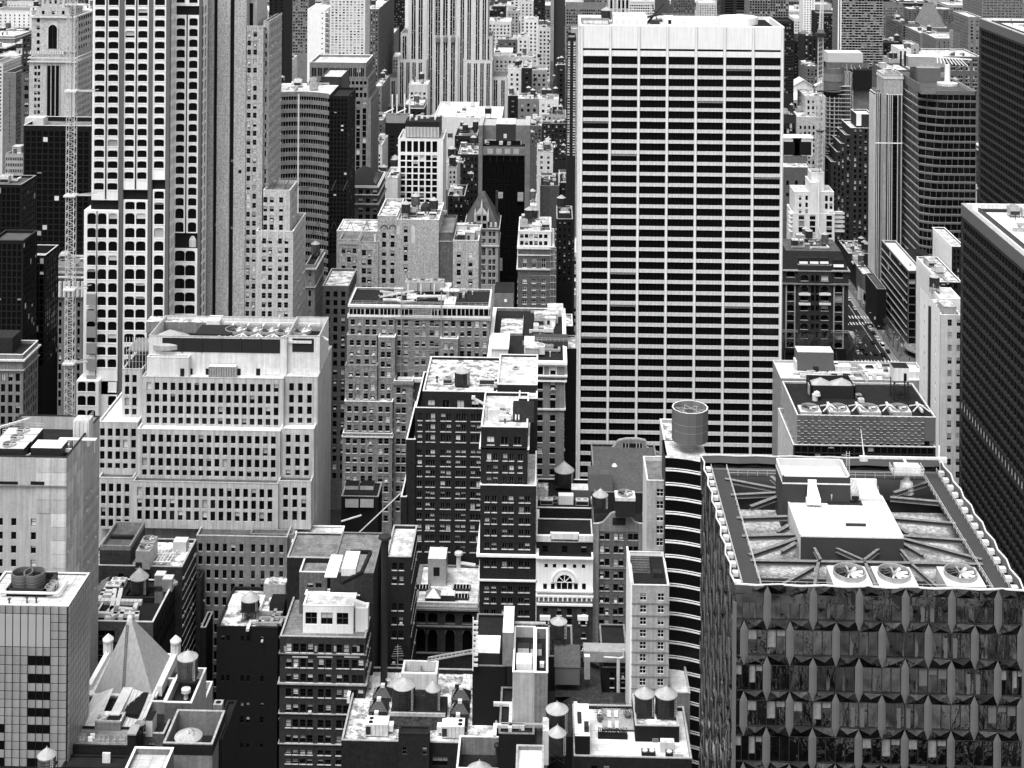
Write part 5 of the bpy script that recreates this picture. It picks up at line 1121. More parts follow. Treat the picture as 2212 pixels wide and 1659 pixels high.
 tank(-382,520,14,20,12,20,830,'small white topped tank on the concave banded office roof',hoops=5)
 TT(2)
 FB('church_building','pale billboard wall building with a dark emblem, top left of centre','building',240,290,-20,1900,30,wall='white',roof='roof_clean')
 m=MB(); x,z=P(264,75,1899.5); m.lathe(0,0,[(1,0)],3,'black') if False else None
 m.box(x-1.6,x+1.6,1899.3,1899.6,z-4,z+4,'black'); m.box(x-3,x+3,1899.3,1899.6,z-1,z+2,'black'); one('wall_emblem',m,'dark emblem painted high on the white billboard wall','emblem',(x,1899,z))
 FB('office_tower','very dark ribbed tower behind the limestone skyscraper left shoulder','office tower',325,420,-60,1500,30,wall='brick_black',roof='roof_dark',rows=(-40,16,24),p=12,w=8,h=9,far=True)
 FB('office_tower','pale strip windowed tower behind the limestone skyscraper left shoulder','office tower',414,440,-60,1480,30,wall='white_trim',roof='roof_dark',rows=(-40,17,24),p=22,w=19,h=9,far=True)
 FB('city_building','tall brown office block along the avenue left of the limestone skyscraper','building',150,242,60,1180,120,wall='brick_mid',roof='roof_stained',rows=(75,22,22),p=16,w=9,h=12,far=True,sp=18,cl=3)
 FB('city_building','pale corner block with many windows along the avenue','building',255,330,230,1330,60,wall='stone_grey',roof='roof_white',rows=(250,20,14),p=15,w=8,h=11,far=True,sp=16)
 FB('city_building','low grey block left of the limestone skyscraper base','building',210,262,560,1130,60,wall='stone_grey',roof='roof_stained',rows=(590,24,8),p=16,w=9,h=12,far=True,cl=3)
 FB('city_building','white corner block left of the limestone skyscraper base','building',330,372,370,1290,30,wall='white_trim',roof='roof_clean',rows=(390,22,8),p=16,w=9,h=12,far=True)
mids()
def right_side():
 TT(3); K=dict(rec=.3,mix=(.7,.2,.1))
 FB('apartment_tower','dark gridded apartment slab directly right of the banded slab','apartment tower',545,722,-60 if False else 140,960,24,wall='brick_dark',roof='roof_dark',rows=(155,19,24),p=15,w=11,h=11,far=True,mix=(.7,.15,.15))
 FB('office_tower','dark ribbed tower rising behind the banded slab roof','office tower',250,430,-80,1200,30,wall='metal_dark',roof='roof_dark',rows=(-60,16,12),p=60,w=54,h=9,far=True)
 FB('apartment_tower','tall dark tower with scattered pale blinds behind the banded slab','apartment tower',430,690,-80,1120,26,wall='stone_grey',roof='roof_dark',rows=(-60,17,14),p=16,w=12,h=12,far=True,mix=(.7,.1,.2))
 FB('office_tower','slim tower of pale balconies behind the banded slab roof, left half','office tower',-560,-470,-80,1250,26,wall='stone_grey',roof='roof_dark',rows=(-60,16,12),p=14,w=10,h=9,far=True)
 FB('office_tower','tower of dark vertical stripes behind the banded slab roof','office tower',-480+0,-340,-80,1230,26,wall='stone_light',roof='roof_dark',rows=(-60,60,4),p=22,w=15,h=56,far=True)
 FB('office_tower','grey tower with small windows behind the right half of the banded slab roof','office tower',-60,80,-80,1300,26,wall='brick_mid',roof='roof_dark',rows=(-60,16,12),p=14,w=8,h=9,far=True)
 FB('city_building','pale low block behind the banded slab roof','building',105,222,20,1350,26,wall='stone_light',roof='roof_white',rows=(35,15,8),p=14,w=8,h=8,far=True)
 # white sawtooth shed roofs
 m=MB(); Y=1000; T=Thing('exhibition_shed','broad white flat roof with a row of peaked skylights right of the banded slab','shed')
 X0,X1,a,b,zr=block(T,648,880,650,Y,60,'white_trim','roof_clean',par=.4,cop='white',rows=[(668,34)],h=34,p=40,w=34,far=True)
 for i in range(5):
  x=X0+4+i*16; s=MB(); s.poly([(x-7,Y+34,zr),(x+7,Y+34,zr),(x+7,Y+34,zr+5),(x,Y+34,zr+9),(x-7,Y+34,zr+5)],'stone_light'); s.poly([(x-7.5,Y+33,zr+5),(x,Y+33,zr+9.4),(x,Y+50,zr+9.4),(x-7.5,Y+50,zr+5)],'roof_clean'); s.poly([(x,Y+33,zr+9.4),(x+7.5,Y+33,zr+5),(x+7.5,Y+50,zr+5),(x,Y+50,zr+9.4)],'roof_clean'); s.box(x-7,x+7,Y+34.1,Y+49,zr,zr+5,'stone_light'); T.part('skylight',s)
 T.fin()
 FB('glass_building','low dark curved glass block right of the banded slab','glass building',650,735,745,900,24,wall='metal_dark',roof='roof_stained',rows=(800,34,10),p=16,w=14,h=30,far=True,cl=4,par=2)
 FB('office_building','stepped tan building with set back terraces left of the right crane mast','office building',795,925,625,950,30,wall='brick_tan',roof='roof_stained',rows=(650,38,16),p=26,w=13,h=22,wk='dh',cl=2,cop='stone_light',**K)
 FB('office_building','lower wing of the stepped tan building, left of the right crane mast','office building',745,870,760,935,30,wall='brick_tan',roof='roof_stained',rows=(815,38,16),p=26,w=13,h=22,wk='dh',cl=2,cop='stone_light',**K)
 T=FB('office_building','grey brick building with cooling units on its roof beside the banded slab','office building',640,835,1085,860,34,wall='brick_mid',roof='roof_stained',rows=[(1170,30),(1250,24),(1330,24),(1410,24),(1490,24)],h=26,p=50,w=18,wk='dh',cop='stone_pale',**K)
 X0,z=P(720,1015,880);
 for i,u in enumerate((700,775)):
  x,zz=P(u,1010,880); m=MB(); m.box(x-6,x+6,878,888,zz,zz+11,'metal_pale'); m.box(x-5,x+5,877.8,878,zz+1,zz+9,'black'); m.box(x-6.4,x+6.4,877.6,888.4,zz+11,zz+11.5,'white'); one('cooling_tower',m,f"{['left','right'][i]} of two framed cooling cells on the brick tower beside the banded slab",'cooling tower',(x,878,zz))
 FB('city_building','brick lift tower under two framed cooling cells','building',655,808,1012,876,14,wall='brick_mid',roof='roof_stained')
 tank(706,705,12,26,12,40,905,'small tank on tall black legs right of the banded slab',hoops=4)
 # tall dark residential tower with pale blinds
 T=Thing('apartment_tower','tall dark glass apartment tower with pale floor lines, upper right','apartment tower')
 block(T,1018,1300,-100,1040,26,'stone_grey','roof_dark',rows=(-85,16.6,36),p=18,w=15,h=11.5,rec=.35,far=True,mix=(.62,.15,.23),fr='frame_dark');
 for u in(1012,1028): pbox(T.mb('white_rib'),u-3,u+3,-100,800,1039,1,'white')
 fl=T.mb('floor_line')
 for i in range(36): pbox(fl,1018,1300,-88+16.6*i,-86.5+16.6*i,1039.2,.8,'stone_light')
 T.fin()
 FB('apartment_tower','thin bright white tower left of the right crane mast','apartment tower',782,858,-60,1250,20,wall='white',roof='roof_clean',rows=(-45,15,18),p=15,w=7,h=8,far=True)
 FB('city_building','grey concrete tower with a blank top behind the right crane','building',868,1010,88,1180,24,wall='brick_dark',roof='roof_grey',rows=(105,18,14),p=14,w=9,h=10,far=True)
 FB('city_building','pale tower behind the grey concrete tower','building',858,965,30,1260,24,wall='concrete_pale',roof='roof_white')
 FB('city_building','dark tower below the thin bright white tower','building',785,873,235,1080,24,wall='brick_dark',roof='roof_dark',rows=(255,20,10),p=20,w=10,h=14,far=True,cl=3)
 FB('city_building','old brown building behind the right crane mast','building',800,880,430,1040,30,wall='brick_mid',roof='roof_stained',rows=(450,24,8),p=18,w=10,h=15,far=True,cl=3)
 FB('city_building','dark building with one white tank right of the banded slab top','building',722,795,270,1150,30,wall='brick_dark',roof='roof_dark',rows=(290,20,10),p=16,w=8,h=10,far=True,cl=2)
 FB('city_building','white walled building above the banded slab right shoulder','building',722,780,120,1300,30,wall='white_trim',roof='roof_clean',rows=(140,18,8),p=16,w=8,h=10,far=True)
 FB('warehouse_building','long dark brick warehouse in the upper right','warehouse',1300,1435,280,1120,30,wall='brick_black',roof='roof_dark',rows=(300,20,6),p=20,w=10,h=12,far=True,cl=4)
 FB('office_building','tall grey office block with many small windows, upper right','office building',1300,1430,30,1380,26,wall='stone_grey',roof='roof_mid',rows=(50,17,16),p=11,w=6,h=10,far=True,par=3)
 FB('office_building','wide grey brick office block with arched window row, upper right','office building',1530,1930,365,1020,40,wall='brick_mid',roof='roof_white',rows=[(383,16),(408,22),(432,22),(490,16),(515,16),(540,16),(565,16)],p=44,g=2,gg=4,w=10,h=16,wk='arch',sill='white_trim',rec=.4,mix=(.7,.2,.1),cop='white',cl=6)
 FB('office_building','pale stepped office block behind the wide grey brick block','office building',1640,1880,250,1130,40,wall='stone_grey',roof='roof_stained',rows=(270,18,8),p=30,w=8,h=12,far=True,cl=5,sp=20,cop='stone_light')
 FB('office_building','receding grey block with long window rows, upper right','office building',1540,1660,215,1200,80,wall='stone_grey',roof='roof_stained',rows=(232,18,8),p=30,w=20,h=11,far=True,cl=4,sp=26,sw=18,cop='stone_light')
 FB('office_building','brown industrial block with many windows, upper right','office building',1420,1540,155,1250,60,wall='brick_mid',roof='roof_dark',rows=(172,18,10),p=22,w=15,h=11,far=True,cl=4,sp=26,sw=18)
 FB('office_building','grey tower block beside the right edge skyscraper','office building',1850,1935,110,1080,40,wall='stone_grey',roof='roof_white',rows=(130,22,14),p=28,w=14,h=13,far=True,sp=26,cop='stone_light')
 FB('office_building','ornate corner block with a domed turret next to the right edge skyscraper','office building',1800,1860,225,1100,30,wall='stone_pale',roof='roof_white',rows=(240,22,8),p=18,w=9,h=13,far=True)
 FB('office_building','blocky grey building behind the right edge skyscraper','office building',1940,2212,-60,1300,60,wall='stone_grey',roof='roof_white',rows=(-40,18,12),p=22,g=2,gg=2,w=7,h=8,far=True,cl=4)
 FB('office_building','long brown row of houses, top right','office building',1460,1760,60,1600,30,wall='brick_mid',roof='roof_stained',rows=(72,14,6),p=16,w=9,h=7,far=True,cl=6)
 T=FB('city_building','white low building with a peaked pavilion roof, upper right','building',1560,1650,180,1290,20,wall='stone_grey',roof='roof_white')
 x,z=P(1605,150,1292); m=MB(); xx,z0=P(1605,180,1292); m.box(xx-14,xx+14,1290,1304,z0,z0+1,'stone_light'); r=13
 for i in range(4): a0=i*math.pi/2+math.pi/4; a1=a0+math.pi/2; m.poly([(xx+18*math.cos(a0),1297+10*math.sin(a0),z0+1),(xx+18*math.cos(a1),1297+10*math.sin(a1),z0+1),(xx+5*math.cos(a1),1297+3*math.sin(a1),z0+22),(xx+5*math.cos(a0),1297+3*math.sin(a0),z0+22)],'stone_grey')
 one('pavilion_roof',m,'grey hipped pavilion roof in the upper right district','roof',(xx,1297,z0))
 FB('office_building','pale tall stair tower with a tank behind the curved glass building','office building',1480,1532,290,1000,24,wall='stone_pale',roof='roof_white',rows=(310,30,8),cols=[1505],w=12,h=20,far=True)
 FB('office_building','white block under a pale tank in the upper right','office building',1404,1480,320,990,24,wall='white_trim',roof='roof_clean')
 tank(1453,318,19,36,14,4,1002,'pale water tank on a white block, upper right',hoops=5,wood='wood_tank_pale')
 FB('office_building','low brick block with white skylights, upper right','office building',1300,1480,455,880,30,wall='brick_mid',roof='roof_stained',rows=(475,24,3),p=30,w=14,h=14,far=True,cl=4)
 tank(1350,375,14,32,12,4,935,'left of two small dark tanks right of the dark apartment tower',hoops=4); tank(1378,375,14,32,12,4,935,'right of two small dark tanks right of the dark apartment tower',hoops=4)
 FB('office_building','pale block carrying two small dark tanks','office building',1340,1430,385,930,18,wall='stone_pale',roof='roof_white',cl=2)
 # tower under construction
 T=Thing('tower_under_construction','concrete tower under construction with netted top floors and a hoist, upper right','construction tower')
 Y=985; R0=P(930,620,Y)[0]; X1=P(1250,500,Y)[0]; ztop=P(1000,460,Y)[1];
 cx=P(985,600,Y)[0]; r=M(62,Y)
 sl=MB(); sl.lathe(0,0,[(r,-.15),(r,.15)],24,'concrete_pale'); sl.poly([(r*math.cos(2*math.pi*k/24),r*math.sin(2*math.pi*k/24),-.15) for k in reversed(range(24))],'concrete'); sl.box(0,M(255,Y)*.4,-r,r+8,-.15,.15,'concrete_pale'); me=sl.mesh('floor_slab')
 for i in range(18):
  z=P(985,560+26.5*i,Y)[1];
  if z>3: T.inst('floor_slab',me,(cx,Y+r,z))
 for i in range(7):
  a0=math.pi+ i*math.pi/6; T.mb('column').bar((cx+r*.9*math.cos(a0),Y+r+r*.9*math.sin(a0),0),(cx+r*.9*math.cos(a0),Y+r+r*.9*math.sin(a0),ztop-2),.55,'concrete_pale')
 T.mb('core_wall').box(cx-r*.4,cx+r,Y+r,Y+r*2,0,ztop,'concrete')
 pbox(T.mb('rear_wall'),1108,1228,450,2200,Y+6,16,'concrete'); pbox(T.mb('hoist_bay'),1022,1108,470,2200,Y+4,14,'concrete')
 nt_=T.mb('netting'); nt_.lathe(cx,Y+r,[(r*1.12,P(985,600,Y)[1]),(r*1.12,P(985,445,Y)[1])],24,'grey_panel',close=False); nt_.lathe(cx,Y+r,[(r*1.16,P(985,530,Y)[1]),(r*1.16,P(985,480,Y)[1])],24,'stone_grey',close=False)
 nt_.lathe(cx,Y+r,[(r*.9,P(985,640,Y)[1]),(r*1.15,P(985,598,Y)[1])],24,'net',close=False)
 pbox(T.mb('dark_net'),1104,1250,455,585,Y+2,20,'net')
 pbox(T.mb('screen'),940,1168,343,412,Y+14,14,'ribbed_pale',top='roof_clean'); pbox(T.mb('screen_net'),930,1200,405,450,Y+12,1,'grey_panel')
 hs=T.mb('hoist')
 for xx in(1058,1072,1090,1104): x,_=P(xx,500,Y+3); hs.bar((x,Y+3,0),(x,Y+3,P(1070,480,Y)[1]),.18,'stone_light')
 z=4
 while z<P(1070,480,Y)[1]:
  for xx in(1058,1090): x,_=P(xx,500,Y+3); x2,_=P(xx+14,500,Y+3); hs.bar((x,Y+3,z),(x2,Y+3,z+3),.1,'stone_light'); hs.bar((x2,Y+3,z+3),(x,Y+3,z+6),.1,'stone_light')
  z+=6
 rb=T.mb('rebar')
 for i in range(50): x=cx-r+R.random()*55; rb.bar((x,Y+3+R.random()*20,ztop),(x,Y+3+R.random()*20,ztop+1.5+R.random()*2.5),.12,R.choice(('metal_dark','stone_light')))
 T.fin()
 # brick setback tower
 T=Thing('office_building','dark brick setback tower with a white penthouse, in front of the construction tower','office building')
 K2=dict(wk='dh',mix=(.6,.15,.25),fr='frame_dark',rec=.3,sp=26,sw=14)
 block(T,1090,1245,830,940,30,'brick_brown','roof_white',par=1,cop='white',rows=(838,37,24),cols=[1120,1153,1187,1222],w=15,h=23,**K2)
 block(T,1128,1230,740,946,18,'brick_brown','roof_clean',par=1,cop='white'); pbox(T.mb('white_wall'),1126,1158,742,815,945.5,.5,'white')
 block(T,1052,1095,875,942,26,'brick_brown','roof_grey',par=1,cop='stone_light',rows=(900,37,24),cols=[1073],w=15,h=22,**K2)
 block(T,1022,1055,930,943,26,'brick_brown','roof_grey',par=1,cop='stone_light',rows=(955,37,24),p=24,w=12,h=22,**K2); block(T,998,1030,985,944,26,'brick_brown','roof_grey',par=1,cop='stone_light',rows=(1010,37,20),p=24,w=12,h=22,**K2); block(T,962,1010,1050,945,26,'brick_brown','roof_grey',par=1,cop='stone_light',rows=(1075,37,20),p=24,w=12,h=22,**K2)
 T.fin()
 # white art deco block
 T=Thing('apartment_building','white plastered apartment block with a long pipe down its front, right of the banded slab','apartment building')
 K3=dict(wk='tri',fr='frame_dark',mix=(.7,.2,.1),rec=.25)
 X0,X1,a,b,zr=block(T,715,985,1385,775,20,'white_trim','roof_grey',par=1,cop='white',rows=[(1396,28),(1432,34),(1472,34),(1516,24),(1560,24)],cols=[770,842,950],w=36,h=30,**K3)
 block(T,725,830,1245,778,16,'white_trim','roof_white',par=1,cop='white',rows=[(1268,28),(1312,30),(1355,28)],cols=[762,804],w=16,h=28,wk='duo',rec=.2); block(T,885,980,1245,778,16,'white_trim','roof_white',par=1,cop='white',rows=[(1268,36),(1318,36)],cols=[932,962],w=18,h=30,wk='duo',rec=.2)
 block(T,828,888,1185,777,16,'white_trim','roof_white',par=1,cop='white'); block(T,832,915,1120,784,10,'white_trim','roof_grey',par=1,cop='white')
 pipe=T.mb('drainpipe'); q=[P(882,1170,774.5),P(882,1480,774.5),P(905,1560,774.5)]
 for p0,p1 in zip(q,q[1:]): pipe.bar((p0[0],774.5,p0[1]),(p1[0],774.5,p1[1]),.45,'white',8)
 for v in(1385,1412,1440,1470,1500):
  q=MB(); x,z=P(1000,v,776); q.box(x-4.5,x+4,776,782,z-.3,z,'white'); q.box(x-4.5,x+4,776,776.1,z,z+1,'stone_light'); T.part('balcony',q); q=MB(); x,z=P(714,v,776); q.box(x-1.5,x+1,776,782,z-.3,z,'white'); T.part('balcony',q)
 T.fin()
 # tall vertical striped slab
 T=Thing('office_tower','tall slab with thin white vertical fins, right','office tower'); Y=850
 block(T,1330,1425,615,Y,24,'brick_brown','roof_grey',par=1,cop='white',rows=None); block(T,1248,1332,605,Y+10,14,'brick_brown','roof_grey',par=1,cop='white')
 block(T,1303,1428,485,Y+3,18,'stone_pale','roof_grey',par=3,cop='stone_light',belts=[(498,14,.3,'stone_light')]); block(T,1250,1300,585,Y+12,10,'stone_grey','roof_white',par=1)
 for u,c in((1292,'dark'),(1378,'dark')):
  x0=u-14; x1=u+16
  for i in range(34):
   if 620+i*36>2200: break
   q=MB(); pbox(q,x0,x1,625+i*36,658+i*36,(Y if u>1330 else Y+10)-.1,.08,'black_glass'); T.part('window',q)
 for u in(1251,1262,1274,1326,1335,1346,1360,1396,1420): pbox(T.mb('fin'),u-2,u+2,612,2220,(Y if u>1330 else Y+10)-.7,.7,'stone_light')
 pbox(T.mb('belt'),1248,1425,925,931,Y-.8,.5,'white')
 Xl=P(1248,605,Y+10)[0]; fb=T.mb('fin')
 for i in range(9): fb.box(Xl-.5,Xl,Y+10.6+i*1.6,Y+11+i*1.6,0,P(1250,605,Y+10)[1]-1,'stone_light')
 T.fin(); clutter(T,P(1310,485,Y+3)[0],P(1420,485,Y+3)[0],Y+5,Y+20,P(1350,485,Y+3)[1]-3,3,('cooling_tower',))
 # curved corner glass building
 T=Thing('glass_building','banded glass office building with a rounded leaning corner, right','glass building'); Y=850
 xa=P(1432,560,Y)[0]; xc=P(1545,560,Y-30)[0];
 front0=P(1690,590,Y-34)[0]; front1=P(1903,590,Y-34)[0]; H=P(1800,590,Y-34)[1]; HL=H+3
 YF=Y-34
 xl=P(1548,600,YF)[0]
 sp=T.mb('spandrel'); gl=T.mb('glazing'); mu=T.mb('mullion')
 def outline(t):  # t height fraction: corner sweeps in toward the street
  cx_,cy_=15*(1-.92*t),9*(1-.9*t)
  return [(xl,Y+30),(xl,YF+cy_),(xl+cx_*.3,YF+cy_*.55),(xl+cx_*.65,YF+cy_*.2),(xl+cx_,YF),(front1,YF)]
 n=28; fh=(H-2)/n
 for j in range(n):
  z0,z1=j*fh,(j+1)*fh; t=j/n; o0=outline(1-t);
  for (p0,p1) in zip(o0,o0[1:]):
   L_=math.dist(p0,p1);
   if L_<.01: continue
   sp.poly([(p0[0],p0[1],z0),(p1[0],p1[1],z0),(p1[0],p1[1],z0+fh*.26),(p0[0],p0[1],z0+fh*.26)],'grey_panel')
   sp.poly([(p0[0],p0[1],z0+fh*.26),(p1[0],p1[1],z0+fh*.26),(p1[0]+.25,p1[1]+.25,z0+fh*.26),(p0[0]+.25,p0[1]+.25,z0+fh*.26)],'white_trim')
   gl.poly([(p0[0]+.25,p0[1]+.25,z0+fh*.26),(p1[0]+.25,p1[1]+.25,z0+fh*.26),(p1[0]+.25,p1[1]+.25,z1),(p0[0]+.25,p0[1]+.25,z1)],'wavy_glass' if j>n-4 or R.random()<.2 else 'black_glass')
   m_=max(1,int(L_/3))
   for q in range(m_): x=p0[0]+(p1[0]-p0[0])*q/m_; y=p0[1]+(p1[1]-p0[1])*q/m_; mu.bar((x+.1,y+.1,z0),(x+.1,y+.1,z1),.06,'metal',cap=False)
 T.mb('roof').poly([(xl,YF,H-2),(front1,YF,H-2),(front1,Y+30,H-2),(xl,Y+30,H-2)],'roof_mid')
 pp=T.mb('parapet'); pp.box(xl,xl+.6,YF+6,Y+30,H-2,HL,'grey_panel'); pp.box(xl+8,front1,YF,YF+.6,H-2.2,H,'grey_panel'); pp.box(front1-.6,front1,YF,Y+30,H-2.2,H,'metal'); pp.box(xl,front1,Y+29.4,Y+30,H-2.2,H+1,'metal')
 pp.box(front1-.1,front1+.1,YF,Y+30,0,H,'stone_grey'); pp.box(xl,front1,Y+29.9,Y+30.1,0,H,'stone_grey')
 T.fin()
 m=MB(); x0=P(1510,530,Y+10)[0]; x1=P(1660,530,Y+10)[0]; m.box(x0,x1,Y+6,Y+24,H-2,H+7,'grey_panel',top='metal'); m.box(x1-18,x1+3,Y+10,Y+22,H+7,H+13,'metal','metal_pale');
 for q in(-22,-19.5): m.bar((x1+q,Y+12,H+7),(x1+q,Y+12,H+16),.6,'black',8)
 one('plant_house',m,'stacked grey plant house with two black flues on the rounded glass building','plant house',(x0,Y+6,H))
 tank(1762,545,24,28,14,6,Y+14,'dark round tank on the rounded glass office building roof',hoops=4)
 m=MB(); x=P(1715,540,Y)[0]; m.lathe(x,Y,[(6,H-2),(6,H-.6)],16,'metal_pale'); m.lathe(x,Y,[(1.6,H-.6),(1.6,H+10)],10,'white');
 for i in range(9): m.bar((x-6+i*1.6,Y,H+14),(x-6+i*2.2,Y-1,H+11-i*.2),.35,'white');
 m.bar((x-8,Y,H+14.5),(x+14,Y,H+13),.5,'white'); one('roof_crane',m,'white slatted maintenance crane on the rounded glass building','roof crane',(x,Y,H-2))
 # low slanted-band glass block at the street corner
 T=Thing('glass_building','ten storey dark glass block with a roof terrace at the avenue corner','glass building')
 TT(6); Y=766
 X0,X1,a,b,zr=block(T,1462,1558,96,Y,60,'grey_panel','roof_clean',par=1.2,cop='stone_light',rows=(106,53,16),cols=[1488,1533],w=42,h=46,wk='pane',mix=(.85,.1,.05),rec=.12,sp=0)
 Hh=P(1500,96,Y)[1]; rr=[(Hh-4.3*(i+1)+.2,Hh-4.3*i-.6) for i in range(9)]
 facade(T,(X0-.3,Y+60),-math.pi/2,60,Hh,0,[(.4+i*3.7,3.9+i*3.7) for i in range(16)],rr,dict(wk='pane',mix=(.95,.04,.01),rec=.1),'grey_panel')
 sb=T.mb('band')
 for i in range(9): sb.box(X0-.75,X0-.3,Y,Y+60,Hh-4.3*(i+1)+.0,Hh-4.3*(i+1)+.16,'stone_pale')
 T.fin()
 m=MB(); m.box(X0+8,X0+13,Y+14,Y+46,zr,zr+.4,'roof_dark'); m.box(X0+15,X0+20,Y+20,Y+46,zr,zr+.4,'roof_dark'); one('planting_bed',m,'two long dark planting beds on the corner glass block terrace','planting bed',(X0+8,Y+14,zr))
 for i in range(16):
  x,y=X0+3+R.random()*18,Y+2+R.random()*12; m=MB(); m.lathe(x,y,[(.9,zr+1),(.9,zr+1.1)],8,'stone_grey'); m.bar((x,y,zr),(x,y,zr+1),.08,'metal_dark'); one('cafe_table',m,'small round table among others on the corner glass block terrace','table',(x,y,zr),'tables on the corner terrace')
 m=MB(); rail(m,[(X0,Y+.3,zr+1.2),(X0,Y+60,zr+1.2)],1.2,2); rail(m,[(X0,Y+.3,zr+1.2),(X1,Y+.3,zr+1.2)],1.2,2); one('glass_railing',m,'thin railing round the corner glass block terrace','railing',(X0,Y,zr))
 x,z=P(1500,590,Y-5); m=MB(); m.lathe(x+8,Y-4,[(12.5,z-1.2),(13,z-.6),(12.8,z),(2,z+.4)],40,'concrete'); one('disc_canopy',m,'round concrete disc canopy at the foot of the corner glass block','canopy',(x+8,Y-4,z))
 # studio building
 T=Thing('office_building','ten storey dark brick and stone building with big arched windows behind the bare trees','office building')
 Y=742; K4=dict(rec=.6,fr='frame_dark',mix=(.85,.1,.05),sill='stone_light')
 X0,X1,a,b,zr=block(T,640,1075,92,Y,30,'brick_brown','slate',par=.2,cop='stone_pale',rows=[(100,38),(190,44),(250,44),(320,40),(385,36),(440,40),(500,34),(560,34)],h=44,cols=[700,1012],w=50,belts=[(92,6,.8,'stone_pale'),(176,7,1.2,'stone_grey'),(490,6,.6,'stone_grey'),(480,3,.3,'stone_pale')],wk='arch',sp=60,**{k:v for k,v in K4.items()})
 block(T,750,965,60,Y-.6,28,'brick_brown','slate',par=.2,cop='stone_pale',rows=[(125,36),(195,40),(252,38),(320,34),(385,30),(440,36),(500,34)],h=40,cols=[790,922],w=48,wk='arch',**K4);
 for v,h in ((125,36),(195,40),(252,38),(320,30),(385,26),(440,30),(500,30)):
  for u in(842,872): q=MB(); pbox(q,u-10,u+10,v,v+h,Y-.75,.14,'glass'); T.part('window',q)
 for v in(240,303):
  for u in(790,922): q=MB(); x,z=P(u,v,Y-1); q.poly([(x-3,Y-.7,z),(x+3,Y-.7,z),(x+3,Y-1.6,z-.9),(x-3,Y-1.6,z-.9)],'concrete_pale'); q.poly([(x-3,Y-1.6,z-.9),(x+3,Y-1.6,z-.9),(x+3,Y-1.6,z-1.2),(x-3,Y-1.6,z-1.2)],'blind'); T.part('awning',q)
 for u in(672,728,982,1042): pbox(T.mb('pilaster'),u-4,u+4,185,640,Y-.5,.5,'stone_pale')
 man=T.mb('mansard_roof'); Hm=zr
 c=[(X0,Y,Hm),(X1,Y,Hm),(X1,Y+30,Hm),(X0,Y+30,Hm)]; t_=[(X0+3,Y+4,Hm+9),(X1-3,Y+4,Hm+9),(X1-3,Y+27,Hm+9),(X0+3,Y+27,Hm+9)]
 for i in range(4): man.poly([c[i],c[(i+1)%4],t_[(i+1)%4],t_[i]],'slate')
 man.poly(t_,'roof_mid')
 for u,w_ in((783,54),(852,54),(917,54),(1010,66)):
  q=MB(); x0,x1,z0,z1=pbox(q,u-w_/2,u+w_/2,12 if u<1000 else 24,48 if u<1000 else 70,Y+.6,3,'slate')
  q.poly([(x0,Y-.1,z0),(x1,Y-.1,z0),(x1,Y+1.9,z1),(x0,Y+1.9,z1)],'white')
  for k in range(8): xx=x0+(x1-x0)*(k+.5)/8; q.bar((xx,Y-.15,z0),(xx,Y+1.85,z1),.08,'metal_dark')
  T.part('skylight',q)
 pbox(T.mb('shopfront'),655,1060,600,690,Y-.9,.4,'black');
 T.fin(); clutter(T,X0+8,X1-8,Y+7,Y+26,Hm+9,11);
 m=MB(); x0,z=P(672,612,Y-1.5); x1=P(735,612,Y-1.5)[0]; m.box(x0,x1,Y-1.6,Y-1.2,z-1.1,z+.6,'black'); one('shop_fascia',m,'black shop fascia at the foot of the dark brick building with arched windows','shop fascia',(x0,Y-1.6,z))
 # corner dark shed block between street and striped slab
 FB('city_building','low black box building at the foot of the tall finned slab','building',1262,1320,215,800,30,wall='black',roof='roof_mid',par=.5,cop='metal')
 FB('city_building','small white roofed shop building along the avenue','building',1165,1238,120,856,17,wall='brick_mid',roof='roof_white',par=.6,rows=(140,24,4),sp=30,h=14,w=10,far=True)
 FB('city_building','brick shop building with a billboard along the avenue','building',1128,1200,70,875,18,wall='brick_dark',roof='roof_stained',par=.6,rows=(90,24,4),sp=30,h=14,w=10,far=True,cl=3)
 TT(3); FB('city_building','low brick building with crowded roof plant behind the studio building','building',1075,1235,1644,895,30,wall='brick_brown',roof='roof_stained',par=.6,rows=(1660,40,4),p=40,h=18,w=14,far=True,cop='stone_light',cl=10)
 # slab behind with white fins
 TT(6)
 T=Thing('office_building','grey office building with closely spaced white fins on its side, behind the white slim tower','office building')
 block(T,1665,1810,170,640,40,'brick_dark','roof_stained',par=.6,cop='white',rows=(180,50,4),cols=[1690,1730,1770],w=26,h=34,wk='dh',rec=.3,mix=(.7,.2,.1)); block(T,1745,1830,-60,660,34,'brick_dark','roof_white',par=.6,cop='white',rows=(-40,40,6),p=22,w=12,h=26,wk='dh',rec=.3)
 X=P(1665,170,640)[0]; Hh=P(1700,170,640)[1]
 for i in range(24): q=MB(); q.box(X-.35,X,640.3+i*1.65,640.75+i*1.65,0,Hh,'white'); T.part('fin',q)
 X=P(1745,-60,660)[0]; Hh=P(1700,-60,660)[1]; q=T.mb('rear_fin')
 for i in range(18): q.box(X-.35,X,660.3+i*1.8,660.8+i*1.8,0,Hh,'white')
 T.fin(); clutter(T,P(1670,170,640)[0]+1,P(1740,170,640)[0],642,676,P(1700,170,640)[1]-.6,8)
 # white slim tower
 T=Thing('apartment_building','bright white slim apartment building with a dark drainpipe groove, right','apartment building')
 K5=dict(wk='grid',fr='frame_grey',mix=(.35,.4,.25),rec=.25)
 X0,X1,a,b,zr=block(T,1672,1805,385,520,18,'stone_light','roof_stained',par=.8,cop='white',rows=(412,82,14),cols=[1732,1790],w=26,h=42,side_mat='white',sp=0,**K5)  # left side whiter than the front, its strong light put into the colour
 block(T,1672,1805,280,534,14,'white','roof_white',par=.8,cop='white')
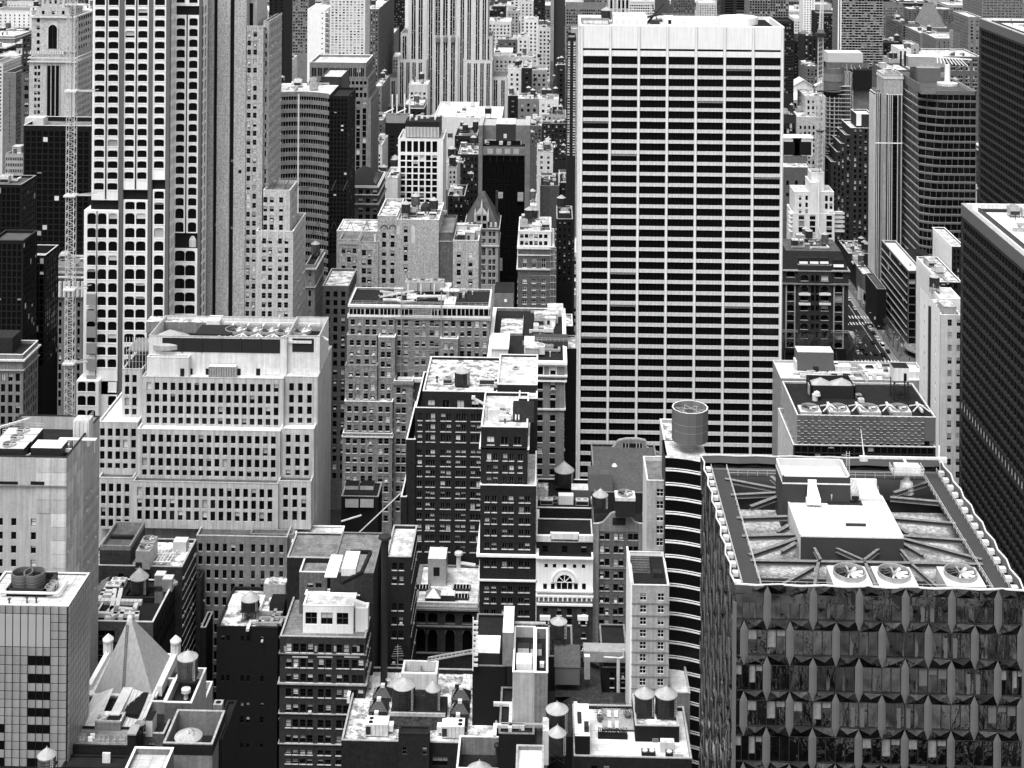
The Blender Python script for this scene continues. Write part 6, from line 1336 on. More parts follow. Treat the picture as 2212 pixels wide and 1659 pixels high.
 hh=rowsz(1700,(330,104,12),30,520); facade(T,(X0-.2,548),-math.pi/2,28,P(1600,270,534)[1],0,[(6,7.2),(14,15.2),(22,23.2)],hh,dict(K5),'white')
 T.mb('groove').box(X0-.9,X0-.2,532,533.5,0,zr,'metal_dark')
 T.fin(); clutter(T,X0+2,X1-1,522,532,zr,2,('vent_pipe','bulkhead')); clutter(T,X0+2,X1-1,536,546,P(1700,280,534)[1]-.8,3,('antenna_mast','small_tank','duct_run'))
 # black glass tower right edge
 TT(0)
 for (xu,yu,Yf,len_,fh,lab,rfm,bay) in ((2078,440,500,110,3.9,'black glass tower with pale floor bands at the right edge','gravel',1.55),(2117,40,700,150,3.9,'tall dark reflective tower at the top right edge','gravel',1.8)):
  T=Thing('office_tower',lab,'office tower'); X,H=P(xu,yu,Yf); L0=len_
  T.mb('core').box(X+.6,X+60,Yf-L0,Yf-.3,0,H-1.5,'black')
  nb=int(L0/bay/2); W_=L0/nb; n=int(H/fh)
  band='grey_panel'
  q=MB(); q.box(-.25,.5,-L0,0,0,1.15,'band_dark'); me=q.mesh('floor_band')
  for j in range(n+1): T.inst('floor_band',me,(X,Yf,max(0,H-1.2-fh*j)))
  b=MB(); b.box(X-.35,X,Yf-L0,Yf,H-4,H,'grey_panel'); T.part('parapet_band',b)
  gm={}
  cnt=0
  wk='black_glass' if xu<2100 else 'wavy_glass'
  g1=MB(); g1.poly([(.3,W_/2-.08,0),(.3,-W_/2+.08,0),(.3,-W_/2+.08,fh-1.15),(.3,W_/2-.08,fh-1.15)],wk); m1=g1.mesh('window')
  g2=MB(); g2.poly([(.3,W_/2-.08,0),(.3,-W_/2+.08,0),(.3,-W_/2+.08,fh-1.15),(.3,W_/2-.08,fh-1.15)],'blind_pale'); m2=g2.mesh('window')
  g3=MB(); g3.poly([(.3,W_/2-.08,0),(.3,-W_/2+.08,0),(.3,-W_/2+.08,fh-1.15),(.3,W_/2-.08,fh-1.15)],'frame_grey'); m3=g3.mesh('window')
  cand=[]; rest=MB()
  for j in range(n):
   for i in range(nb):
    y=Yf-W_*(i+.5); z=H-1.2-fh*(j+1)+1.15
    if z<5: continue
    c=proj((X,y,z));
    if not c or c[0]>2230 or c[1]>1500: continue
    cand.append((y,j,i,z))
  cand.sort()
  for q_,(y,j,i,z) in enumerate(cand):
   me=m1
   if xu<2100 and j==17 : me=m2
   elif R.random()<.1: me=m1
   if q_<300: T.inst('window',me,(X,y,z))
   else: rest.add({m1:g1,m2:g2,m3:g3}[me] if False else (g2 if me is m2 else g3 if me is m3 else g1),(X,y,z))
  T.part('window',rest,kind='stuff')
  mu=MB(); mu.box(-.3,.35,-.09,.09,0,H-1.5,'metal_dark'); mm=mu.mesh('mullion')
  for i in range(nb+1): T.inst('mullion',mm,(X,Yf-W_*i,0))
  b=T.mb('rear_wall'); b.box(X,X+60,Yf-.3,Yf,0,H,'grey_panel')
  rf=T.mb('roof'); rf.poly([(X,Yf-L0,H-1.4),(X+60,Yf-L0,H-1.4),(X+60,Yf,H-1.4),(X,Yf,H-1.4)],rfm)
  pp=T.mb('parapet'); pp.box(X-.3,X+1.4,Yf-L0,Yf,H-1.5,H+.2,'stone_pale'); pp.box(X+1.4,X+60,Yf-1.4,Yf,H-1.5,H+.2,'stone_light'); pp.box(X+4,X+4.8,Yf-L0,Yf-5,H-1.4,H-.2,'metal_dark'); pp.box(X+4.8,X+60,Yf-6,Yf-5,H-1.4,H-.4,'metal_dark')
  T.fin(); clutter(T,X+8,X+30,Yf-40,Yf-8,H-1.4,6,('vent_pipe','duct_run','cooling_tower'))
right_side()
def FB2(lab,xl,xr,yt,Y,D,cat='building',name_='city_building',**k):
 T=Thing(name_,lab,cat); q=block(T,xl,xr,yt,Y,D,**k); T.fin(); return q
def obox(name_,lab,cat,u,v,z,w_,d,h,m,top=None,extra=None):
 x,y=G(u,v,z); q=MB(); q.box(x-w_/2,x+w_/2,y-d/2,y+d/2,z,z+h,m,top)
 if extra: extra(q,x,y,z)
 return one(name_,q,lab,cat,(x,y,z))
def front_left():
 TT(7); K=dict(wk='dh',mix=(.6,.3,.1),rec=.3,fr='frame_dark')
 # brick building with blank hut and side windows
 q=FB2('brown brick building with many windows down its right side, below the stepped marble block',560,1180,352,379,15.5,wall='brick_brown',roof='roof_stained',par=.8,cop='stone_pale',rows=[(400,34)]+[(470+60*i,34) for i in range(11)],cols=[785,960,1050],w=34,h=34,sp=26,sw=11,sill='stone_light',**K); z=q[4]
 m=MB(); x0,x1,z0,z1=pbox(m,645,845,248,352,380,14,'brick_brown'); zz=z1
 one('brick_hut',m,'big brick hut with a sunken grey roof, left on the brown brick building','hut',(x0,380,z0))
 m=MB(); m.box(x0+.5,x1-.5,380.5,393.6,zz,zz+.05,'roof_mid');
 for a_,b_,c_,d_ in((x0,x1,380,380.5),(x0,x1,393.5,394),(x0,x0+.5,380.5,393.5),(x1-.5,x1,380.5,393.5)): m.box(a_,b_,c_,d_,zz,zz+1.2,'stone_grey')
 m.box(x0+1,x1-1,386,387,zz,zz+.9,'roof_dark'); one('hut_parapet',m,'pale coping and grey roof of the big brick hut','parapet',(x0,380,zz))
 nm='brown brick building below the marble block'
 for i,(u,v) in enumerate(((938,290),(965,235))):
  x,y=G(u,v,z+3); m=MB(); m.box(x-1.9,x+1.9,y-1.9,y+1.9,z+.6,z+5.4,'metal'); m.box(x-1.95,x-.2,y-1.95,y-1.9,z+1,z+2.4,'metal_dark')
  for sx in(-1.7,1.7): m.bar((x+sx,y-1.7,z),(x+sx,y-1.7,z+.6),.1,'black')
  one('cooling_tower',m,f"{['front','rear'][i]} grey cooling tower of a pair on the brown brick building",'cooling tower',(x,y,z)); fan_unit(x,y,z+5.4,1.5,6,f"fan on the {['front','rear'][i]} cooling tower of the brown brick building",None,box=False)
 obox('plant_box','white slatted box at the rear right of the brown brick building roof','plant box',1172,245,z,3.6,3,2.8,'ribbed_pale','roof_clean')
 m=MB(); x,y=G(1030,310,z)
 for i in range(9): m.bar((x-4+i*.9,y-3+R.random()*2,z+.5),(x-3+i*.9,y+2+R.random()*2,z+1.2+R.random()),.16,'metal_pale',6)
 m.bar((x-5,y-3.5,z+1),(x+4,y-3,z+1),.25,'metal_pale',8); m.bar((x-5,y,z+1.4),(x+4,y+1,z+1.4),.2,'metal_pale',8); one('pipe_tangle',m,'tangle of pale pipes beside the cooling tower pair','pipes',(x,y,z))
 clutter(Thing.all[-1],q[0]+2,q[0]+5,q[2]+2,q[3],z,1,('vent_pipe',),nm)
 FB2('narrow dark brick wing with stepped roof rails beside the brown brick building',1270,1300,430,390,4.5,wall='brick_brown',roof='roof_dark',par=1,rows=(470,60,10),p=60,w=0.1+20,h=34,sp=26,sw=11,**K)
 FB2('low dark brick wing in the gap left of the black tenement',1300,1335,750,382,8,wall='brick_black',roof='roof_dark',par=1,cop='metal')
 # duct roof building
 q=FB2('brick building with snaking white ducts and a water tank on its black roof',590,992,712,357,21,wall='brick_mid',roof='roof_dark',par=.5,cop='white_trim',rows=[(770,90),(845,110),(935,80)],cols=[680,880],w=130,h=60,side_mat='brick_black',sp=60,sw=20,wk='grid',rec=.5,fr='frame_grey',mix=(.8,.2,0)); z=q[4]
 m=MB()
 def g3(u,v,h=0): x,y=G(u,v,z+h); return (x,y,z+h)
 def duct(pts,w_=.75,h_=.7,mt='white_trim'):
  for (a_,b_) in zip(pts,pts[1:]):
   A,B=g3(*a_,h_),g3(*b_,h_); m.bar(A,B,w_,mt)
 for path in ([(745,505),(720,660)],[(785,505),(760,620)],[(585,662),(900,668)],[(800,640),(780,695)],[(760,655),(720,690),(680,690)],[(770,632),(870,640),(885,600)],[(695,470),(640,575)],[(660,520),(730,520)],[(650,545),(735,545)],[(770,450),(760,500)],[(610,625),(595,680)],[(735,620),(700,655)],[(890,655),(885,690)]): duct(path)
 one('duct_work',m,'snaking white ducts across the black roof in front of the brick hut building','ducts',g3(745,600))
 m=MB(); a_,b_=g3(590,600),g3(905,625); m.box(a_[0],b_[0],a_[1],a_[1]+1.6,z,z+1.0,'white_trim');
 for i in range(12): x=a_[0]+(b_[0]-a_[0])*i/12; m.box(x,x+.1,a_[1]-.03,a_[1]+1.63,z,z+1.05,'metal')
 one('skylight_strip',m,'long white glazed skylight strip on the black duct roof','skylight',a_)
 m=MB(); a_,b_=g3(585,570),g3(655,460); m.poly([(a_[0],a_[1],z+.3),(a_[0]+2.2,a_[1],z+1.6),(b_[0]+2.2,b_[1],z+1.6),(b_[0],b_[1],z+.3)],'wavy_glass'); m.poly([(a_[0]+2.2,a_[1],z+1.6),(a_[0]+2.3,a_[1],z),(b_[0]+2.3,b_[1],z),(b_[0]+2.2,b_[1],z+1.6)],'metal')
 for i in range(9): t=i/8; y=a_[1]+(b_[1]-a_[1])*t; x=a_[0]+(b_[0]-a_[0])*t; m.bar((x,y,z+.35),(x+2.2,y,z+1.65),.07,'metal_pale')
 one('sloping_skylight',m,'long sloping glass skylight at the left of the black duct roof','skylight',a_)
 for i,(u,v) in enumerate(((770,480),(735,510))): x,y=G(u,v,z); put('air_unit',2,x,y,z,0,'the black duct roof',1.2)
 tank(903,538,58,90,66,30,373,'weathered wooden water tank with a bright cone roof on the black duct roof',hoops=9,zr=z)
 m=MB(); x,y,_=g3(900,585); m.box(x-4.5,x+4.5,y-.3,y+.3,z+.6,z+1.4,'metal_dark'); m.box(x-4.5,x+4.5,y+5,y+5.6,z+.6,z+1.4,'metal_dark')
 for sx in(-4,4): m.box(x+sx-.2,x+sx+.2,y-.3,y+5.6,z,z+1.2,'metal_dark')
 one('girders',m,'black steel base frame under the water tank on the duct roof','steel frame',(x,y,z))
 for i,(u,v) in enumerate(((1040,455),(1090,480))): obox('air_handler',f"{['rear','front'][i]} grey air handler with a round fan near the right edge of the duct roof",'air handler',u,v+20,z,2.6,2.6,3.2,'metal','metal_pale',lambda q_,x,y,zz: q_.lathe(x+1.6,y,[(.2,zz+1.2),(.9,zz+1.3),(.9,zz+1.9),(.2,zz+2)],12,'metal'))
 obox('chimney','square pale chimney at the right of the duct roof','chimney',1030,580,z,1.8,1.8,3,'stone_grey','black')
 # tent: tall pyramid
 T=Thing('pyramid_roof_building','building with a very tall pale pyramid roof carrying a ladder, lower left','building')
 Y=312; X0,zb=P(610,1172,Y); X1=P(985,1172,Y)[0]; D_=15
 ap=P(833,722,Y+6.5); ax,az=ap; rf=T.mb('pyramid_roof')
 c=[(X0,Y,zb),(X1,Y,zb),(X1+0,Y+D_,zb),(X0,Y+D_,zb)]; tp=[(ax-.5,Y+7,az),(ax+.7,Y+7,az),(ax+.7,Y+8.2,az),(ax-.5,Y+8.2,az)]
 mat('pyramid_metal',.42,.05,.15,streak=.14,rough=.6)
 for i in range(4): rf.poly([c[i],c[(i+1)%4],tp[(i+1)%4],tp[i]],'pyramid_metal')
 rf.poly(tp,'pyramid_metal'); T.mb('finial').lathe(ax,Y+7.6,[(.7,az),(.6,az+.9),(.3,az+1.4),(.25,az+2),(.02,az+2.4)],8,'white_trim')
 l=T.mb('ladder'); a_=Vector((ax-.3,Y+6.6,az-.4)); b_=Vector(P(800,1165,Y)[:1]+(Y-.25,)+P(800,1165,Y)[1:])
 for d in(-.25,.25): l.bar(a_+Vector((d,0,0)),b_+Vector((d,0,0)),.05,'metal_dark')
 for i in range(44): p_=a_.lerp(b_,i/44); l.bar(p_-Vector((.25,0,0)),p_+Vector((.25,0,0)),.04,'metal_dark')
 w_=T.mb('wall'); w_.box(X0-1,X1+1,Y-.6,Y+D_+1,0,zb-.4,'stone_grey'); T.mb('gutter').box(X0-1.2,X1+1.2,Y-.9,Y+D_+1.2,zb-.4,zb-.02,'stone_light')
 for s,X in((-1,X0-1.4),(1,X1+1.4)):
  b2=MB(); b2.box(X-.5,X+.5,Y+1,Y+D_-1,zb-1,zb+1.2,'white_trim'); T.part('parapet',b2)
  t2=MB(); t2.lathe(X,Y+D_-.5,[(1.,zb-3),(1.,zb+3.4),(1.3,zb+3.5),(1.3,zb+3.9),(.2,zb+5)],8,'stone_light');
  for k in range(8): a0=math.pi*k/4; t2.bar((X+1.02*math.cos(a0),Y+D_-.5+1.02*math.sin(a0),zb+.5),(X+1.02*math.cos(a0),Y+D_-.5+1.02*math.sin(a0),zb+3),.12,'white_trim')
  T.part('turret',t2)
 T.fin(); FOOT.append((X0-1,X1+1,Y,Y+D_))
 # metal gambrel roof house
 q=FB2('grey house with shallow metal roofs and dark skylight, in front of the tall pyramid roof',500,910,1405,300,11,wall='brick_mid',roof='roof_dark',par=.2,rows=[(1412,46)],cols=[548,585,800,848],w=34,h=46,wk='plain',rec=.2,mix=(.5,.3,.2),fr='frame_white'); z=q[4]; X0,X1=q[0],q[1]
 m=MB();
 for a0,a1 in((X0,X0+4.4),(X1-5,X1)):
  m.poly([(a0,300,z+.1),(a1,300,z+.9),(a1,311,z+2.4),(a0,311,z+.8)] if a0==X0 else [(a0,300,z+.9),(a1,300,z+.1),(a1,311,z+.8),(a0,311,z+2.4)],'metal_pale')
  for k in range(8):
   t=k/7; x=a0+(a1-a0)*t; zz=(.1+.8*t) if a0==X0 else (.9-.8*t); z2=(.8+1.6*t) if a0==X0 else (2.4-1.6*t); m.bar((x,300,z+zz+.05),(x,311,z+z2+.05),.05,'metal')
 m.box(X0+6.5,X0+8.6,301,311,z,z+2.6,'metal_pale'); m.box(X0+8.8,X0+12,303,311,z,z+1.6,'black'); m.box(X0+4.6,X0+6.4,303,311,z,z+.2,'black')
 one('metal_roof',m,'pair of seamed metal roofs either side of a dark skylight strip','roof',(X0,300,z))
 m=MB(); x0,x1,z0,z1=pbox(m,614,780,1365,1470,298.6,4,'stone_grey','roof_stained'); pbox(m,628,668,1390,1462,298.55,.05,'concrete'); m.box(x0+2.2,x0+5,299.5,301.5,z1,z1+.06,'black'); m.box(x0,x1,298.6,298.9,z1,z1+.3,'stone_pale'); one('stair_hut',m,'stained grey stair hut with a dark hatch in front of the metal roofs','stair hut',(x0,298.6,z0))
 q=FB2('dark brick building with a cluttered terrace at the bottom left',440,870,1520,293,6.5,wall='brick_black',roof='roof_grey',par=.2); z=q[4]
 for u,v,w_ in((585,1465,'upright'),(600,1445,'leaning')): obox('notice_board',f'small {w_} white board on the cluttered bottom left terrace','board',u,v+20,z,.9,.3,.9,'white')
 for u in(480,520,540,640,670,700,740,780,800): x,y=G(u,1490,z); m=MB(); m.bar((x,y,z),(x+.1,y,z+1.2),.06,'metal_pale'); m.box(x-.3,x+.3,y-.2,y+.2,z,z+.5,'metal'); one('terrace_stand',m,'small stand on the cluttered bottom left terrace','stand',(x,y,z),'stands on the bottom left terrace')
 m=MB(); x0,x1,z0,z1=pbox(m,825,878,1440,1600,292,3,'brick_black','black'); pbox(m,822,882,1438,1448,291.8,3.3,'metal'); one('chimney_stack',m,'square black chimney stack on the bottom left terrace','chimney',(x0,292,z0))
 q=FB2('black brick yard building at the bottom edge, left',400,800,1660,288,4,wall='brick_black',roof='roof_dark',par=.2,rows=[(1700,30)],cols=[500,600],w=30)
 m=MB(); x,z2=P(690,1560,290); m.box(x-.8,x+.8,289.8,290.2,z2-2,z2,'stone_light'); one('wall_box',m,'small pale box fixed on the black yard wall, bottom left','box',(x,290,z2))
 TT(7)
 # dish
 m=MB(); x,z2=P(908,1385,299); m.lathe(x,299,[(.1,z2),(1.1,z2+.5),(1.15,z2+.55)],16,'stone_grey',close=False); m.bar((x,299,z2-3),(x,299,z2),.1,'metal_dark'); one('satellite_dish',m,'grey mesh satellite dish beside the metal roofed house','dish',(x,299,z2))
 # blank brick box with tank, and neighbour
 q=FB2('blank brick block with a white coped roof well holding a water tank, lower left',1066,1242,1238,306,13.2,wall='brick_mid',roof='roof_dark',par=2.2,cop='white_trim',side_mat='concrete_pale');
 tank(1215,1100,64,128,38,22,314,'tall ribbed wooden water tank standing on the blank brick block, lower left',hoops=14,wood='wood_tank_pale')
 m=MB(); x,y=G(1205,1210,q[4]); m.lathe(x,y,[(.5,q[4]),(.4,q[4]+1.2),(1,q[4]+1.5),(1,q[4]+2.2),(.05,q[4]+2.4)],16,'metal_pale'); one('mushroom_vent',m,'white mushroom vent in front of the tall ribbed water tank','vent',(x,y,q[4]))
 FB2('small grey block left of the blank brick block with the tank well',968,1066,1232,309,9,wall='stone_grey',roof='roof_dark',par=1.6,cop='stone_light')
 FB2('thin pale walled annex right of the blank brick block with the tank well',1242,1318,1250,320,9,wall='stone_grey',roof='roof_dark',par=1.5,cop='stone_light',side_mat='concrete_pale')
 q=FB2('low brick annex with one window under the blank brick block',908,1064,1438,301,10,wall='brick_mid',roof='roof_dark',par=.6,cop='stone_pale',rows=[(1495,56)],cols=[982],w=40,h=56,wk='grid',rec=.2,mix=(0,1,0),fr='frame_dark')
 obox('air_handler','narrow pale cooling cabinet on the low brick annex','air handler',980,1425,q[4],1.4,3.5,3.4,'stone_light','black')
 # foreground open box with tank
 q=FB2('foreground brick box with an open top holding a round tank, bottom left',1057,1376,1504,292,11.5,wall='stone_grey',roof='roof_dark',par=5,cop='stone_pale',side_mat='stone_grey',belts=[(1508,66,.06,'brick_black')])
 x=P(1221,1490,295.4)[0]; y=295.4; q=(0,0,0,0,P(1221,1405,295.4)[1]-5.8); T=Thing('water_tank','low round pale tank with a cone lid inside the open brick box, bottom left','water tank',None,(x,y,q[4])); z=q[4]; T.mb('barrel').lathe(x,y,[(2.7,z),(2.7,z+4.3)],28,'tank_roof'); rr=T.mb('roof'); rr.lathe(x,y,[(2.85,z+4.2),(2.85,z+4.35),(.1,z+5.7)],28,'tank_roof')
 for k in range(14): t=k*math.pi/7; rr.bar((x+2.8*math.cos(t),y+2.8*math.sin(t),z+4.37),(x,y,z+5.75),.03,'metal_pale')
 hh=T.mb('handle');
 for d in(.3,1.3): hh.bar((x+d,y-.9,z+4.8),(x+d+.1,y-.9,z+6),.05,'metal_dark'); hh.bar((x+d+.1,y-.9,z+6),(x+d-.3,y-.9,z+6.1),.05,'metal_dark')
 T.fin(); obox('chimney','square stone chimney with a round flue behind the open brick box','chimney',1415,1330,P(1400,1300,304)[1]-2,1.9,1.9,3.2,'stone_grey','stone_pale',lambda q_,x,y,zz:q_.lathe(x,y,[(.6,zz+3.25),(.01,zz+3.26)],14,'black'))
 FB2('narrow dark brick wall block right of the open brick box',1376,1440,1480,298,14,wall='brick_black',roof='roof_dark',par=.4)
 FB2('low white roofed building at the bottom edge beside the open brick box',800,1057,1692,280,8,wall='stone_grey',roof='roof_slab',par=1.2,cop='white')
 tank(302,1680,57,72,56,4,276,'small pale water tank at the bottom left corner',wood='wood_tank_pale',hoops=5)
 # black tenement with tank on tall legs
 q=FB2('black brick tenement with a snowy white roof and a framed tank, lower left',1404,1800,748,374,20.5,wall='brick_black',roof='roof_stained',par=.8,cop='brick_dark',rows=[(805,34),(1060,40),(1235,26),(1325,44),(1500,30)],cols=[1445,1480,1572,1610,1700],w=22,h=34,sp=60,sw=16,wk='dh',rec=.25,mix=(.35,.6,.05),fr='frame_dark'); z=q[4]
 tank(1622,648,58,60,54,74,378,'wooden water tank with a cone roof on a tall black frame above the snowy roof',hoops=7,zr=z)
 obox('roof_sheet','large white roof panel behind the tank on the snowy tenement roof','roof panel',1600,600,z,9,6,1.2,'white','roof_clean'); obox('lift_room','pale lift room at the rear right of the snowy tenement roof','lift room',1790,520,z,6,5,3.4,'stone_pale','roof_stained'); obox('dark_dome','dark arched skylight right of the tank on the snowy tenement roof','skylight',1805,620,z,4,5,2.4,'metal_dark','black')
 clutter(Thing.all[-1],q[1]-8,q[1]-1,q[2]+1,q[2]+9,z,4,('air_unit','chimney','duct_run'),'the snowy roofed black tenement')
 # big right-of-centre block with white penthouse
 K=dict(wk='dh',mix=(.5,.4,.1),rec=.3,fr='frame_dark',sill='stone_light')
 T=Thing('office_building','brown brick office building with a white glazed penthouse, bottom centre left','office building')
 q=block(T,1814,2368,812,360,34,'brick_brown','roof_grey',par=.6,cop='stone_pale',rows=[(856,56),(954,56),(1052,54),(1148,54),(1250,54),(1348,52),(1448,50),(1545,30),(1605,30)],h=54,cols=[1872,1918,1966,2012,2082,2130,2200,2245,2300,2340],w=36,sp=42,sw=20,belts=[(917,6,.3,'stone_grey'),(1108,9,.5,'stone_pale'),(1306,5,.3,'stone_pale'),(1502,5,.3,'stone_pale')],**K); z=q[4]
 for v in(936,):
  for u in(1945,2105,2280): pbox(T.mb('stone_lintel'),u-50,u+50,v,v+8,359.9,.1,'stone_light')
 for u in(1848,2047,2172,2322): pbox(T.mb('stone_tablet'),u-8,u+8,870,905,359.9,.1,'stone_pale')
 q2=block(T,1860,2330,300,379,14,'brick_dark','roof_grey',par=.4,cop='stone_pale'); block(T,1940,2120,392,372,8,'brick_mid','roof_grey',par=1,cop='stone_light',rows=[(460,30)],cols=[2010,2065],w=40,h=30)
 block(T,2140,2420,395,370,22,'brick_brown','roof_grey',par=.3,cop='stone_grey')
 T.fin()
 T=Thing('penthouse','white penthouse with large dark windows on the brown brick office building','penthouse')
 block(T,1964,2290,610,363,6.5,'white','roof_white',par=.3,cop='white',rows=[(652,78)],cols=[2017,2118,2220],w=76,h=78,wk='grid',rec=.3,mix=(.8,.2,0),fr='frame_grey'); block(T,1975,2330,540,369.6,3,'metal_dark','roof_white',par=.2,cop='white',rows=[(550,38)],p=50,w=44,h=38,wk='plain',rec=.1); T.fin()
 TT(8); m=MB(); x,zz=P(135,560,365); m.box(x-1.6,x+1.6,364,367,zz-8,zz-2,'white'); m.bar((x-4,365,zz-.5),(x+.5,365,zz-2),1.,'white'); one('white_duct_stack',m,'thick white duct stack on the corner of the white penthouse','duct',(x,365,zz-8))
 zr=z
 m=MB(); x,y=G(75,350,zr+10);
 Z=q2[4]
 def h3(u,v,h=0,z_=P(0,300,362)[1]): x,y=G(u,v,z_+h); return x,y,z_+h
 x,y,zz=h3(70,350); m.box(x-2,x+1.5,y-5,y+4,zz,zz+1.8,'white_trim','white'); m.box(x-6,x-3,y-6,y+5,zz,zz+.3,'white'); one('air_handler',m,'long white air handling unit on the upper roof of the brown brick office','air handler',(x,y,zz))
 m=MB(); a_,b_=h3(0,455,.05),h3(180,260,.05);
 for p_,q_ in(((0,460),(130,395)),((130,395),(190,260)),((190,260),(60,258))): A,B=h3(*p_,.06),h3(*q_,.06); m.bar(A,B,.55,'roof_dark')
 one('roof_path',m,'dark angled path strip on the upper roof of the brown brick office','roof path',a_)
 m=MB(); x,z_=P(283,175,366); zb=P(283,400,366)[1]-30; m.lathe(x,366,[(.9,zb),(.9,z_),(1.7,z_+.3),(1.6,z_+.8),(.2,z_+1.2)],16,'metal_dark'); one('flue',m,'tall black capped flue pipe between two roofs, bottom centre left','flue',(x,366,zb))
 # back white roof building
 q=FB2('dark brick building with bright white roofs and rails, centre left',292,452,292,380,18,wall='brick_dark',roof='roof_white',par=.8,cop='stone_pale',rows=[(330,46),(418,46),(592,46),(682,46),(770,46),(945,40)],cols=[345,390],w=30,h=46,sp=34,sw=18,**K)
 TT(7); FB2('white domed roof building behind the brown brick office, centre left',1890,2200,200,395,10,wall='stone_pale',roof='roof_white',par=.4,cop='white',rows=[(220,50)],p=60,w=26,h=40,wk='duo',rec=.3)
 x,z_=P(2130,90,398); m=MB(); m.lathe(x+1,402,[(6,z_-9),(6,z_-6.5),(.1,z_-4)],6,'roof_white'); one('hipped_roof',m,'faceted white hipped roof behind the brown brick office','roof',(x,400,z_-9))
 TT(5); T=Thing('cooling_house','dark ribbed cooling house with four open white cells, centre left','cooling house')
 Y=440; block(T,0,240,1560,Y,10,'louvre','roof_dark',par=.5,cop='metal');
 for a_,b_,t_ in((22,110,1490),(120,208,1490),(25,110,1575),(122,208,1575)): c_=MB(); pbox(c_,a_,b_,t_,t_+55,Y+6 if t_<1500 else Y-1,4,'stone_light','black'); T.part('cell',c_)
 T.fin()
 TT(8)
 m=MB(); A=(*P(180,-20,398)[:1],398,P(180,-20,398)[1]);
 a_=P(0,60,399); b_=P(130,20,399); m.bar((a_[0],399,a_[1]),(b_[0],399,b_[1]),.22,'metal_pale'); c_=P(60,10,399); m.bar((a_[0]+5,399,a_[1]-3),(c_[0]+14,399,c_[1]+6),.18,'metal_pale'); one('steel_beams',m,'long pale steel girders lying over the white hipped roof','girder',(a_[0],399,a_[1]))
 # low white roof + old facade
 q=FB2('old arcaded stone building with a stippled white roof and balustrade, centre bottom',475,888,622,405,24,wall='brick_brown',roof='roof_white',par=.3,cop='stone_grey',rows=[(660,62),(765,150)],cols=[515,592,705,818],w=62,h=62,wk='arch',sill='stone_grey',rec=.8,mix=(.8,.2,0),belts=[(622,10,.8,'stone_grey'),(735,8,.5,'stone_grey'),(910,8,.4,'stone_grey')]); z=q[4]
 m=MB();
 for i in range(44): x=q[0]+(q[1]-q[0])*(i+.5)/44; m.lathe(x,405.3,[(.18,z+.2),(.1,z+.6),(.2,z+1.5)],6,'stone_light')
 m.box(q[0],q[1],405,405.6,z+1.5,z+1.8,'stone_light'); m.box(q[0],q[1],405,405.6,z,z+.2,'stone_light'); one('balustrade',m,'white baluster rail along the front of the stippled white roof','balustrade',(q[0],405,z))
 x0,y0=G(620,470,z); m=MB(); m.box(x0-2.6,x0+2.6,y0-1,y0+6,z,z+8,'metal','roof_clean'); m.box(x0-1,x0+.8,y0-1.05,y0-1,z+3,z+5.5,'black'); one('ribbed_hut',m,'tall ribbed metal hut with a dark window on the stippled white roof','hut',(x0,y0,z))
 for i,(u,v) in enumerate(((520,500),(780,500),(770,560))): obox('barrel_skylight',f"{['left','upper right','lower right'][i]} ribbed barrel skylight on the stippled white roof",'skylight',u,v,z,5,2.4,.8,'metal_dark','glass',lambda q_,x,y,zz:[q_.bar((x-2.3+k*.9,y-1.25,zz+.8),(x-2.3+k*.9,y,zz+1.4),.08,'metal_pale') for k in range(6)])
 m=MB(); x,y=G(597,575,z); m.box(x-2.3,x+2.3,y-1.5,y+1.5,z,z+1.8,'metal_dark'); m.lathe(x,y,[(3.1,z+1.8),(.3,z+3.6)],4,'metal',a0=math.pi/4); one('hipped_skylight',m,'hip roofed dark lantern on the stippled white roof','skylight',(x,y,z)); obox('dark_box','dark boxy vent house beside the hip roofed lantern','box',690,570,z,4,3,2,'metal_dark','roof_clean')
 m=MB(); x,y=G(760,360,z); m.bar((x,y,z),(x,y,z+4),.7,'metal_pale',10); m.lathe(x,y,[(1.3,z+4),(1.2,z+4.6),(.1,z+5)],12,'metal_pale'); m.bar((x,y,z+1.5),(x+5,y,z+.8),.5,'metal_pale',8); one('roof_ventilator',m,'pale elbow ventilator at the back of the stippled white roof','ventilator',(x,y,z))
front_left()
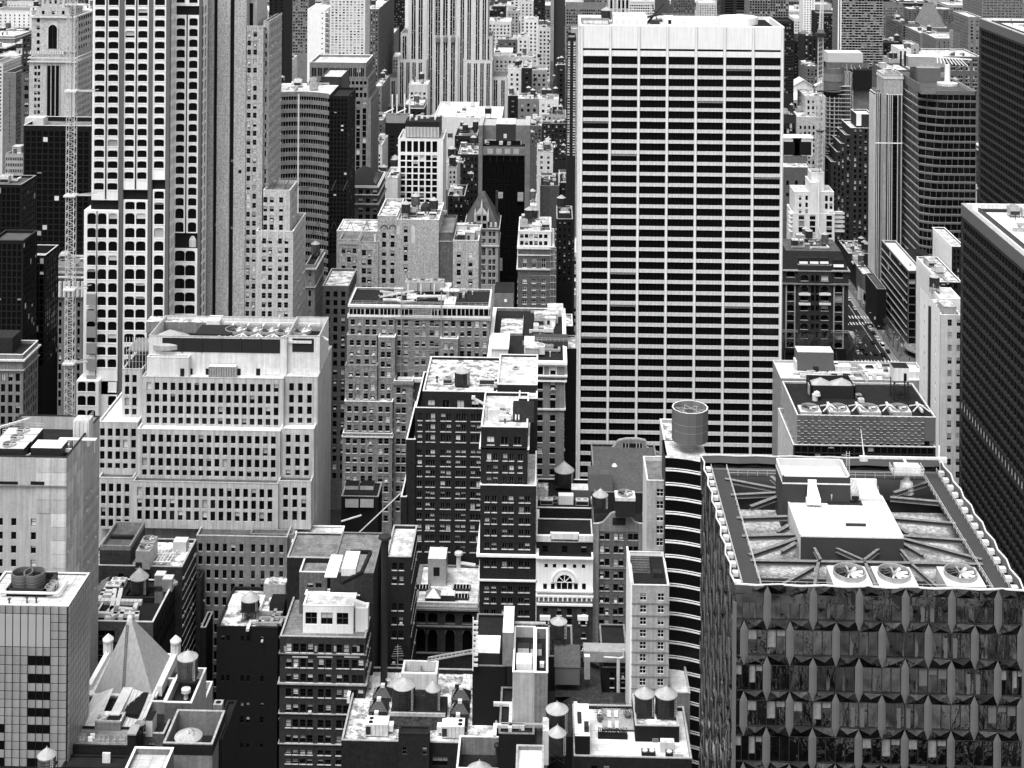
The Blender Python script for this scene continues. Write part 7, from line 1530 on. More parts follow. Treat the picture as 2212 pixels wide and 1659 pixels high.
def front_mid():
 TT(8)
 # roof house with two tanks, terrace both sides
 q=FB2('broad old brick building with stained white roofs, four lanterns and two water tanks, bottom centre',0,1000,1492,341,31,wall='brick_dark',roof='roof_stained',par=1.1,cop='stone_pale',rows=[(1585,60)],cols=[50,640,880],w=100,h=60,wk='tri',rec=.4,fr='frame_dark',mix=(.7,.3,0)); z=q[4]; X0,X1=q[0],q[1]
 def h3(u,v,h=0): x,y=G(u,v,z+h); return x,y,z+h
 m=MB(); xa=h3(350,1200)[0]-1; xb=h3(690,1200)[0]
 xa=P(300,1420,343)[0]; xb=P(665,1420,343)[0]; mat('speckled',.16,.1,.5,fine=.5,spot=.4)
 ya=h3(400,1410)[1]; yb=h3(480,1310,4)[1]; m.poly([(xa,ya,z+.1),(xb,ya,z+.1),(xb,yb,z+4),(xa,yb,z+4)],'speckled'); m.poly([(xa,ya,z+.1),(xa,yb,z+4),(xa,yb,z+.1)],'speckled'); m.poly([(xb,yb,z+4),(xb,ya,z+.1),(xb,yb,z+.1)],'speckled'); m.box(xa,xb,yb,yb+.5,z+3.4,z+4.2,'stone_pale')
 one('sloping_roof',m,'speckled grey sloping roof in front of the two water tanks','roof',(xa,ya,z))
 m=MB(); m.box(xa,xb,yb+.5,yb+9,z,z+3.2,'roof_dark'); one('tank_platform',m,'dark sunken platform under the two bottom centre water tanks','platform',(xa,yb,z))
 Yt=h3(400,1300,3.4)[1]+3
 tank(403,1292,74,132,58,0,Yt,'large wooden water tank on the left, behind the speckled sloping roof',hoops=10)
 tank(593,1298,48,128,58,0,Yt,'narrow wooden water tank on the right, behind the speckled sloping roof',hoops=9,wood='wood_tank')
 m=MB(); x0,x1,z0,z1=pbox(m,388,620,1052,1150,Yt+8,.6,'stone_light'); m.box(x0,x0+.6,Yt+8.6,Yt+14,z0,z1,'stone_light'); m.box(x1-.6,x1,Yt+8.6,Yt+14,z0,z1,'stone_light'); m.box(x0,x1,Yt+13.4,Yt+14,z0,z1+.2,'stone_light'); m.box(x0+.6,x1-.6,Yt+8.6,Yt+13.4,z1-2.5,z1-2.3,'metal_dark')
 m.bar(((x0+x1)/2,Yt+8.8,z1-1),((x0+x1)/2,Yt+13.4,z1-1),.3,'stone_grey'); m.box(x0,x1,Yt+8,Yt+8.6,z1,z1+.25,'white'); one('open_top_box',m,'white walled open topped cooling well behind the two water tanks','cooling well',(x0,Yt+8,z0))
 for i,(u,v) in enumerate(((262,1195),(237,1285),(220,1378),(773,1210),(765,1300),(752,1390))):
  x,y,_=h3(u,v+35); m=MB(); m.box(x-2.3,x+2.3,y,y+4,z,z+1,'metal_dark'); m.poly([(x-2.4,y-.1,z+1),(x+2.4,y-.1,z+1),(x+.6,y+2,z+2.6),(x-.6,y+2,z+2.6)],'copper'); m.poly([(x+2.4,y-.1,z+1),(x+2.4,y+4.1,z+1),(x+.6,y+2.4,z+2.6),(x+.6,y+2,z+2.6)],'metal_dark'); m.poly([(x-2.4,y+4.1,z+1),(x-2.4,y-.1,z+1),(x-.6,y+2,z+2.6),(x-.6,y+2.4,z+2.6)],'glass'); m.poly([(x+2.4,y+4.1,z+1),(x-2.4,y+4.1,z+1),(x-.6,y+2.4,z+2.6),(x+.6,y+2.4,z+2.6)],'glass')
  m.box(x-.5,x+.5,y+1.7,y+2.7,z+2.5,z+3.2,'white_trim')
  for k in range(5): m.bar((x-2.4+k*.28,y-.1+k*.5,z+1.1+k*.34),(x-2.4+k*.28,y+1.9,z+1.9+k*.2),.05,'metal_pale')
  w_=['upper','middle','lower'][i%3]; one('roof_lantern',m,f"{w_} dark pyramid skylight on the {'left' if i<3 else 'right'} half of the bottom centre roof",'skylight',(x,y,z),'roof lanterns of the bottom centre building')
 for i,(u,v) in enumerate(((228,1462),(722,1475))):
  x,y,_=h3(u,v); m=MB(); m.box(x-2.7,x+2.7,y,y+3.6,z+.3,z+3.1,'metal_pale','white'); m.box(x-2.6,x-1.4,y-.05,y,z+.7,z+2.6,'metal_dark'); m.box(x-2.5,x+2.5,y+.2,y+3.4,z,z+.3,'metal_dark')
  for k in(0,1): m.lathe(x-1.5 if i==0 else x+1.7,y+1+k*1.5,[(.55,z+3.1),(.55,z+3.2),(.02,z+3.15)],12,'black')
  m.box(x+2.7 if i==0 else x-3.9,x+3.9 if i==0 else x-2.7,y+.8,y+2.8,z+1,z+2.4,'white_trim')
  for k in range(4): m.box(x-1.2+k*.9,x-1.15+k*.9,y-.06,y,z+.4,z+3,'metal_dark')
  one('air_handler',m,f"{['left','right'][i]} of two big white packaged air units at the front of the bottom centre roof",'air handler',(x,y,z))
 m=MB()
 for a_,b_ in((X0,P(345,1200,341)[0]),(P(690,1200,341)[0],X1)):
  for i in range(9):
   for j in range(5):
    xx=a_+2+(b_-a_-3)*i/9; yy=h3(200,1160)[1]+j*2.1; m.box(xx,xx+(b_-a_-3)/9-.12,yy,yy+1.98,z+.02,z+.1+.03*R.random(),R.choice(('roof_clean','roof_white','stone_light')))
 o=one('terrace_paving',m,'pale square paving slabs of the two rear terraces, bottom centre','paving',(X0,350,z)); o['kind']='stuff'
 for u,v in((135,1150),(310,1150),(127,1165),(760,1160),(930,1160),(928,1190)):
  x,y,_=h3(u,v+20); m=MB(); m.bar((x,y,z),(x,y,z+3.4),.06,'metal_pale',6); m.lathe(x,y,[(.9,z+3.3),(.7,z+3.55),(.1,z+3.7)],12,'metal'); m.box(x-.5,x+.5,y-.5,y+.5,z,z+.15,'stone_grey'); one('patio_heater',m,'slender disc topped lamp post on the rear terraces, bottom centre','lamp post',(x,y,z),'disc topped posts on the rear terraces')
 m=MB()
 for u in(870,912): x,y,_=h3(u,1145); m.box(x-.3,x+.3,y-1.4,y+1.4,z+.5,z+.6,'metal_dark'); m.box(x-.25,x+.25,y-1.2,y-1,z,z+.5,'metal_dark'); m.box(x-.25,x+.25,y+1,y+1.2,z,z+.5,'metal_dark')
 x,y,_=h3(890,1145); m.box(x-.6,x+.6,y-1.6,y+1.6,z+.8,z+.9,'metal_dark'); m.box(x-.5,x+.5,y-.1,y+.1,z,z+.8,'metal_dark'); one('picnic_table',m,'dark table with two benches on the right rear terrace','table',(x,y,z))
 for u in(745,765,985): x,y,_=h3(u,1150); m=MB(); m.box(x-.4,x+.4,y-.4,y+.4,z+.4,z+.5,'metal_dark'); m.box(x-.4,x+.4,y+.3,y+.4,z+.5,z+1.1,'metal_dark'); [m.bar((x+a_,y+b_,z),(x+a_,y+b_,z+.4),.05,'metal_dark') for a_ in(-.35,.35) for b_ in(-.35,.35)]; one('terrace_chair',m,'dark terrace chair on the right rear terrace','chair',(x,y,z),'chairs on the right rear terrace')
 for u,v in((75,1145),(185,1148),(850,1150),(960,1165)):
  x,y,_=h3(u,v+5); m=MB()
  for k in range(120): a0=R.random()*6.28; b0=R.random()*1.3; rr=.7*R.random()**.5; p_=Vector((x+rr*math.cos(a0),y+rr*math.sin(a0),z+.3+b0)); d=Vector((R.uniform(-.12,.12),R.uniform(-.12,.12),R.uniform(-.05,.12))); m.poly([p_,p_+d,p_+Vector((d.y,-d.x,.1))],'leaf')
  m.lathe(x,y,[(.3,z),(.4,z+.4)],8,'stone_grey'); one('potted_shrub',m,'round potted shrub on the rear terraces, bottom centre','shrub',(x,y,z),'potted shrubs on the rear terraces')
 obox('conduit','short upright pale electrical cabinets by the left parapet of the bottom centre roof','cabinet',50,1220,z,.7,2.6,1.9,'white')
 m=MB(); x,y,_=h3(365,1010); m.bar((x,y,z),(x,y,z+6),.08,'metal_pale');
 for k in range(5): m.bar((x-1.6+.2*k,y,z+3+k*.6),(x+1.6-.2*k,y,z+3.2+k*.6),.04,'metal_pale')
 one('tv_aerial',m,'spindly television aerial behind the bottom centre roof','aerial',(x,y,z))
 # lower wings in front
 FB2('brown brick wing in the middle of the bottom edge with two window air units',370,570,1440,338,3,wall='brick_dark',roof='roof_dark',par=.3,rows=[(1525,50)],cols=[410,540],w=32,h=50,wk='dh',rec=.3,mix=(.5,.5,0),fr='frame_grey')
 q=FB2('brick box with white coping holding a round tank at the bottom edge, centre',745,1050,1668,322,12,wall='stone_grey',roof='roof_dark',par=4,cop='white_trim'); z2=q[4]
 x,y=G(895,1650,z2+4.5); T=Thing('water_tank','round pale cone roofed tank inside the bottom edge brick box','water tank',None,(x,y,z2)); T.mb('barrel').lathe(x,y,[(2.7,z2),(2.7,z2+3.8)],28,'tank_roof'); T.mb('roof').lathe(x,y,[(2.85,z2+3.7),(2.85,z2+3.9),(.15,z2+5.8),(.1,z2+6.1)],28,'tank_roof'); T.fin()
 m=MB(); x,z_=P(1012,1520,324); m.lathe(x,324,[(.45,z_-18),(.45,z_),(.8,z_),(.8,z_+.5),(.3,z_+.8)],12,'metal_dark'); one('flue_pipe',m,'black flue pipe with a pale cap at the bottom edge, centre','flue',(x,324,z_-18))
 # narrow white tower
 q=FB2('narrow pale rendered tower with a roof full of white plant boxes, bottom centre right',1110,1252,1040,327,19.5,wall='concrete_pale',roof='roof_dark',par=2.4,cop='white'); z=q[4]
 block_=FB2('right half of the pale rendered tower, slightly lower',1252,1338,1043,326.4,19,wall='stone_grey',roof='roof_dark',par=2.4,cop='white')
 for kk,u,v,w_,d,h,mm in(('big white slatted condenser box',1185,1010,3.6,4.5,2.2,'white'),('left grey topped plant box',1180,915,2.6,2.4,1.8,'metal_pale'),('right grey topped plant box',1262,920,2.6,2.4,1.8,'metal_pale'),('small white vent box by the right parapet',1300,1010,1,1,1.3,'white')):
  obox('plant_box',f'{kk} on the narrow pale rendered tower roof','plant box',u,v,z,w_,d,h,mm,'white' if 'white' in kk else 'metal_dark')
 m=MB(); x0,x1,z0,z1=pbox(m,1045,1115,782,1000,336,12,'concrete','roof_clean'); one('pale_annex',m,'pale annex with a white top left of the narrow rendered tower','annex',(x0,336,z0))
 m=MB(); pbox(m,1125,1320,728,780,347,.5,'metal_dark'); pbox(m,1122,1325,722,730,346.8,.9,'stone_pale')
 for i in range(6): pbox(m,1140+i*32,1146+i*32,730,778,346.9,.1,'stone_grey')
 one('screen_wall',m,'dark panelled screen wall at the back of the narrow rendered tower','screen wall',(P(1125,780,347)[0],347,60))
 tank(1408,825,52,90,32,90,352,'wooden water tank on tall black legs right of the narrow rendered tower',hoops=8)
 FB2('dark low brick block under the tall legged water tank',1340,1500,940,350,14,wall='brick_dark',roof='roof_dark',par=.5,cop='stone_grey')
 # black steel yard left of narrow tower
 q=FB2('low dark building with a white hut and ladder like conveyor, bottom centre',850,1060,1000,350,24,wall='black',roof='roof_dark',par=.6,cop='stone_grey'); z=q[4]
 obox('white_hut','white roofed hut with a dark wall on the low dark building, bottom centre','hut',950,945,z,6,8,3.4,'metal_dark','roof_clean')
 m=MB(); a_=P(560,965,352); b_=P(895,905,352);
 for d in(0,1.4): m.bar((a_[0],352+d,a_[1]),(b_[0],352+d,b_[1]),.22,'metal')
 for i in range(14): t=i/13; x=a_[0]+(b_[0]-a_[0])*t; z_=a_[1]+(b_[1]-a_[1])*t; m.bar((x,352,z_),(x,353.4,z_),.1,'metal')
 one('boom',m,'long dark lattice boom pointing left from the white hut','boom',(a_[0],352,a_[1]))
 m=MB();
 for i in range(9): z_=z+1+i*1.3; m.box(P(855,900,349)[0],P(885,900,349)[0],349,349.6,z_,z_+.5,'white_trim')
 m.bar((P(853,900,349)[0],349,z),(P(853,900,349)[0],349,z+13),.15,'white'); one('ladder_stair',m,'white rung fire ladder left of the white hut','ladder',(P(853,900,349)[0],349,z))
 q=FB2('low dark yard roofs with air units right of the broad old brick building',1020,1250,1440,322,18,wall='brick_black',roof='roof_dark',par=.6,cop='stone_grey'); z=q[4]; clutter(Thing.all[-1],q[0]+1,q[1]-1,q[2]+1,q[3]-1,z,7,('air_unit','duct_run'),'the low dark yard roofs')
 FB2('low building with a plain white roof at the bottom edge, centre right',1130,1310,1690,294,9,wall='stone_grey',roof='roof_clean',par=.8,cop='stone_pale')
 # steep dark roofs
 T=Thing('old_house','old dark slate roofed house with a gabled stair house, bottom centre right','house')
 Y=332; X0=P(1345,1290,Y)[0]; X1=P(1870,1290,Y)[0]; z=P(1600,1290,Y)[1]-6; zt=P(1600,1188,Y+9)[1]
 T.mb('wall').box(X0,X1,Y,Y+18,0,z,'brick_black'); r_=T.mb('roof')
 a_,b_=P(1505,1185,Y+9)[0],P(1760,1185,Y+9)[0]
 mat('slate_rough',.075,.2,1.5,fine=.5)
 r_.poly([(X0,Y,z),(X1,Y,z),(b_,Y+9,zt),(a_,Y+9,zt)],'slate_rough'); r_.poly([(X1,Y,z),(X1,Y+18,z),(b_,Y+9,zt)],'slate_rough'); r_.poly([(X0,Y+18,z),(X0,Y,z),(a_,Y+9,zt)],'slate_rough'); r_.poly([(X1,Y+18,z),(X0,Y+18,z),(a_,Y+9,zt),(b_,Y+9,zt)],'slate_rough')
 x0,z1=P(1385,1190,Y+9.5); x1=P(1690,1190,Y+9.5)[0]; xr=P(1560,1000,Y+22)[0]; zr_=P(1560,1015,Y+24)[1]
 r_.poly([(x0,Y+9,zt-.5),(x1,Y+9,zt-.5),(x1,Y+27,zr_-1),(xr,Y+27,zr_+1),(x0,Y+27,zr_-1)],'slate_rough')
 g_=T.mb('gabled_stair_house'); x0,x1,z0,z1=pbox(g_,1385,1545,1005,1120,Y+12,7,'grey_panel'); g_.poly([(x0-.2,Y+11.8,z1),(x1+.2,Y+11.8,z1),(x1+.2,Y+19,z1+1.6),(x0-.2,Y+19,z1+1.6)],'copper'); g_.poly([(x1,Y+12,z1),(x1,Y+19,z1),(x1,Y+19,z1+1.6)],'grey_panel')
 pbox(T.mb('metal_chute'),1575,1612,940,1085,Y+13,1.4,'metal','metal_pale'); T.fin(); FOOT.append((X0,X1,Y,Y+27))
 FB2('dark brick tenement with pale sills behind the old slate roof',1690,1862,1010,356,20,wall='brick_black',roof='roof_dark',par=.5,cop='stone_grey',rows=(1040,60,4),cols=[1755,1825],w=24,h=36,wk='dh',rec=.25,sill='white_trim',mix=(.8,.2,0))
 m=MB()
 for (a_,b_) in(((1700,940),(1790,945)),((1790,945),(1790,1170)),((1800,960),(1800,1170)),((1830,890),(1830,945)),((1790,950),(1832,940))): p0,p1=P(*a_,354),P(*b_,354); m.bar((p0[0],354,p0[1]),(p1[0],354,p1[1]),.22,'stone_light',8)
 one('pipe_bundle',m,'pale bent pipes running down the dark brick tenement','pipes',(P(1790,1000,354)[0],354,60))
 x,z_=P(1650,950,353); m=MB(); m.box(x-3,x+12,355,359,z_-2,z_+.6,'metal','metal'); m.box(x-6,x-3,355,358,z_-3,z_-1,'metal_dark'); one('duct_box',m,'long grey duct box behind the old slate roof','duct',(x,355,z_))
 # terrace building bottom right-centre
 q=FB2('low building with a white terrace and deck garden at the bottom edge, right of centre',1508,2212+60,1592,311,19,wall='brick_dark',roof='roof_clean',par=.8,cop='stone_pale',rows=[(1650,30)],cols=[1640,1720],w=40); z=q[4]
 m=MB(); x0,x1,z0,z1=pbox(m,1515,1612,1452,1590,311.6,12,'black','roof_clean');
 for i in range(12): m.box(x0-.1,x0+.7,312+i*1,312.9+i*1,z1,z1+.25,'stone_light')
 m.box(x0+.6,x0+1.5,316,320,z1,z1+.3,'metal_dark'); m.box(x0+2,x0+3,313,315,z1,z1+1.2,'metal_dark'); one('stair_house',m,'black walled stair house with a bright white roof, left on the terrace building','stair house',(x0,312,z0))
 def h3(u,v,h=0): x,y=G(u,v,z+h); return x,y,z+h
 x0,y0,_=h3(1690,1420); x1,y1,_=h3(1890,1290); m=MB()
 for i in range(26): xx=x0+(x1-x0)*i/26; m.box(xx,xx+(x1-x0)/26-.06,y0,y1,z+.4,z+.5,'concrete_pale')
 m.box(x0,x1,y0,y1,z,z+.38,'metal_dark'); o=one('timber_deck',m,'pale boarded timber deck of the roof garden','deck',(x0,y0,z)); o['kind']='stuff'
 m=MB();
 for k in range(900): p_=Vector((R.uniform(x0-1,x0+5.5),y0-1.2-R.random()*1.6,z+.3+R.random()*1.4)); d=Vector((R.uniform(-.15,.15),R.uniform(-.15,.15),R.uniform(.05,.4))); m.poly([p_,p_+d,p_+Vector((.12,0,.02))],'leaf')
 m.box(x0-1,x0+5.5,y0-2.9,y0-1.1,z,z+.5,'black'); one('grass_planter',m,'long planter of tall dark grass in front of the timber deck','planter',(x0,y0-2,z))
 for i,(u,v,w_) in enumerate(((1735,1325,'left rear'),(1780,1325,'right rear'),(1740,1395,'left front'),(1785,1395,'right front'))):
  x,y,_=h3(u,v,.5); m=MB(); m.poly([(x-.4,y-.7,z+.8),(x+.4,y-.7,z+.8),(x+.4,y+.3,z+.85),(x-.4,y+.3,z+.85)],'stone_light'); m.poly([(x-.4,y+.3,z+.85),(x+.4,y+.3,z+.85),(x+.4,y+.8,z+1.5),(x-.4,y+.8,z+1.5)],'stone_light'); [m.bar((x+a_,y+b_,z+.5),(x+a_,y+b_,z+.8),.05,'metal') for a_ in(-.35,.35) for b_ in(-.6,.3)]; one('deck_chair',m,f'{w_} pale deck chair on the timber deck','deck chair',(x,y,z),'deck chairs on the timber deck')
 for i,(u,v) in enumerate(((1855,1330),(1675,1345))):
  x,y,_=h3(u,v,.5); m=MB(); m.lathe(x,y,[(.6,z+.5),(.8,z+1.3)],10,'stone_grey');
  for k in range(260): a0=R.random()*6.28; rr=1.6*R.random()**.5; b0=R.random()*1.6; p_=Vector((x+rr*math.cos(a0),y+rr*math.sin(a0),z+1.2+b0)); d=Vector((R.uniform(-.2,.2),R.uniform(-.2,.2),R.uniform(-.2,.2))); m.poly([p_,p_+d,p_+Vector((d.y,-d.x,.1))],'leaf')
  one('palm_pot',m,f"spiky potted plant at the {['right','left'][i]} of the timber deck",'plant',(x,y,z))
 m=MB(); a_=h3(1660,1285,.5); b_=h3(1905,1285,.5); rail(m,[a_,b_],1.6,1.,'stone_grey'); one('deck_railing',m,'slatted railing behind the timber deck','railing',a_)
 q2=FB2('black box carrying a pair of round water tanks above the terrace',1905,2190,1388,318,12,wall='black',roof='roof_stained',par=.4,cop='stone_pale'); z2=q2[4]
 tank(1965,1330,62,118,52,8,322,'left of the pair of wooden water tanks on the black box, right of centre',hoops=10,zr=z2); tank(2104,1335,69,118,56,8,322,'right of the pair of wooden water tanks on the black box, right of centre',hoops=10,zr=z2)
 m=MB(); x0,x1,z0,z1=pbox(m,2015,2055,1468,1524,317.9,.12,'stone_grey'); pbox(m,2020,2050,1474,1524,317.8,.1,'grey_panel'); one('terrace_door',m,'grey door in the black box below the tank pair','door',(x0,318,z0))
 for i,(u,v,k_) in enumerate(((2112,1545,'upright twin fan'),(1990,1585,'low twin fan'),(2125,1592,'small dark'),(2185,1592,'small pale'),(1563,1578,'dome topped'))):
  x,y,_=h3(u,v); m=MB(); mm='stone_light' if i in(0,3,4) else 'metal_dark'; s_=1.5 if i<2 else .8; h_=2.2 if i==0 else 1.3; m.box(x-s_,x+s_,y-.8,y+.8,z+.1,z+h_,mm);
  for d in((-.75,.75) if i<2 else (0,)): m.lathe(x+d,y,[(.6,z+h_),(.6,z+h_+.15),(.05,z+h_+.1)],14,'metal_pale')
  one('air_unit',m,f'{k_} air unit on the white terrace, bottom right of centre','air unit',(x,y,z))
 FB2('white roofed block hard against the zigzag glass tower',2125+10,2260,1175,330,22,wall='stone_grey',roof='roof_clean',par=1,cop='stone_pale',side_mat='white')
 tank(1397,1440,70,122,54,40,316,'large wooden water tank above a smaller one, bottom centre right',hoops=11); tank(1399,1580,55,116,56,60,306,'smaller wooden water tank standing in front of a larger one, bottom centre right',hoops=10)
 m=MB(); x0,x1,z0,z1=pbox(m,1305,1345,1420,1640,310,5,'stone_light','roof_white'); one('pale_pier',m,'tall pale masonry pier left of the two stacked water tanks','pier',(x0,310,z0))
 # ornate facades
 K=dict(wk='dh',rec=.35,fr='frame_dark',mix=(.5,.4,.1))
 T=Thing('ornate_building','narrow building with a bright white stone crown and big arched window, centre right','ornate building')
 block(T,1262,1632,305,400,20,'white','roof_dark',par=.5,cop='white',rows=[(338,26)],cols=[1328,1382,1448,1512,1570],w=22,h=26,sides='',**{**K,'mix':(1,0,0)})
 block(T,1264,1630,600,399.5,20,'brick_brown','roof_dark',par=0,rows=[(625,44),(690,40),(770,44),(850,44),(930,40)],h=44,cols=[1322,1412,1478,1572],w=30,sill='white',**K)
 for a_,b_,c_,d_ in((1262,1632,514,524),(1260,1634,545,556),(1266,1628,598,610),(1262,1632,300,308)): pbox(T.mb('cornice'),a_,b_,c_,d_,398.9,1,'white')
 for i in range(36): pbox(T.mb('baluster'),1270+i*10,1274+i*10,524,545,399.2,.3,'white')
 for i in range(12): pbox(T.mb('bracket'),1275+i*31,1285+i*31,556,580,398.9,.6,'white')
 pbox(T.mb('dark_frieze'),1264,1630,556,598,399.45,.1,'stone_grey')
 x,z_=P(1446,455,399.8); r=M(50,399.8); aw=MB(); zb=P(1446,500,399.8)[1]
 aw.poly([(x-r,399.85,zb),(x+r,399.85,zb)]+[(x+r*math.cos(math.pi*t/12),399.85,z_+r*math.sin(math.pi*t/12)) for t in range(13)],'glass')
 for t in(3,6,9): aw.bar((x,399.8,z_),(x+r*math.cos(math.pi*t/12),399.8,z_+r*math.sin(math.pi*t/12)),.12,'white')
 for d in(-r*.4,r*.4): aw.bar((x+d,399.8,zb),(x+d,399.8,z_),.12,'white')
 aw.bar((x-r,399.8,z_),(x+r,399.8,z_),.12,'white'); T.part('arched_window',aw)
 ar=T.mb('arch_moulding')
 for rr in(r*1.1,r*1.3,r*1.6):
  for t in range(12): a0,a1=math.pi*t/12,math.pi*(t+1)/12; ar.bar((x+rr*math.cos(a0),399.8,z_+rr*math.sin(a0)),(x+rr*math.cos(a1),399.8,z_+rr*math.sin(a1)),.3,'white')
 for u in(1320,1370,1520,1572): pbox(T.mb('side_window'),u-12,u+12,465,500,399.85,.1,'glass')
 for u in(1320,1565):
  b2=MB(); pbox(b2,u-34,u+34,678,704,398.6,1.4,'white'); pbox(b2,u-28,u-18,704,726,399,1,'white'); pbox(b2,u+18,u+28,704,726,399,1,'white'); T.part('balcony',b2)
 block(T,1262,1632,195,404,14,'brick_dark','roof_dark',par=.3,cop='stone_light',rows=[(220,46)],cols=[1322,1448,1572],w=36,h=46,**K);
 for a_,b_,c_ in((1355,1540,140),(1262,1360,155),(1535,1632,155)): pbox(T.mb('crown'),a_,b_,c_,c_+38,403.5,1,'stone_light','white')
 T.fin()
 T=Thing('ornate_building','dark grey brick building with a curved stepped gable, centre right','ornate building')
 block(T,1634,1975,100,402,20,'brick_mid','roof_dark',par=.3,rows=[(140,40),(222,44),(305,44),(385,46),(468,44),(545,44),(620,46),(700,46),(780,46),(860,40)],h=44,cols=[1690,1730,1780,1820],w=32,sides='',wall_='x',**K) if False else block(T,1634,1975,130,402,20,'brick_mid','roof_dark',par=.3,rows=[(140,40),(222,44),(305,44),(385,46),(468,44),(545,44),(620,46),(700,46),(780,46),(860,40)],h=44,cols=[1690,1724,1780,1814,1874,1908],w=30,sill='stone_pale',belts=[(360,8,.2,'stone_grey')],**K)
 gb=T.mb('gable'); pts=[(1650,130),(1650,85),(1700,70),(1735,30),(1750,12),(1800,0),(1850,12),(1868,30),(1900,70),(1950,85),(1950,130)]
 pp=[(P(u,v,402)[0],P(u,v,402)[1]) for u,v in pts]; gb.poly([(x,402,z_) for x,z_ in pp],'brick_pale' if False else 'stone_grey'); gb.poly([(x,403,z_) for x,z_ in reversed(pp)],'stone_grey')
 for (a_,b_) in zip(pp,pp[1:]): gb.bar((a_[0],402.3,a_[1]),(b_[0],402.3,b_[1]),.4,'stone_pale')
 pbox(T.mb('gable_panel'),1758,1842,38,85,401.9,.1,'brick_dark');
 for u in(1652,1945): pbox(T.mb('corner_pier'),u-18,u+18,75,900,401.5,.5,'stone_grey',top='stone_light')
 T.fin()
 TT(5)
 q=FB2('dark brick building with a tank, huts and a white coped front, centre right',1262,1630,1635,430,20,wall='brick_dark',roof='roof_dark',par=1,cop='white',rows=None); z=q[4]
 tank(1444,1500,62,88,62,22,441,'broad wooden water tank with a wide cone roof, centre right',hoops=9,zr=z)
 obox('pale_hut','pale flat topped hut left of the broad water tank','hut',1298,1560,z,4,5,3.2,'stone_light','roof_stained'); obox('white_roof_hut','white roofed long hut right of the broad water tank','hut',1570,1560,z,7.5,4.5,3,'grey_panel','roof_clean'); obox('white_plant','white panelled condenser in front of the broad water tank','plant box',1455,1600,z,4.5,2.5,2.6,'white','white')
 for u,v in((1380,1600),(1560,1615),(1330,1610)): x,y=G(u,v,z); put('air_unit',R.randint(0,3),x,y,z,0,'the white coped dark brick roof',1.2)
 q=FB2('dark flat roofed hall with an arched gable at its far end, centre right',1640,2085,1535,414,34,wall='brick_dark',roof='copper',par=.5,cop='stone_grey'); z=q[4]
 T=Thing('arched_gable','ornate arched brick gable at the back of the dark flat roof','gable'); Y=447; pts=[(1710,1290),(1710,1272),(1760,1245),(1797,1200),(1850,1190),(1920,1190),(1970,1200),(1972,1240),(2010,1262),(2065,1285),(2065,1290)]; gb=T.mb('wall')
 pp=[P(u,v,Y) for u,v in pts]; gb.poly([(x,Y,z_) for x,z_ in pp],'stone_grey'); gb.poly([(x,Y+1.2,z_) for x,z_ in reversed(pp)],'stone_grey')
 for (a_,b_) in zip(pp,pp[1:]): gb.bar((a_[0],Y+.5,a_[1]),(b_[0],Y+.5,b_[1]),.5,'stone_pale')
 pbox(T.mb('opening'),1818,1955,1215,1282,Y-.05,.1,'black'); [pbox(T.mb('post'),u,u+5,1215,1282,Y-.2,.15,'stone_pale') for u in(1818,1840,1860,1910,1930,1950)]; T.fin()
 for u,v in((1770,1360),(2010,1360)): x,y=G(u,v,z); m=MB(); m.lathe(x,y,[(.9,z),(.5,z+.6),(.1,z+.7)],10,'metal_pale'); one('roof_vent',m,'low round vent on the dark flat roofed hall','vent',(x,y,z),'round vents on the dark hall')
 tank(1678,1640,48,72,46,10,417,'small wooden water tank right of the broad one, centre right',hoops=8,zr=z)
 x,y=G(1838,1600,z+3); m=MB(); m.box(x-2.7,x+2.7,y-2,y+2.5,z,z+5.2,'metal_dark'); m.box(x-2.8,x+2.8,y-2.1,y+2.6,z+4.4,z+5.3,'stone_light'); one('cooling_tower',m,'black cooling tower with a white rim on the dark flat roofed hall','cooling tower',(x,y,z)); fan_unit(x,y+.2,z+5.3,2,6,'fan on the black cooling tower with a white rim',None,box=False)
 obox('dark_hut','dark metal hut left of the dark hall roof','hut',1677,1500,z,7,6,5,'grey_panel','copper')
 # pale building with window columns
 TT(8); K=dict(wk='grid',rec=.25,fr='frame_white',mix=(.9,.1,0))
 T=Thing('hotel_building','pale panelled building with two columns of framed windows, right of centre','hotel building')
 q=block(T,1885,2125,478,330,16,'stone_pale','roof_dark',par=.8,cop='stone_light',rows=(527,79,14),cols=[1957,2072],w=42,h=48,side_mat='white',sp=0,belts=[(590+79*i,9,.08,'stone_grey') for i in range(12)],**K)
 q=block(T,1980,2125,-200,346.2,14,'stone_pale','roof_grey',par=.8,cop='stone_light',rows=[(-150+80*i,50) for i in range(7)],cols=[2066],w=46,h=50,side_mat='stone_light',sp=0,**K)
 X=P(1885,478,330)[0]; pbox(T.mb('parapet_side'),1862,1885,0,1,330,1,'white') if False else None
 T.mb('side_wall').box(X-.4,X-.02,330,347,0,P(1885,470,330)[1]+.6,'white')
 for i,v in enumerate((-20,60,130)): pass
 T.fin()
 m=MB(); x,y=G(1935,400,P(1950,478,330)[1]-.8); z_=P(1950,478,330)[1]-.8
 for i in range(7): m.box(x-2,x+2.4,y+i*.7,y+.6+i*.7,z_,z_+.2+i*.25,'roof_mid')
 m.box(x+3,x+5,y-2,y,z_,z_+1.2,'metal_dark'); one('terrace_steps',m,'dark stepped terrace cover on the pale panelled building','steps',(x,y,z_))
 # curved white banded building
 T=Thing('hotel_building','curved building of bright white bands and black glass beside the zigzag tower','hotel building')
 TT(0); Y=338; X0=P(1440,1060,Y)[0]; X1=P(1530,1060,Y)[0]; Hc=P(1475,1003,Y)[1]
 pts=[(X0+(X1-X0)*i/12, Y+.5+ 3*math.cos((i/12)*1.5)) for i in range(13)]
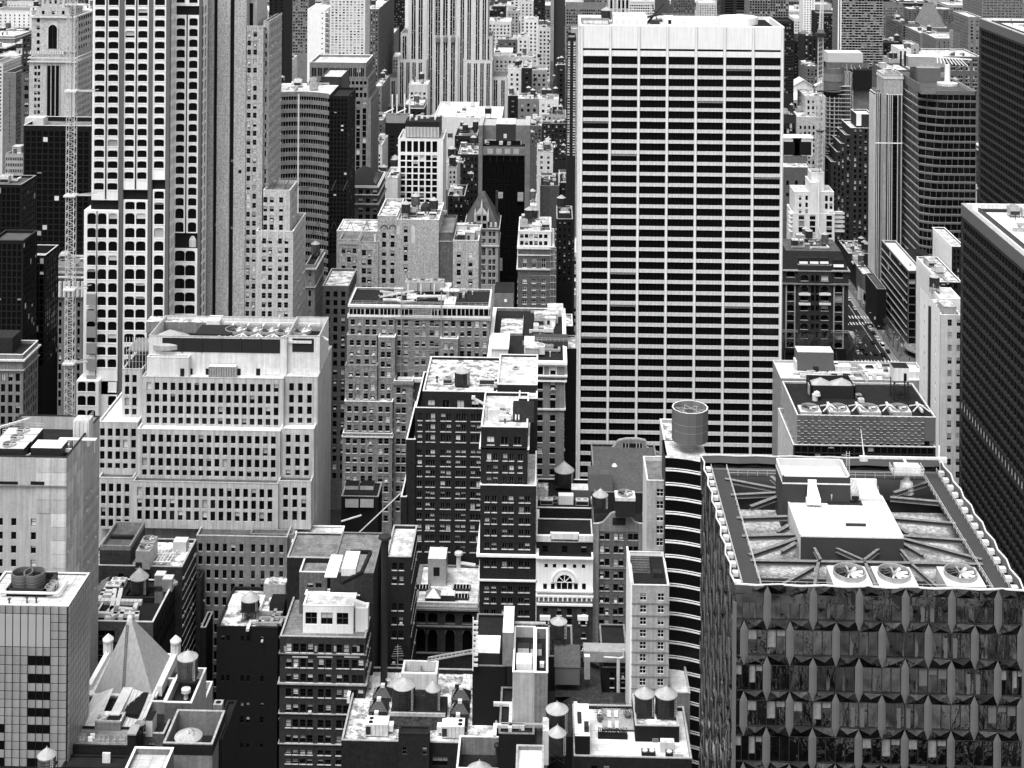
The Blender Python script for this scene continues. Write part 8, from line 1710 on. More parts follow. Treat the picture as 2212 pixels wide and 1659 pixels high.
 T.mb('core').poly([(p_[0],p_[1]+.5,0) for p_ in pts]+[(X1,Y+14,0),(X0,Y+14,0)],'black'); c_=T.mb('core')
 for (a_,b_) in zip(pts,pts[1:]): c_.poly([(a_[0],a_[1]-.1,0),(b_[0],b_[1]-.1,0),(b_[0],b_[1]-.1,Hc),(a_[0],a_[1]-.1,Hc)],'black_glass')
 c_.box(X0,X0+.5,Y+4.6,Y+14,0,Hc,'metal_dark'); c_.box(X0,X1,Y+13.5,Y+14,0,Hc,'metal_dark'); T.mb('roof').poly([(p_[0],p_[1],Hc) for p_ in pts]+[(X1,Y+14,Hc),(X0,Y+14,Hc)],'roof_white')
 bm=MB()
 for zz,hh in((0,.3),(.6,.1)):
  for (a_,b_) in zip(pts,pts[1:]):
   bm.poly([(a_[0],a_[1]-.3,zz),(b_[0],b_[1]-.3,zz),(b_[0],b_[1]-.3,zz+hh),(a_[0],a_[1]-.3,zz+hh)],'white'); bm.poly([(a_[0],a_[1]-.3,zz+hh),(b_[0],b_[1]-.3,zz+hh),(b_[0],b_[1]-.05,zz+hh),(a_[0],a_[1]-.05,zz+hh)],'white'); bm.poly([(a_[0],a_[1]-.05,zz),(b_[0],b_[1]-.05,zz),(b_[0],b_[1]-.3,zz),(a_[0],a_[1]-.3,zz)],'white')
 me=bm.mesh('floor_band'); i=0
 while Hc-3.-3.4*i>5: o_=T.inst('floor_band',me,(T.loc[0],T.loc[1],Hc-3.-3.4*i)); i+=1
 T.fin()
 FB2('rendered plant block with an uneven top above the curved white banded building',1435,1515,955,352,14,wall='stone_pale',roof='roof_stained',par=.8,cop='stone_light'); z=P(1470,955,352)[1]-.8
 T=Thing('tank_enclosure','tall round open topped metal enclosure with a cone roofed tank inside, right of centre','tank enclosure')
 Yc=347; x=P(1490,955,Yc)[0]; r=M(39,Yc); zb=P(1490,955,Yc-r)[1]; zt=P(1490,879,Yc)[1]-1.3; n=14; w_=T.mb('enclosure_wall')
 w_.lathe(x,Yc,[(r,zb-1),(r,zt+1.3)],n,'grey_panel',close=False); w_.lathe(x,Yc,[(r*.93,zt+1.3),(r*.93,zb)],n,'stone_grey',close=False); w_.lathe(x,Yc,[(r,zt+1.3),(r*.93,zt+1.3)],n,'white_trim',close=False)
 for q_ in(.33,.66): w_.lathe(x,Yc,[(r*1.004,zb+(zt-zb)*q_),(r*1.004,zb+(zt-zb)*q_+.08)],n,'metal',close=False)
 T.mb('tank_cone').lathe(x,Yc-.5,[(r*.6,zb),(r*.6,zt-3),(.1,zt-.6)],24,'tank_roof'); bq=T.mb('cross_beams')
 for k in range(8): a0=k*math.pi/4+.2; bq.bar((x+r*.93*math.cos(a0),Yc+r*.93*math.sin(a0),zt+.3),(x+r*.93*math.cos(a0+2.4),Yc+r*.93*math.sin(a0+2.4),zt+.3),.12,'metal')
 T.fin(); FOOT.append((x-5,x+5,Yc-5,Yc+5))
 for i,(u,v) in enumerate(((1484,962),(1497,968),(1478,970))): xx,yy=G(u,v,z); m=MB(); m.lathe(xx,yy,[(.1,z+1.4),(.9,z+1.8),(.95,z+1.85)],14,'stone_light',close=False); m.bar((xx,yy,z),(xx,yy,z+1.5),.08,'metal'); one('satellite_dish',m,'small pale satellite dish below the round open topped enclosure','dish',(xx,yy,z),'dishes below the round enclosure')
front_mid()
def facet():
 TT(9); Y=240; X0=P(338,480,Y)[0]; X1=P(2215,497,Y)[0]; H=P(1200,483,Y)[1]; D=51.5; W=X1-X0
 T=Thing('glass_tower','zigzag glass tower with grey pointed piers and three big roof fans, bottom right','glass tower'); T.lim=300
 B=M(295.5,Y); hr=M(229,Y); hw=M(166,Y); hs=hr-hw; pw=M(25,Y)
 mat('pier_grey',.21,.06,.3,rough=.45,spec=.4)
 T.mb('core').box(X0+.9,X1-.9,Y+.9,Y+D-.9,0,H-8,'black'); T.mb('backing_glass').box(X0+.1,X1-.1,Y+.18,Y+.28,0,H-2.6,'wavy_glass'); T.mb('backing_glass').box(X0-.0,X0+.04,Y+.6,Y+D,0,H-2.6,'wavy_glass')
 pm=MB()
 f=[(-pw,-.1),(-pw*.25,-.26),(pw*.25,-.26),(pw,-.1)]
 zs=[0,hs+.0,hs+hw,hs+hw+hs]
 for (a,b) in zip(f,f[1:]): pm.poly([(a[0],a[1],hs),(b[0],b[1],hs),(b[0],b[1],hs+hw),(a[0],a[1],hs+hw)],'pier_grey')
 for z0,z1 in((hs,0),(hs+hw,hs*2+hw)):
  tip=(0,-.15,z1)
  for (a,b) in zip(f,f[1:]):
   q=[(a[0],a[1],z0),(b[0],b[1],z0),tip]; pm.poly(q if z1>z0 else q[::-1],'pier_grey')
 pier=pm.mesh('pier')
 # spandrel glass facets, leaning in and out
 sps=[]
 for s in(1,-1):
  for v_ in range(3):
   q=MB(); o=(.0,.28,-.18)[v_]
   pts=[(pw*s,0,hs),(B/2*s,0-o,hs),((B/2-pw)*s,.0,0),(0,0+o,0)]
   c=((B/4)*s,-.32-.1*v_,hs*.5)
   for i in range(4):
    t=[pts[i],pts[(i+1)%4],c]; q.poly(t if s<0 else t[::-1],'wavy_glass')
   sps.append(q.mesh('spandrel'))
 wt=[]
 ww=B-2*pw
 for k in range(7):
  q=MB(); nx=4
  mats=['wavy_glass']*4
  for i in range(nx):
   a,b=-ww/2+ww*i/nx,-ww/2+ww*(i+1)/nx; tz=(.0,.06,-.05)[(i+k)%3]
   q.poly([(a,.16+tz,0),(b,.16-tz,0),(b,.16-tz*.5,hw),(a,.16+tz*.3,hw)],'wavy_glass')
   q.box(a-.05,a+.05,-.02,.2,0,hw,'metal_dark')
   if k in(2,5) and (i*3+k)%4!=1: zz=hw*(.3+.15*((i*7+k)%4)); q.poly([(a+.12,.12,zz),(b-.12,.12,zz),(b-.12,.12,hw),(a+.12,.12,hw)],'stone_grey' if k==2 else 'frame_grey')
   if k in(4,) and i in(1,2): q.poly([(a+.3,.13,.1),(b-.6,.13,.1),(b-.6,.13,hw*.8),(a+.3,.13,hw*.8)],'frame_grey')
  q.box(-ww/2,ww/2,-.06,.2,-.06,.06,'metal_dark'); q.box(-ww/2,ww/2,-.06,.2,hw-.06,hw+.06,'metal_dark')
  wt.append(q.mesh('window'))
 ztop=P(1200,545,Y)[1]
 def face(ox,oy,rz,L,nrow,off):
  c,s=math.cos(rz),math.sin(rz); n=int(L/B)+2
  for j in range(-1,nrow):
   zb=ztop-hr*j-hw
   for i in range(-2,n):
    a=off+B*i+(B/2 if j%2 else 0)
    if -pw*.5<=a<=L+.1 :
     if zb-hs>0 and j>=0: T.inst('pier',pier,(ox+a*c,oy+a*s,zb-hs),rz)
    m=a+B/2
    if j>=0 and -.2<=a+pw and a+B-pw<=L+.4: T.inst('window',R.choice(wt),(ox+m*c,oy+m*s,zb),rz)
    elif j>=0 and (a<0<a+B-2*pw or a+pw<L<a+B):
     l_,h_=max(.15,a+pw),min(L-.15,a+B-pw)
     if h_-l_>.6: o=T.inst('window',R.choice(wt),(ox+(l_+h_)/2*c,oy+(l_+h_)/2*s,zb),rz); o.scale=((h_-l_)/ww,1,1)
    for q,sg in((0,1),(1,-1)):
     aa=a if sg>0 else a+B
     if j>=-1 and -.1<=min(aa,aa+B/2*sg) and max(aa,aa+B/2*sg)<=L+.1: T.inst('spandrel',sps[q*3+(i+j)%3],(ox+aa*c,oy+aa*s,zb-hs),rz)
 face(X0,Y,0,W,9,P(548,545,Y)[0]-X0); face(X0,Y+D,-math.pi/2,D,11,D-B*.45-6*B if False else .8)
 w_=T.mb('edge_frame');
 for x in(X0,X1): w_.box(x-.3,x+.3,Y-.2,Y+.3,0,H-3,'pier_grey')
 w_.box(X0,X1,Y+.3,Y+.9,0,H-2.5,'metal_dark'); w_.box(X0+.05,X0+.9,Y+.9,Y+D,0,H-2.5,'metal_dark'); w_.box(X1-.9,X1,Y+.9,Y+D,0,H-2.5,'pier_grey'); w_.box(X0,X1,Y+D-.9,Y+D,0,H-2.5,'pier_grey')
 rim=T.mb('rim')
 def zig(p,q,n,outw):
  p,q=Vector(p),Vector(q); pr=None
  for i in range(n+1):
   t=p.lerp(q,i/n)+Vector(outw)*(.5 if i%2 else -.25)
   if pr: rim.bar(pr,t,.16,'white_trim'); rim.poly([pr-Vector((0,0,3)),t-Vector((0,0,3)),t,pr],'wavy_glass'); rim.poly([pr,t,t-Vector((0,0,1.5))+Vector(outw)*-.3,pr-Vector((0,0,1.5))+Vector(outw)*-.3],'grey_panel')
   pr=t
 zig((X0,Y,H),(X1,Y,H),13,(0,-.5,0)); zig((X0,Y,H),(X0,Y+D,H),15,(-.6,0,0)); zig((X1,Y,H),(X1,Y+D,H),15,(.6,0,0)); zig((X0,Y+D,H),(X1,Y+D,H),13,(0,.5,0))
 zf=H-4.6
 TT(6); yg=G(500,1645,zf)[1]; TT(9); T.mb('roof').box(X0+.9,X1-.9,Y+11.5,yg,zf-.3,zf,'speck_gravel'); T.mb('rear_pit').box(X0+.9,X1-.9,yg,Y+D-1,zf-5,zf-4.5,'roof_dark'); T.mb('pit_floor').box(X0+.9,X1-.9,Y+.9,Y+11.5,zf-4,zf-3.6,'black'); T.mb('inner_wall').box(X0+.9,X1-.9,Y+11,Y+11.4,zf-4,zf,'ribbed_dark')
 T.fin()
 def g(u,v,z): x,y=G(u,v,z); return Vector((x,y,z))
 # walkway with rails
 zw=H-1.6; wk=MB(); wn=3.2
 for (a,b,c,d) in((X0+1.4,X0+1.4+wn,Y+1,Y+D-3),(X1-1.4-wn,X1-1.4,Y+1,Y+D-3),(X0+1.4+wn,X1-1.4-wn,Y+D-3-wn*.8,Y+D-3),(X0+1.4+wn,X1-1.4-wn,Y+1,Y+2)):
  wk.box(a,b,c,d,zw-.25,zw,'grating')
 one('roof_walkway',wk,'grated walkway looping round the roof of the zigzag glass tower','walkway',(X0,Y,zw))
 m=MB()
 for x in(X0+1.5,X0+1.4+wn,X1-1.4-wn,X1-1.5): rail(m,[(x,Y+1.5,zw),(x,Y+D-3,zw)],1.1,1.9,'stone_light',r=.045)
 rail(m,[(X0+4.6,Y+2.1,zw),(X1-4.6,Y+2.1,zw)],1.1,1.9,'metal_pale'); rail(m,[(X0+4.6,Y+D-5.7,zw),(X1-4.6,Y+D-5.7,zw)],1.1,1.9,'metal_pale'); rail(m,[(X0+8,Y+14,zf),(X0+8.01,Y+34,zf)],1.1,1.9,'metal') if False else None
 one('walkway_railing',m,'long double railings of the roof walkway on the zigzag glass tower','railing',(X0,Y,zw))
 for s,x in((-1,X0+.8),(1,X1-.8)):
  for i in range(15):
   q=MB(); y=Y+2.5+i*3.2; q.box(x-.5,x+.5,y-.5,y+.5,H-1.4,H-.7,'white_trim'); q.bar((x,y,H-2.5),(x,y,H-.8),.12,'metal'); one('rim_floodlight',q,f"small white box bracket on the {'left' if s<0 else 'right'} rim of the zigzag glass tower",'bracket',(x,y,H-1),'rim brackets of the zigzag tower')
 # penthouse
 zp=140.1; xa,ya=G(765,157,zp); xb,_=G(1427,157,zp); yb=g(0,0,zp).y
 TT(6); yu=G(800,1600,zp)[1]; zu=P(875,1428,yu)[1]; xu0=P(665,1428,yu)[0]-.0; xu1=P(1086,1428,yu)[0]
 T=Thing('penthouse','ribbed grey rooftop house with a white gravel top on the zigzag glass tower','penthouse')
 def hut(x0,x1,y0,y1,z1,tag_):
  b=T.mb('wall'); b.box(x0,x1,y0,y1,zf-.1,z1-.05,'ribbed_dark'); T.mb('roof').box(x0+.2,x1-.2,y0+.2,y1-.2,z1-.05,z1+.02,'gravel' if tag_ else 'gravel')
  c=T.mb('coping')
  for a,b_,c_,d in((x0-.05,x1+.05,y0-.05,y0+.25),(x0-.05,x1+.05,y1-.25,y1+.05),(x0-.05,x0+.25,y0,y1),(x1-.25,x1+.05,y0,y1)): c.box(a,b_,c_,d,z1-.1,z1+.16,'white_trim')
 hut(xa,xb,ya,yu+3.5,zp,0);
 T.mb('side_cladding').box(xa-.06,xa,ya+.1,yu+8,zf,zp-.1,'ribbed_pale')
 hut(xu0-.5,xu1,yu,yu+8,zu-1.4,1)
 pw_=T.mb('parapet')
 for a,b_,c_,d in((xu0-.5,xu1,yu,yu+.3),(xu0-.5,xu1,yu+7.7,yu+8),(xu0-.5,xu0-.2,yu,yu+8),(xu1-.3,xu1,yu,yu+8)): pw_.box(a,b_,c_,d,zu-1.5,zu,'ribbed_pale',top='white')
 T.mb('wall').box(xu0-.52,xu1+.02,yu-.02,yu,zp,zu-.15,'ribbed_dark')
 T.mb('low_wing').box(xu1,xu1+6.2,yu+1,yu+6,zf,zp+.6,'ribbed_pale',top='gravel'); pw_.box(xu1,xu1+6.2,yu+5.6,yu+6,zp+.6,zp+2.2,'white_trim')
 T.fin()
 x,y=G(845,1620,zp); m=MB(); m.box(x-1.3,x+1.3,y-.8,y+.4,zp+.5,zp+1.5,'white_trim'); m.poly([(x-1.3,y-.8,zp+1.5),(x+1.3,y-.8,zp+1.5),(x+.8,y+1,zp+3.4),(x-.8,y+1,zp+3.4)],'white'); m.box(x-.8,x+.8,y+1,y+1.8,zp+2.6,zp+4.4,'white'); [m.bar((x+a,y,zp),(x+a,y,zp+.5),.07,'metal') for a in(-1,1)]; one('intake_hood',m,'white tapered intake hood on the grey rooftop house','intake hood',(x,y,zp))
 x,y=G(1040,1600,zp); m=MB(); m.bar((x-2.6,y+1,zp+3),(x+.5,y+1,zp+3),1.15,'metal_pale',16);
 for k in range(7):
  a0,a1=k*.26,(k+1)*.26; m.bar((x+.5+1.6*math.sin(a0),y+1,zp+3-1.6*(1-math.cos(a0))),(x+.5+1.6*math.sin(a1),y+1,zp+3-1.6*(1-math.cos(a1))),1.15,'metal_pale',16)
 m.bar((x+2.1,y+1,zp+1.6),(x+2.1,y-.6,zp+1.3),.8,'metal',14); m.bar((x+2.1,y-.62,zp+1.3),(x+2.1,y-.66,zp+1.3),.7,'black',14); m.lathe(x-2.2,y+.2,[(.5,zp+.1),(.55,zp+1.6),(.3,zp+2.6)],12,'metal'); m.box(x-3,x+3.4,y-1,y+2.2,zp+.03,zp+.25,'metal_dark'); one('fan_duct',m,'big rounded steel fan duct on the grey rooftop house','duct',(x,y,zp))
 TT(9); x,y=G(1118,90,zp); m=MB(); m.box(x-1.9,x+1.9,y-.6,y+.8,zp,zp+.9,'white_trim','white'); m.box(x-1.8,x+1.8,y-.62,y-.6,zp+.2,zp+.75,'metal_dark'); m.poly([(x-2,y-.6,zp+.9),(x-1.9,y+.8,zp+.9),(x-1.9,y+.4,zp+2)],'white'); one('louvre_box',m,'low white louvred box near the front of the grey rooftop house','louvre box',(x,y,zp))
 for i,(u,v) in enumerate(((1080,408),(1370,412),(1800,410))):
  zz=H-1.8; x,y=G(u,v,zz); q=MB(); q.box(x-3.3,x+3.3,y-3.8,y+3.1,zz-4,zz,'metal_pale','white_trim'); q.box(x-2.9,x-.8,y+3.1,y+4.2,zz-3,zz-.2,'white_trim','white'); q.box(x+.8,x+2.9,y+3.1,y+4.2,zz-3,zz-.2,'white_trim','white'); one('fan_housing',q,f"{['left','middle','right'][i]} white fan housing behind the front rim of the zigzag glass tower",'fan housing',(x,y,zz)); fan_unit(x,y,zz,2.65,9,f"{['left','middle','right'][i]} big round fan behind the front rim of the zigzag glass tower",None,box=False)
 bz=H-1.3
 def beams(t,lst,r=.42,z=None):
  TT(t)
  for k,(u0,v0,u1,v1) in enumerate(lst):
   m=MB(); a,b=g(u0,v0,z or bz),g(u1,v1,z or bz); d=(b-a).normalized(); n_=Vector((-d.y,d.x,0))*r
   for dz in(0,-.75): m.poly([a-n_+Vector((0,0,dz)),a+n_+Vector((0,0,dz)),b+n_+Vector((0,0,dz)),b-n_+Vector((0,0,dz))],'stone_grey'); m.poly([a-n_+Vector((0,0,dz-.06)),b-n_+Vector((0,0,dz-.06)),b+n_+Vector((0,0,dz-.06)),a+n_+Vector((0,0,dz-.06))],'metal_dark')
   m.box(0,0,0,0,0,0,'metal_dark') if False else m.bar(a-Vector((0,0,.4)),b-Vector((0,0,.4)),.1,'metal_dark'); e=n_.normalized()*.04
   for sg in(1,-1): q=[a+e*sg,b+e*sg,b+e*sg-Vector((0,0,.78)),a+e*sg-Vector((0,0,.78))]; m.poly(q if sg<0 else q[::-1],'grey_panel')
   side='left' if u0<700 and t==9 or u0<620 and t==6 else 'right' if u0>1300 or (t==6 and u0>1200) else 'front'
   one('steel_beam',m,f'riveted steel beam on the {side} side of the zigzag tower roof','beam',tuple(a),f'{side} roof beams of the zigzag tower')
 beams(9,[(350,35,680,25),(385,152,728,142),(430,275,738,168),(610,125,690,80),(640,250,735,195),(1370,35,1770,70),(1430,150,1838,180),(1435,170,1940,305),(1380,75,1460,135),(1430,200,1560,275)])
 beams(9,[(440,310,1945,335)],.4); beams(9,[(850,225,895,305),(990,228,1170,308),(1175,308,1275,232),(1410,235,1480,320),(880,320,855,470),(640,470,850,350),(1180,320,1255,480),(1480,330,1655,485),(885,320,893,310)],.26)
 beams(6,[(275,1440,618,1505),(310,1545,618,1530),(575,1425,620,1465),(440,1620,615,1555),(1260,1600,1255,1490),(1345,1560,1675,1590),(1370,1530,1590,1460) ])
 TT(6); m=MB(); zb=bz+1
 def L(u0,v0,u1,v1,r=.16,dz=0): m.bar(g(u0,v0,zb)+Vector((0,0,dz)),g(u1,v1,zb)+Vector((0,0,dz)),r,'white_trim')
 x,y,_=g(1452,1450,zb); m.box(x-2.4,x+2.4,y-1,y+1,zb+1.6,zb+2.9,'white_trim','white'); m.lathe(x,y,[(1.4,zb-2.5),(1.2,zb-.5),(.6,zb),(.6,zb+1.6)],12,'metal_pale'); m.box(x-3,x+3,y-1.6,y+1.6,zb+1.4,zb+1.55,'metal'); rail(m,[(x-3,y-1.6,zb+1.5),(x+3,y-1.6,zb+1.5),(x+3,y+1.6,zb+1.5)],1.2,.9,'white_trim',r=.05); rail(m,[(x-3,y-1.6,zb+1.5),(x-3,y+1.6,zb+1.5)],1.2,.9,'white_trim',r=.05)
 m.bar((x-8,y+3,zb+3),(x+8,y+3,zb+3),.32,'white_trim'); m.bar((x-7.6,y+3,zb+3),(x-8.3,y+3,zb+8.5),.16,'white',8,.06); m.bar((x+7,y+3,zb+3),(x+7,y+3,zb+5.5),.2,'white'); m.bar((x,y,zb+2.9),(x,y+3,zb+3),.3,'white_trim'); m.box(x-8.5,x-7,y+2.6,y+3.4,zb+2.3,zb+3.2,'white_trim'); m.box(x+7,x+8.5,y+2.6,y+3.4,zb+2.3,zb+3.2,'white_trim'); one('window_cleaning_machine',m,'white window cleaning machine with a wide boom at the back right of the zigzag tower','cleaning machine',(x,y,zb))
 m=MB(); x,y,_=g(1060,1400,zp+2); m.bar((x,y,zf),(x,y,zu+1),.06,'metal_pale'); m.bar((x+.6,y,zf),(x+.6,y,zu+1),.06,'metal_pale'); [m.bar((x,y,zf+i*.4),(x+.6,y,zf+i*.4),.04,'metal_pale') for i in range(int((zu+1-zf)/.4))]; one('fixed_ladder',m,'caged ladder beside the grey rooftop house','ladder',(x,y,zf))
 FOOT.append((X0,X1,Y,Y+D))
facet()
def f1819():
 TT(6); Y=440
 T=Thing('office_building','building with a wall of overlapping grey shingle panels and four roof fans, right of centre','office building')
 K=dict(rec=.3,fr='frame_dark',mix=(.9,.1,0));
 q=block(T,742,1640,1040,Y,28,'grey_panel','roof_dark',par=.4,cop='stone_light',side_mat='stone_pale',zb=P(1000,1190,Y)[1]); z=q[4]; X0,X1=q[0],q[1]
 block(T,740,1640,1188,Y+1.5,24,'stone_pale','roof_dark',par=0,rows=[(1192,38)],cols=[820,893,1030,1200,1400,1550],w=24,h=36,wk='pane',**K)
 for a,b in((975,1100),(1112,1312),(1325,1500),(1510,1600)): pbox(T.mb('opening'),a,b,1186,1230,Y+1.4,.06,'dark_void')
 block(T,716,1640,1233,Y-.5,29,'metal_dark','roof_grey',par=.2,cop='metal_pale',rows=(1240,46,12),p=42,w=38,h=40,wk='pane',side_mat='stone_light',sp=16,sw=8,**K)
 sm=MB(); w_,h_=M(22,Y),M(34,Y); sm.poly([(-w_/2,-.1,0),(w_/2,-.26,0),(w_/2,-.22,h_),(-w_/2,-.03,h_)],'grey_panel'); sm.poly([(-w_/2,-.1,0),(-w_/2,-.3,-.05),(w_/2,-.3,-.05),(w_/2,-.26,0)],'metal'); sm.poly([(w_/2,-.26,0),(w_/2,0,0),(w_/2,0,h_),(w_/2,-.22,h_)],'metal_dark'); mat('shingle',.19,.06,.5,rough=.5,rnd=.2); sm.m=['shingle','metal','metal_dark']; me=sm.mesh('shingle'); rest=MB(); n=0
 for j in range(5):
  for i in range(int((X1-X0)/w_)):
   zz=P(1000,1040,Y)[1]-h_*(j+1)-(h_*.4 if i%2 else 0)+.3; xx=X0+w_*(i+.5)
   if n<300 and P(1568,1100,Y)[0]>xx: T.inst('shingle',me,(xx,Y,zz)); n+=1
   elif n>=300: rest.add(sm,(xx,Y,zz))
 if rest.f: T.part('shingle',rest,kind='stuff')
 T.fin(); FOOT.append((X0-10,X1,Y,Y+30))
 nm='shingle walled building'
 for i,(u) in enumerate((822,1007,1205,1402)):
  x,y=G(u,992,z+1); fan_unit(x,y,z+1.2,2.5,4,f"{['first','second','third','fourth'][i]} black roof fan from the left on the {nm}",None,box=False); m=MB(); m.box(x-3.2,x+3.2,y-2.8,y+2.8,z,z+1.15,'stone_pale','stone_light'); one('plinth',m,f"pale base of the {['first','second','third','fourth'][i]} fan on the {nm}",'fan base',(x,y,z))
  m=MB();
  for d in(-1,1):
   for e in(-1,1): m.bar((x+6.3,y,z+2.6),(x+6.3+d*2.6,y+e*2.3,z+1.2),.2,'white_trim')
  m.bar((x+6.3,y-3,z+1.5),(x+6.3,y+4,z+1.5),.5,'metal_pale'); one('pipe_manifold',m,f"white star shaped pipe manifold right of the {['first','second','third','fourth'][i]} fan on the {nm}",'pipes',(x+6,y,z))
 m=MB(); x0,x1,z0,z1=pbox(m,835,1115,842,935,Y+15,.3,'louvre'); m.box(x0,x0+.3,Y+15,Y+24,z0,z1,'louvre'); m.box(x1-.3,x1,Y+15,Y+24,z0,z1,'louvre'); m.box(x0,x1,Y+24,Y+24.3,z0,z1,'louvre'); rail(m,[(x0,Y+15,z1),(x1,Y+15,z1)],.6,3); one('tank_screen',m,'black ribbed screen hiding two cone roofed tanks','screen',(x0,Y+15,z0))
 for u,w2 in((895,'left'),(1032,'right')): x,_=P(u,842,Y+19); m=MB(); m.lathe(x,Y+19.5,[(4,z),(4,z1-1),(.1,z1+1)],24,'tank_roof'); one('water_tank',m,f'{w2} cone roofed tank behind the black ribbed screen','water tank',(x,Y+19,z))
 m=MB(); x,y=G(870,935,z); m.bar((x-.6,y,z),(x-.6,y,z+2),.9,'metal_pale',12); m.lathe(x,y,[(1.2,z+1.6),(.9,z+2.6),(.2,z+3)],12,'metal_pale'); one('curved_vent',m,'white curved vent hood in front of the black ribbed screen','vent',(x,y,z))
 m=MB(); x,_=P(1410,740,Y+16);
 z0=P(1410,795,Y+16)[1]; z1=P(1410,712,Y+16)[1]; m.box(x-2.6,x+2.4,Y+14,Y+19,z0,z1,'white_trim','roof_dark'); m.box(x+.6,x+1.5,Y+13.9,Y+14,z0,z0+2.4,'black')
 for a in(-2.3,2.1):
  for b in(14.3,18.7): m.bar((x+a,Y+b,z),(x+a,Y+b,z0),.22,'metal_dark')
 for i in range(4): m.bar((x-2.3,Y+14.3,z+i*1.8),(x+2.1,Y+14.3,z+1.8+i*1.8),.12,'metal_dark'); m.bar((x+2.1,Y+14.3,z+i*1.8),(x-2.3,Y+14.3,z+1.8+i*1.8),.12,'metal_dark')
 one('lookout_cabin',m,'white cabin raised on a black lattice frame on the shingle building','cabin',(x,Y+16,z))
 clutter(Thing.all[-1],X0+24,X1-22,Y+9,Y+26,z,10,('air_unit','vent_pipe','duct_run'),'the shingle building roof')
 # white roof behind
 T=Thing('office_building','low building with a bright white roof of plant boxes, before the bare trees','office building'); q=block(T,636,1600,802,555,20,'metal','roof_clean',par=.8,cop='metal_pale'); T.fin(); z=q[4]
 obox('plant_house','grey panelled plant house with a white lid on the bright white roof','plant house',850,745,z,14,7,8.5,'grey_panel','roof_clean',lambda m,x,y,zz:m.box(x-1,x+1.2,y-3.6,y-3.5,zz,zz+3,'metal_dark'))
 obox('plant_box','white ribbed box left of the grey plant house','plant box',765,745,z,5,5,4.5,'white_trim','roof_clean')
 for i,(u,v,w_) in enumerate(((965,720,5),(1030,735,6),(1520,770,9))): obox('plant_box',f"{['small','middle','large slatted'][i]} white box on the bright white roof, right part",'plant box',u,v+10,z,w_,4,2.4,'stone_light','white')
 m=MB();
 def g(u,v,z): x,y=G(u,v,z); return Vector((x,y,z))
 for a,b in(((710,750),(930,765)),((930,765),(1200,748)),((760,770),(1120,790))): m.bar(g(*a,z+1),g(*b,z+1),.6,'stone_light')
 one('duct_run',m,'long white ducts across the bright white roof','duct',g(900,760,z)); clutter(Thing.all[-1],q[0]+8,q[1]-8,q[2]+1,q[3]-1,z,22,('air_unit','air_unit','vent_pipe','duct_run','skylight'),'the bright white roof')
f1819()
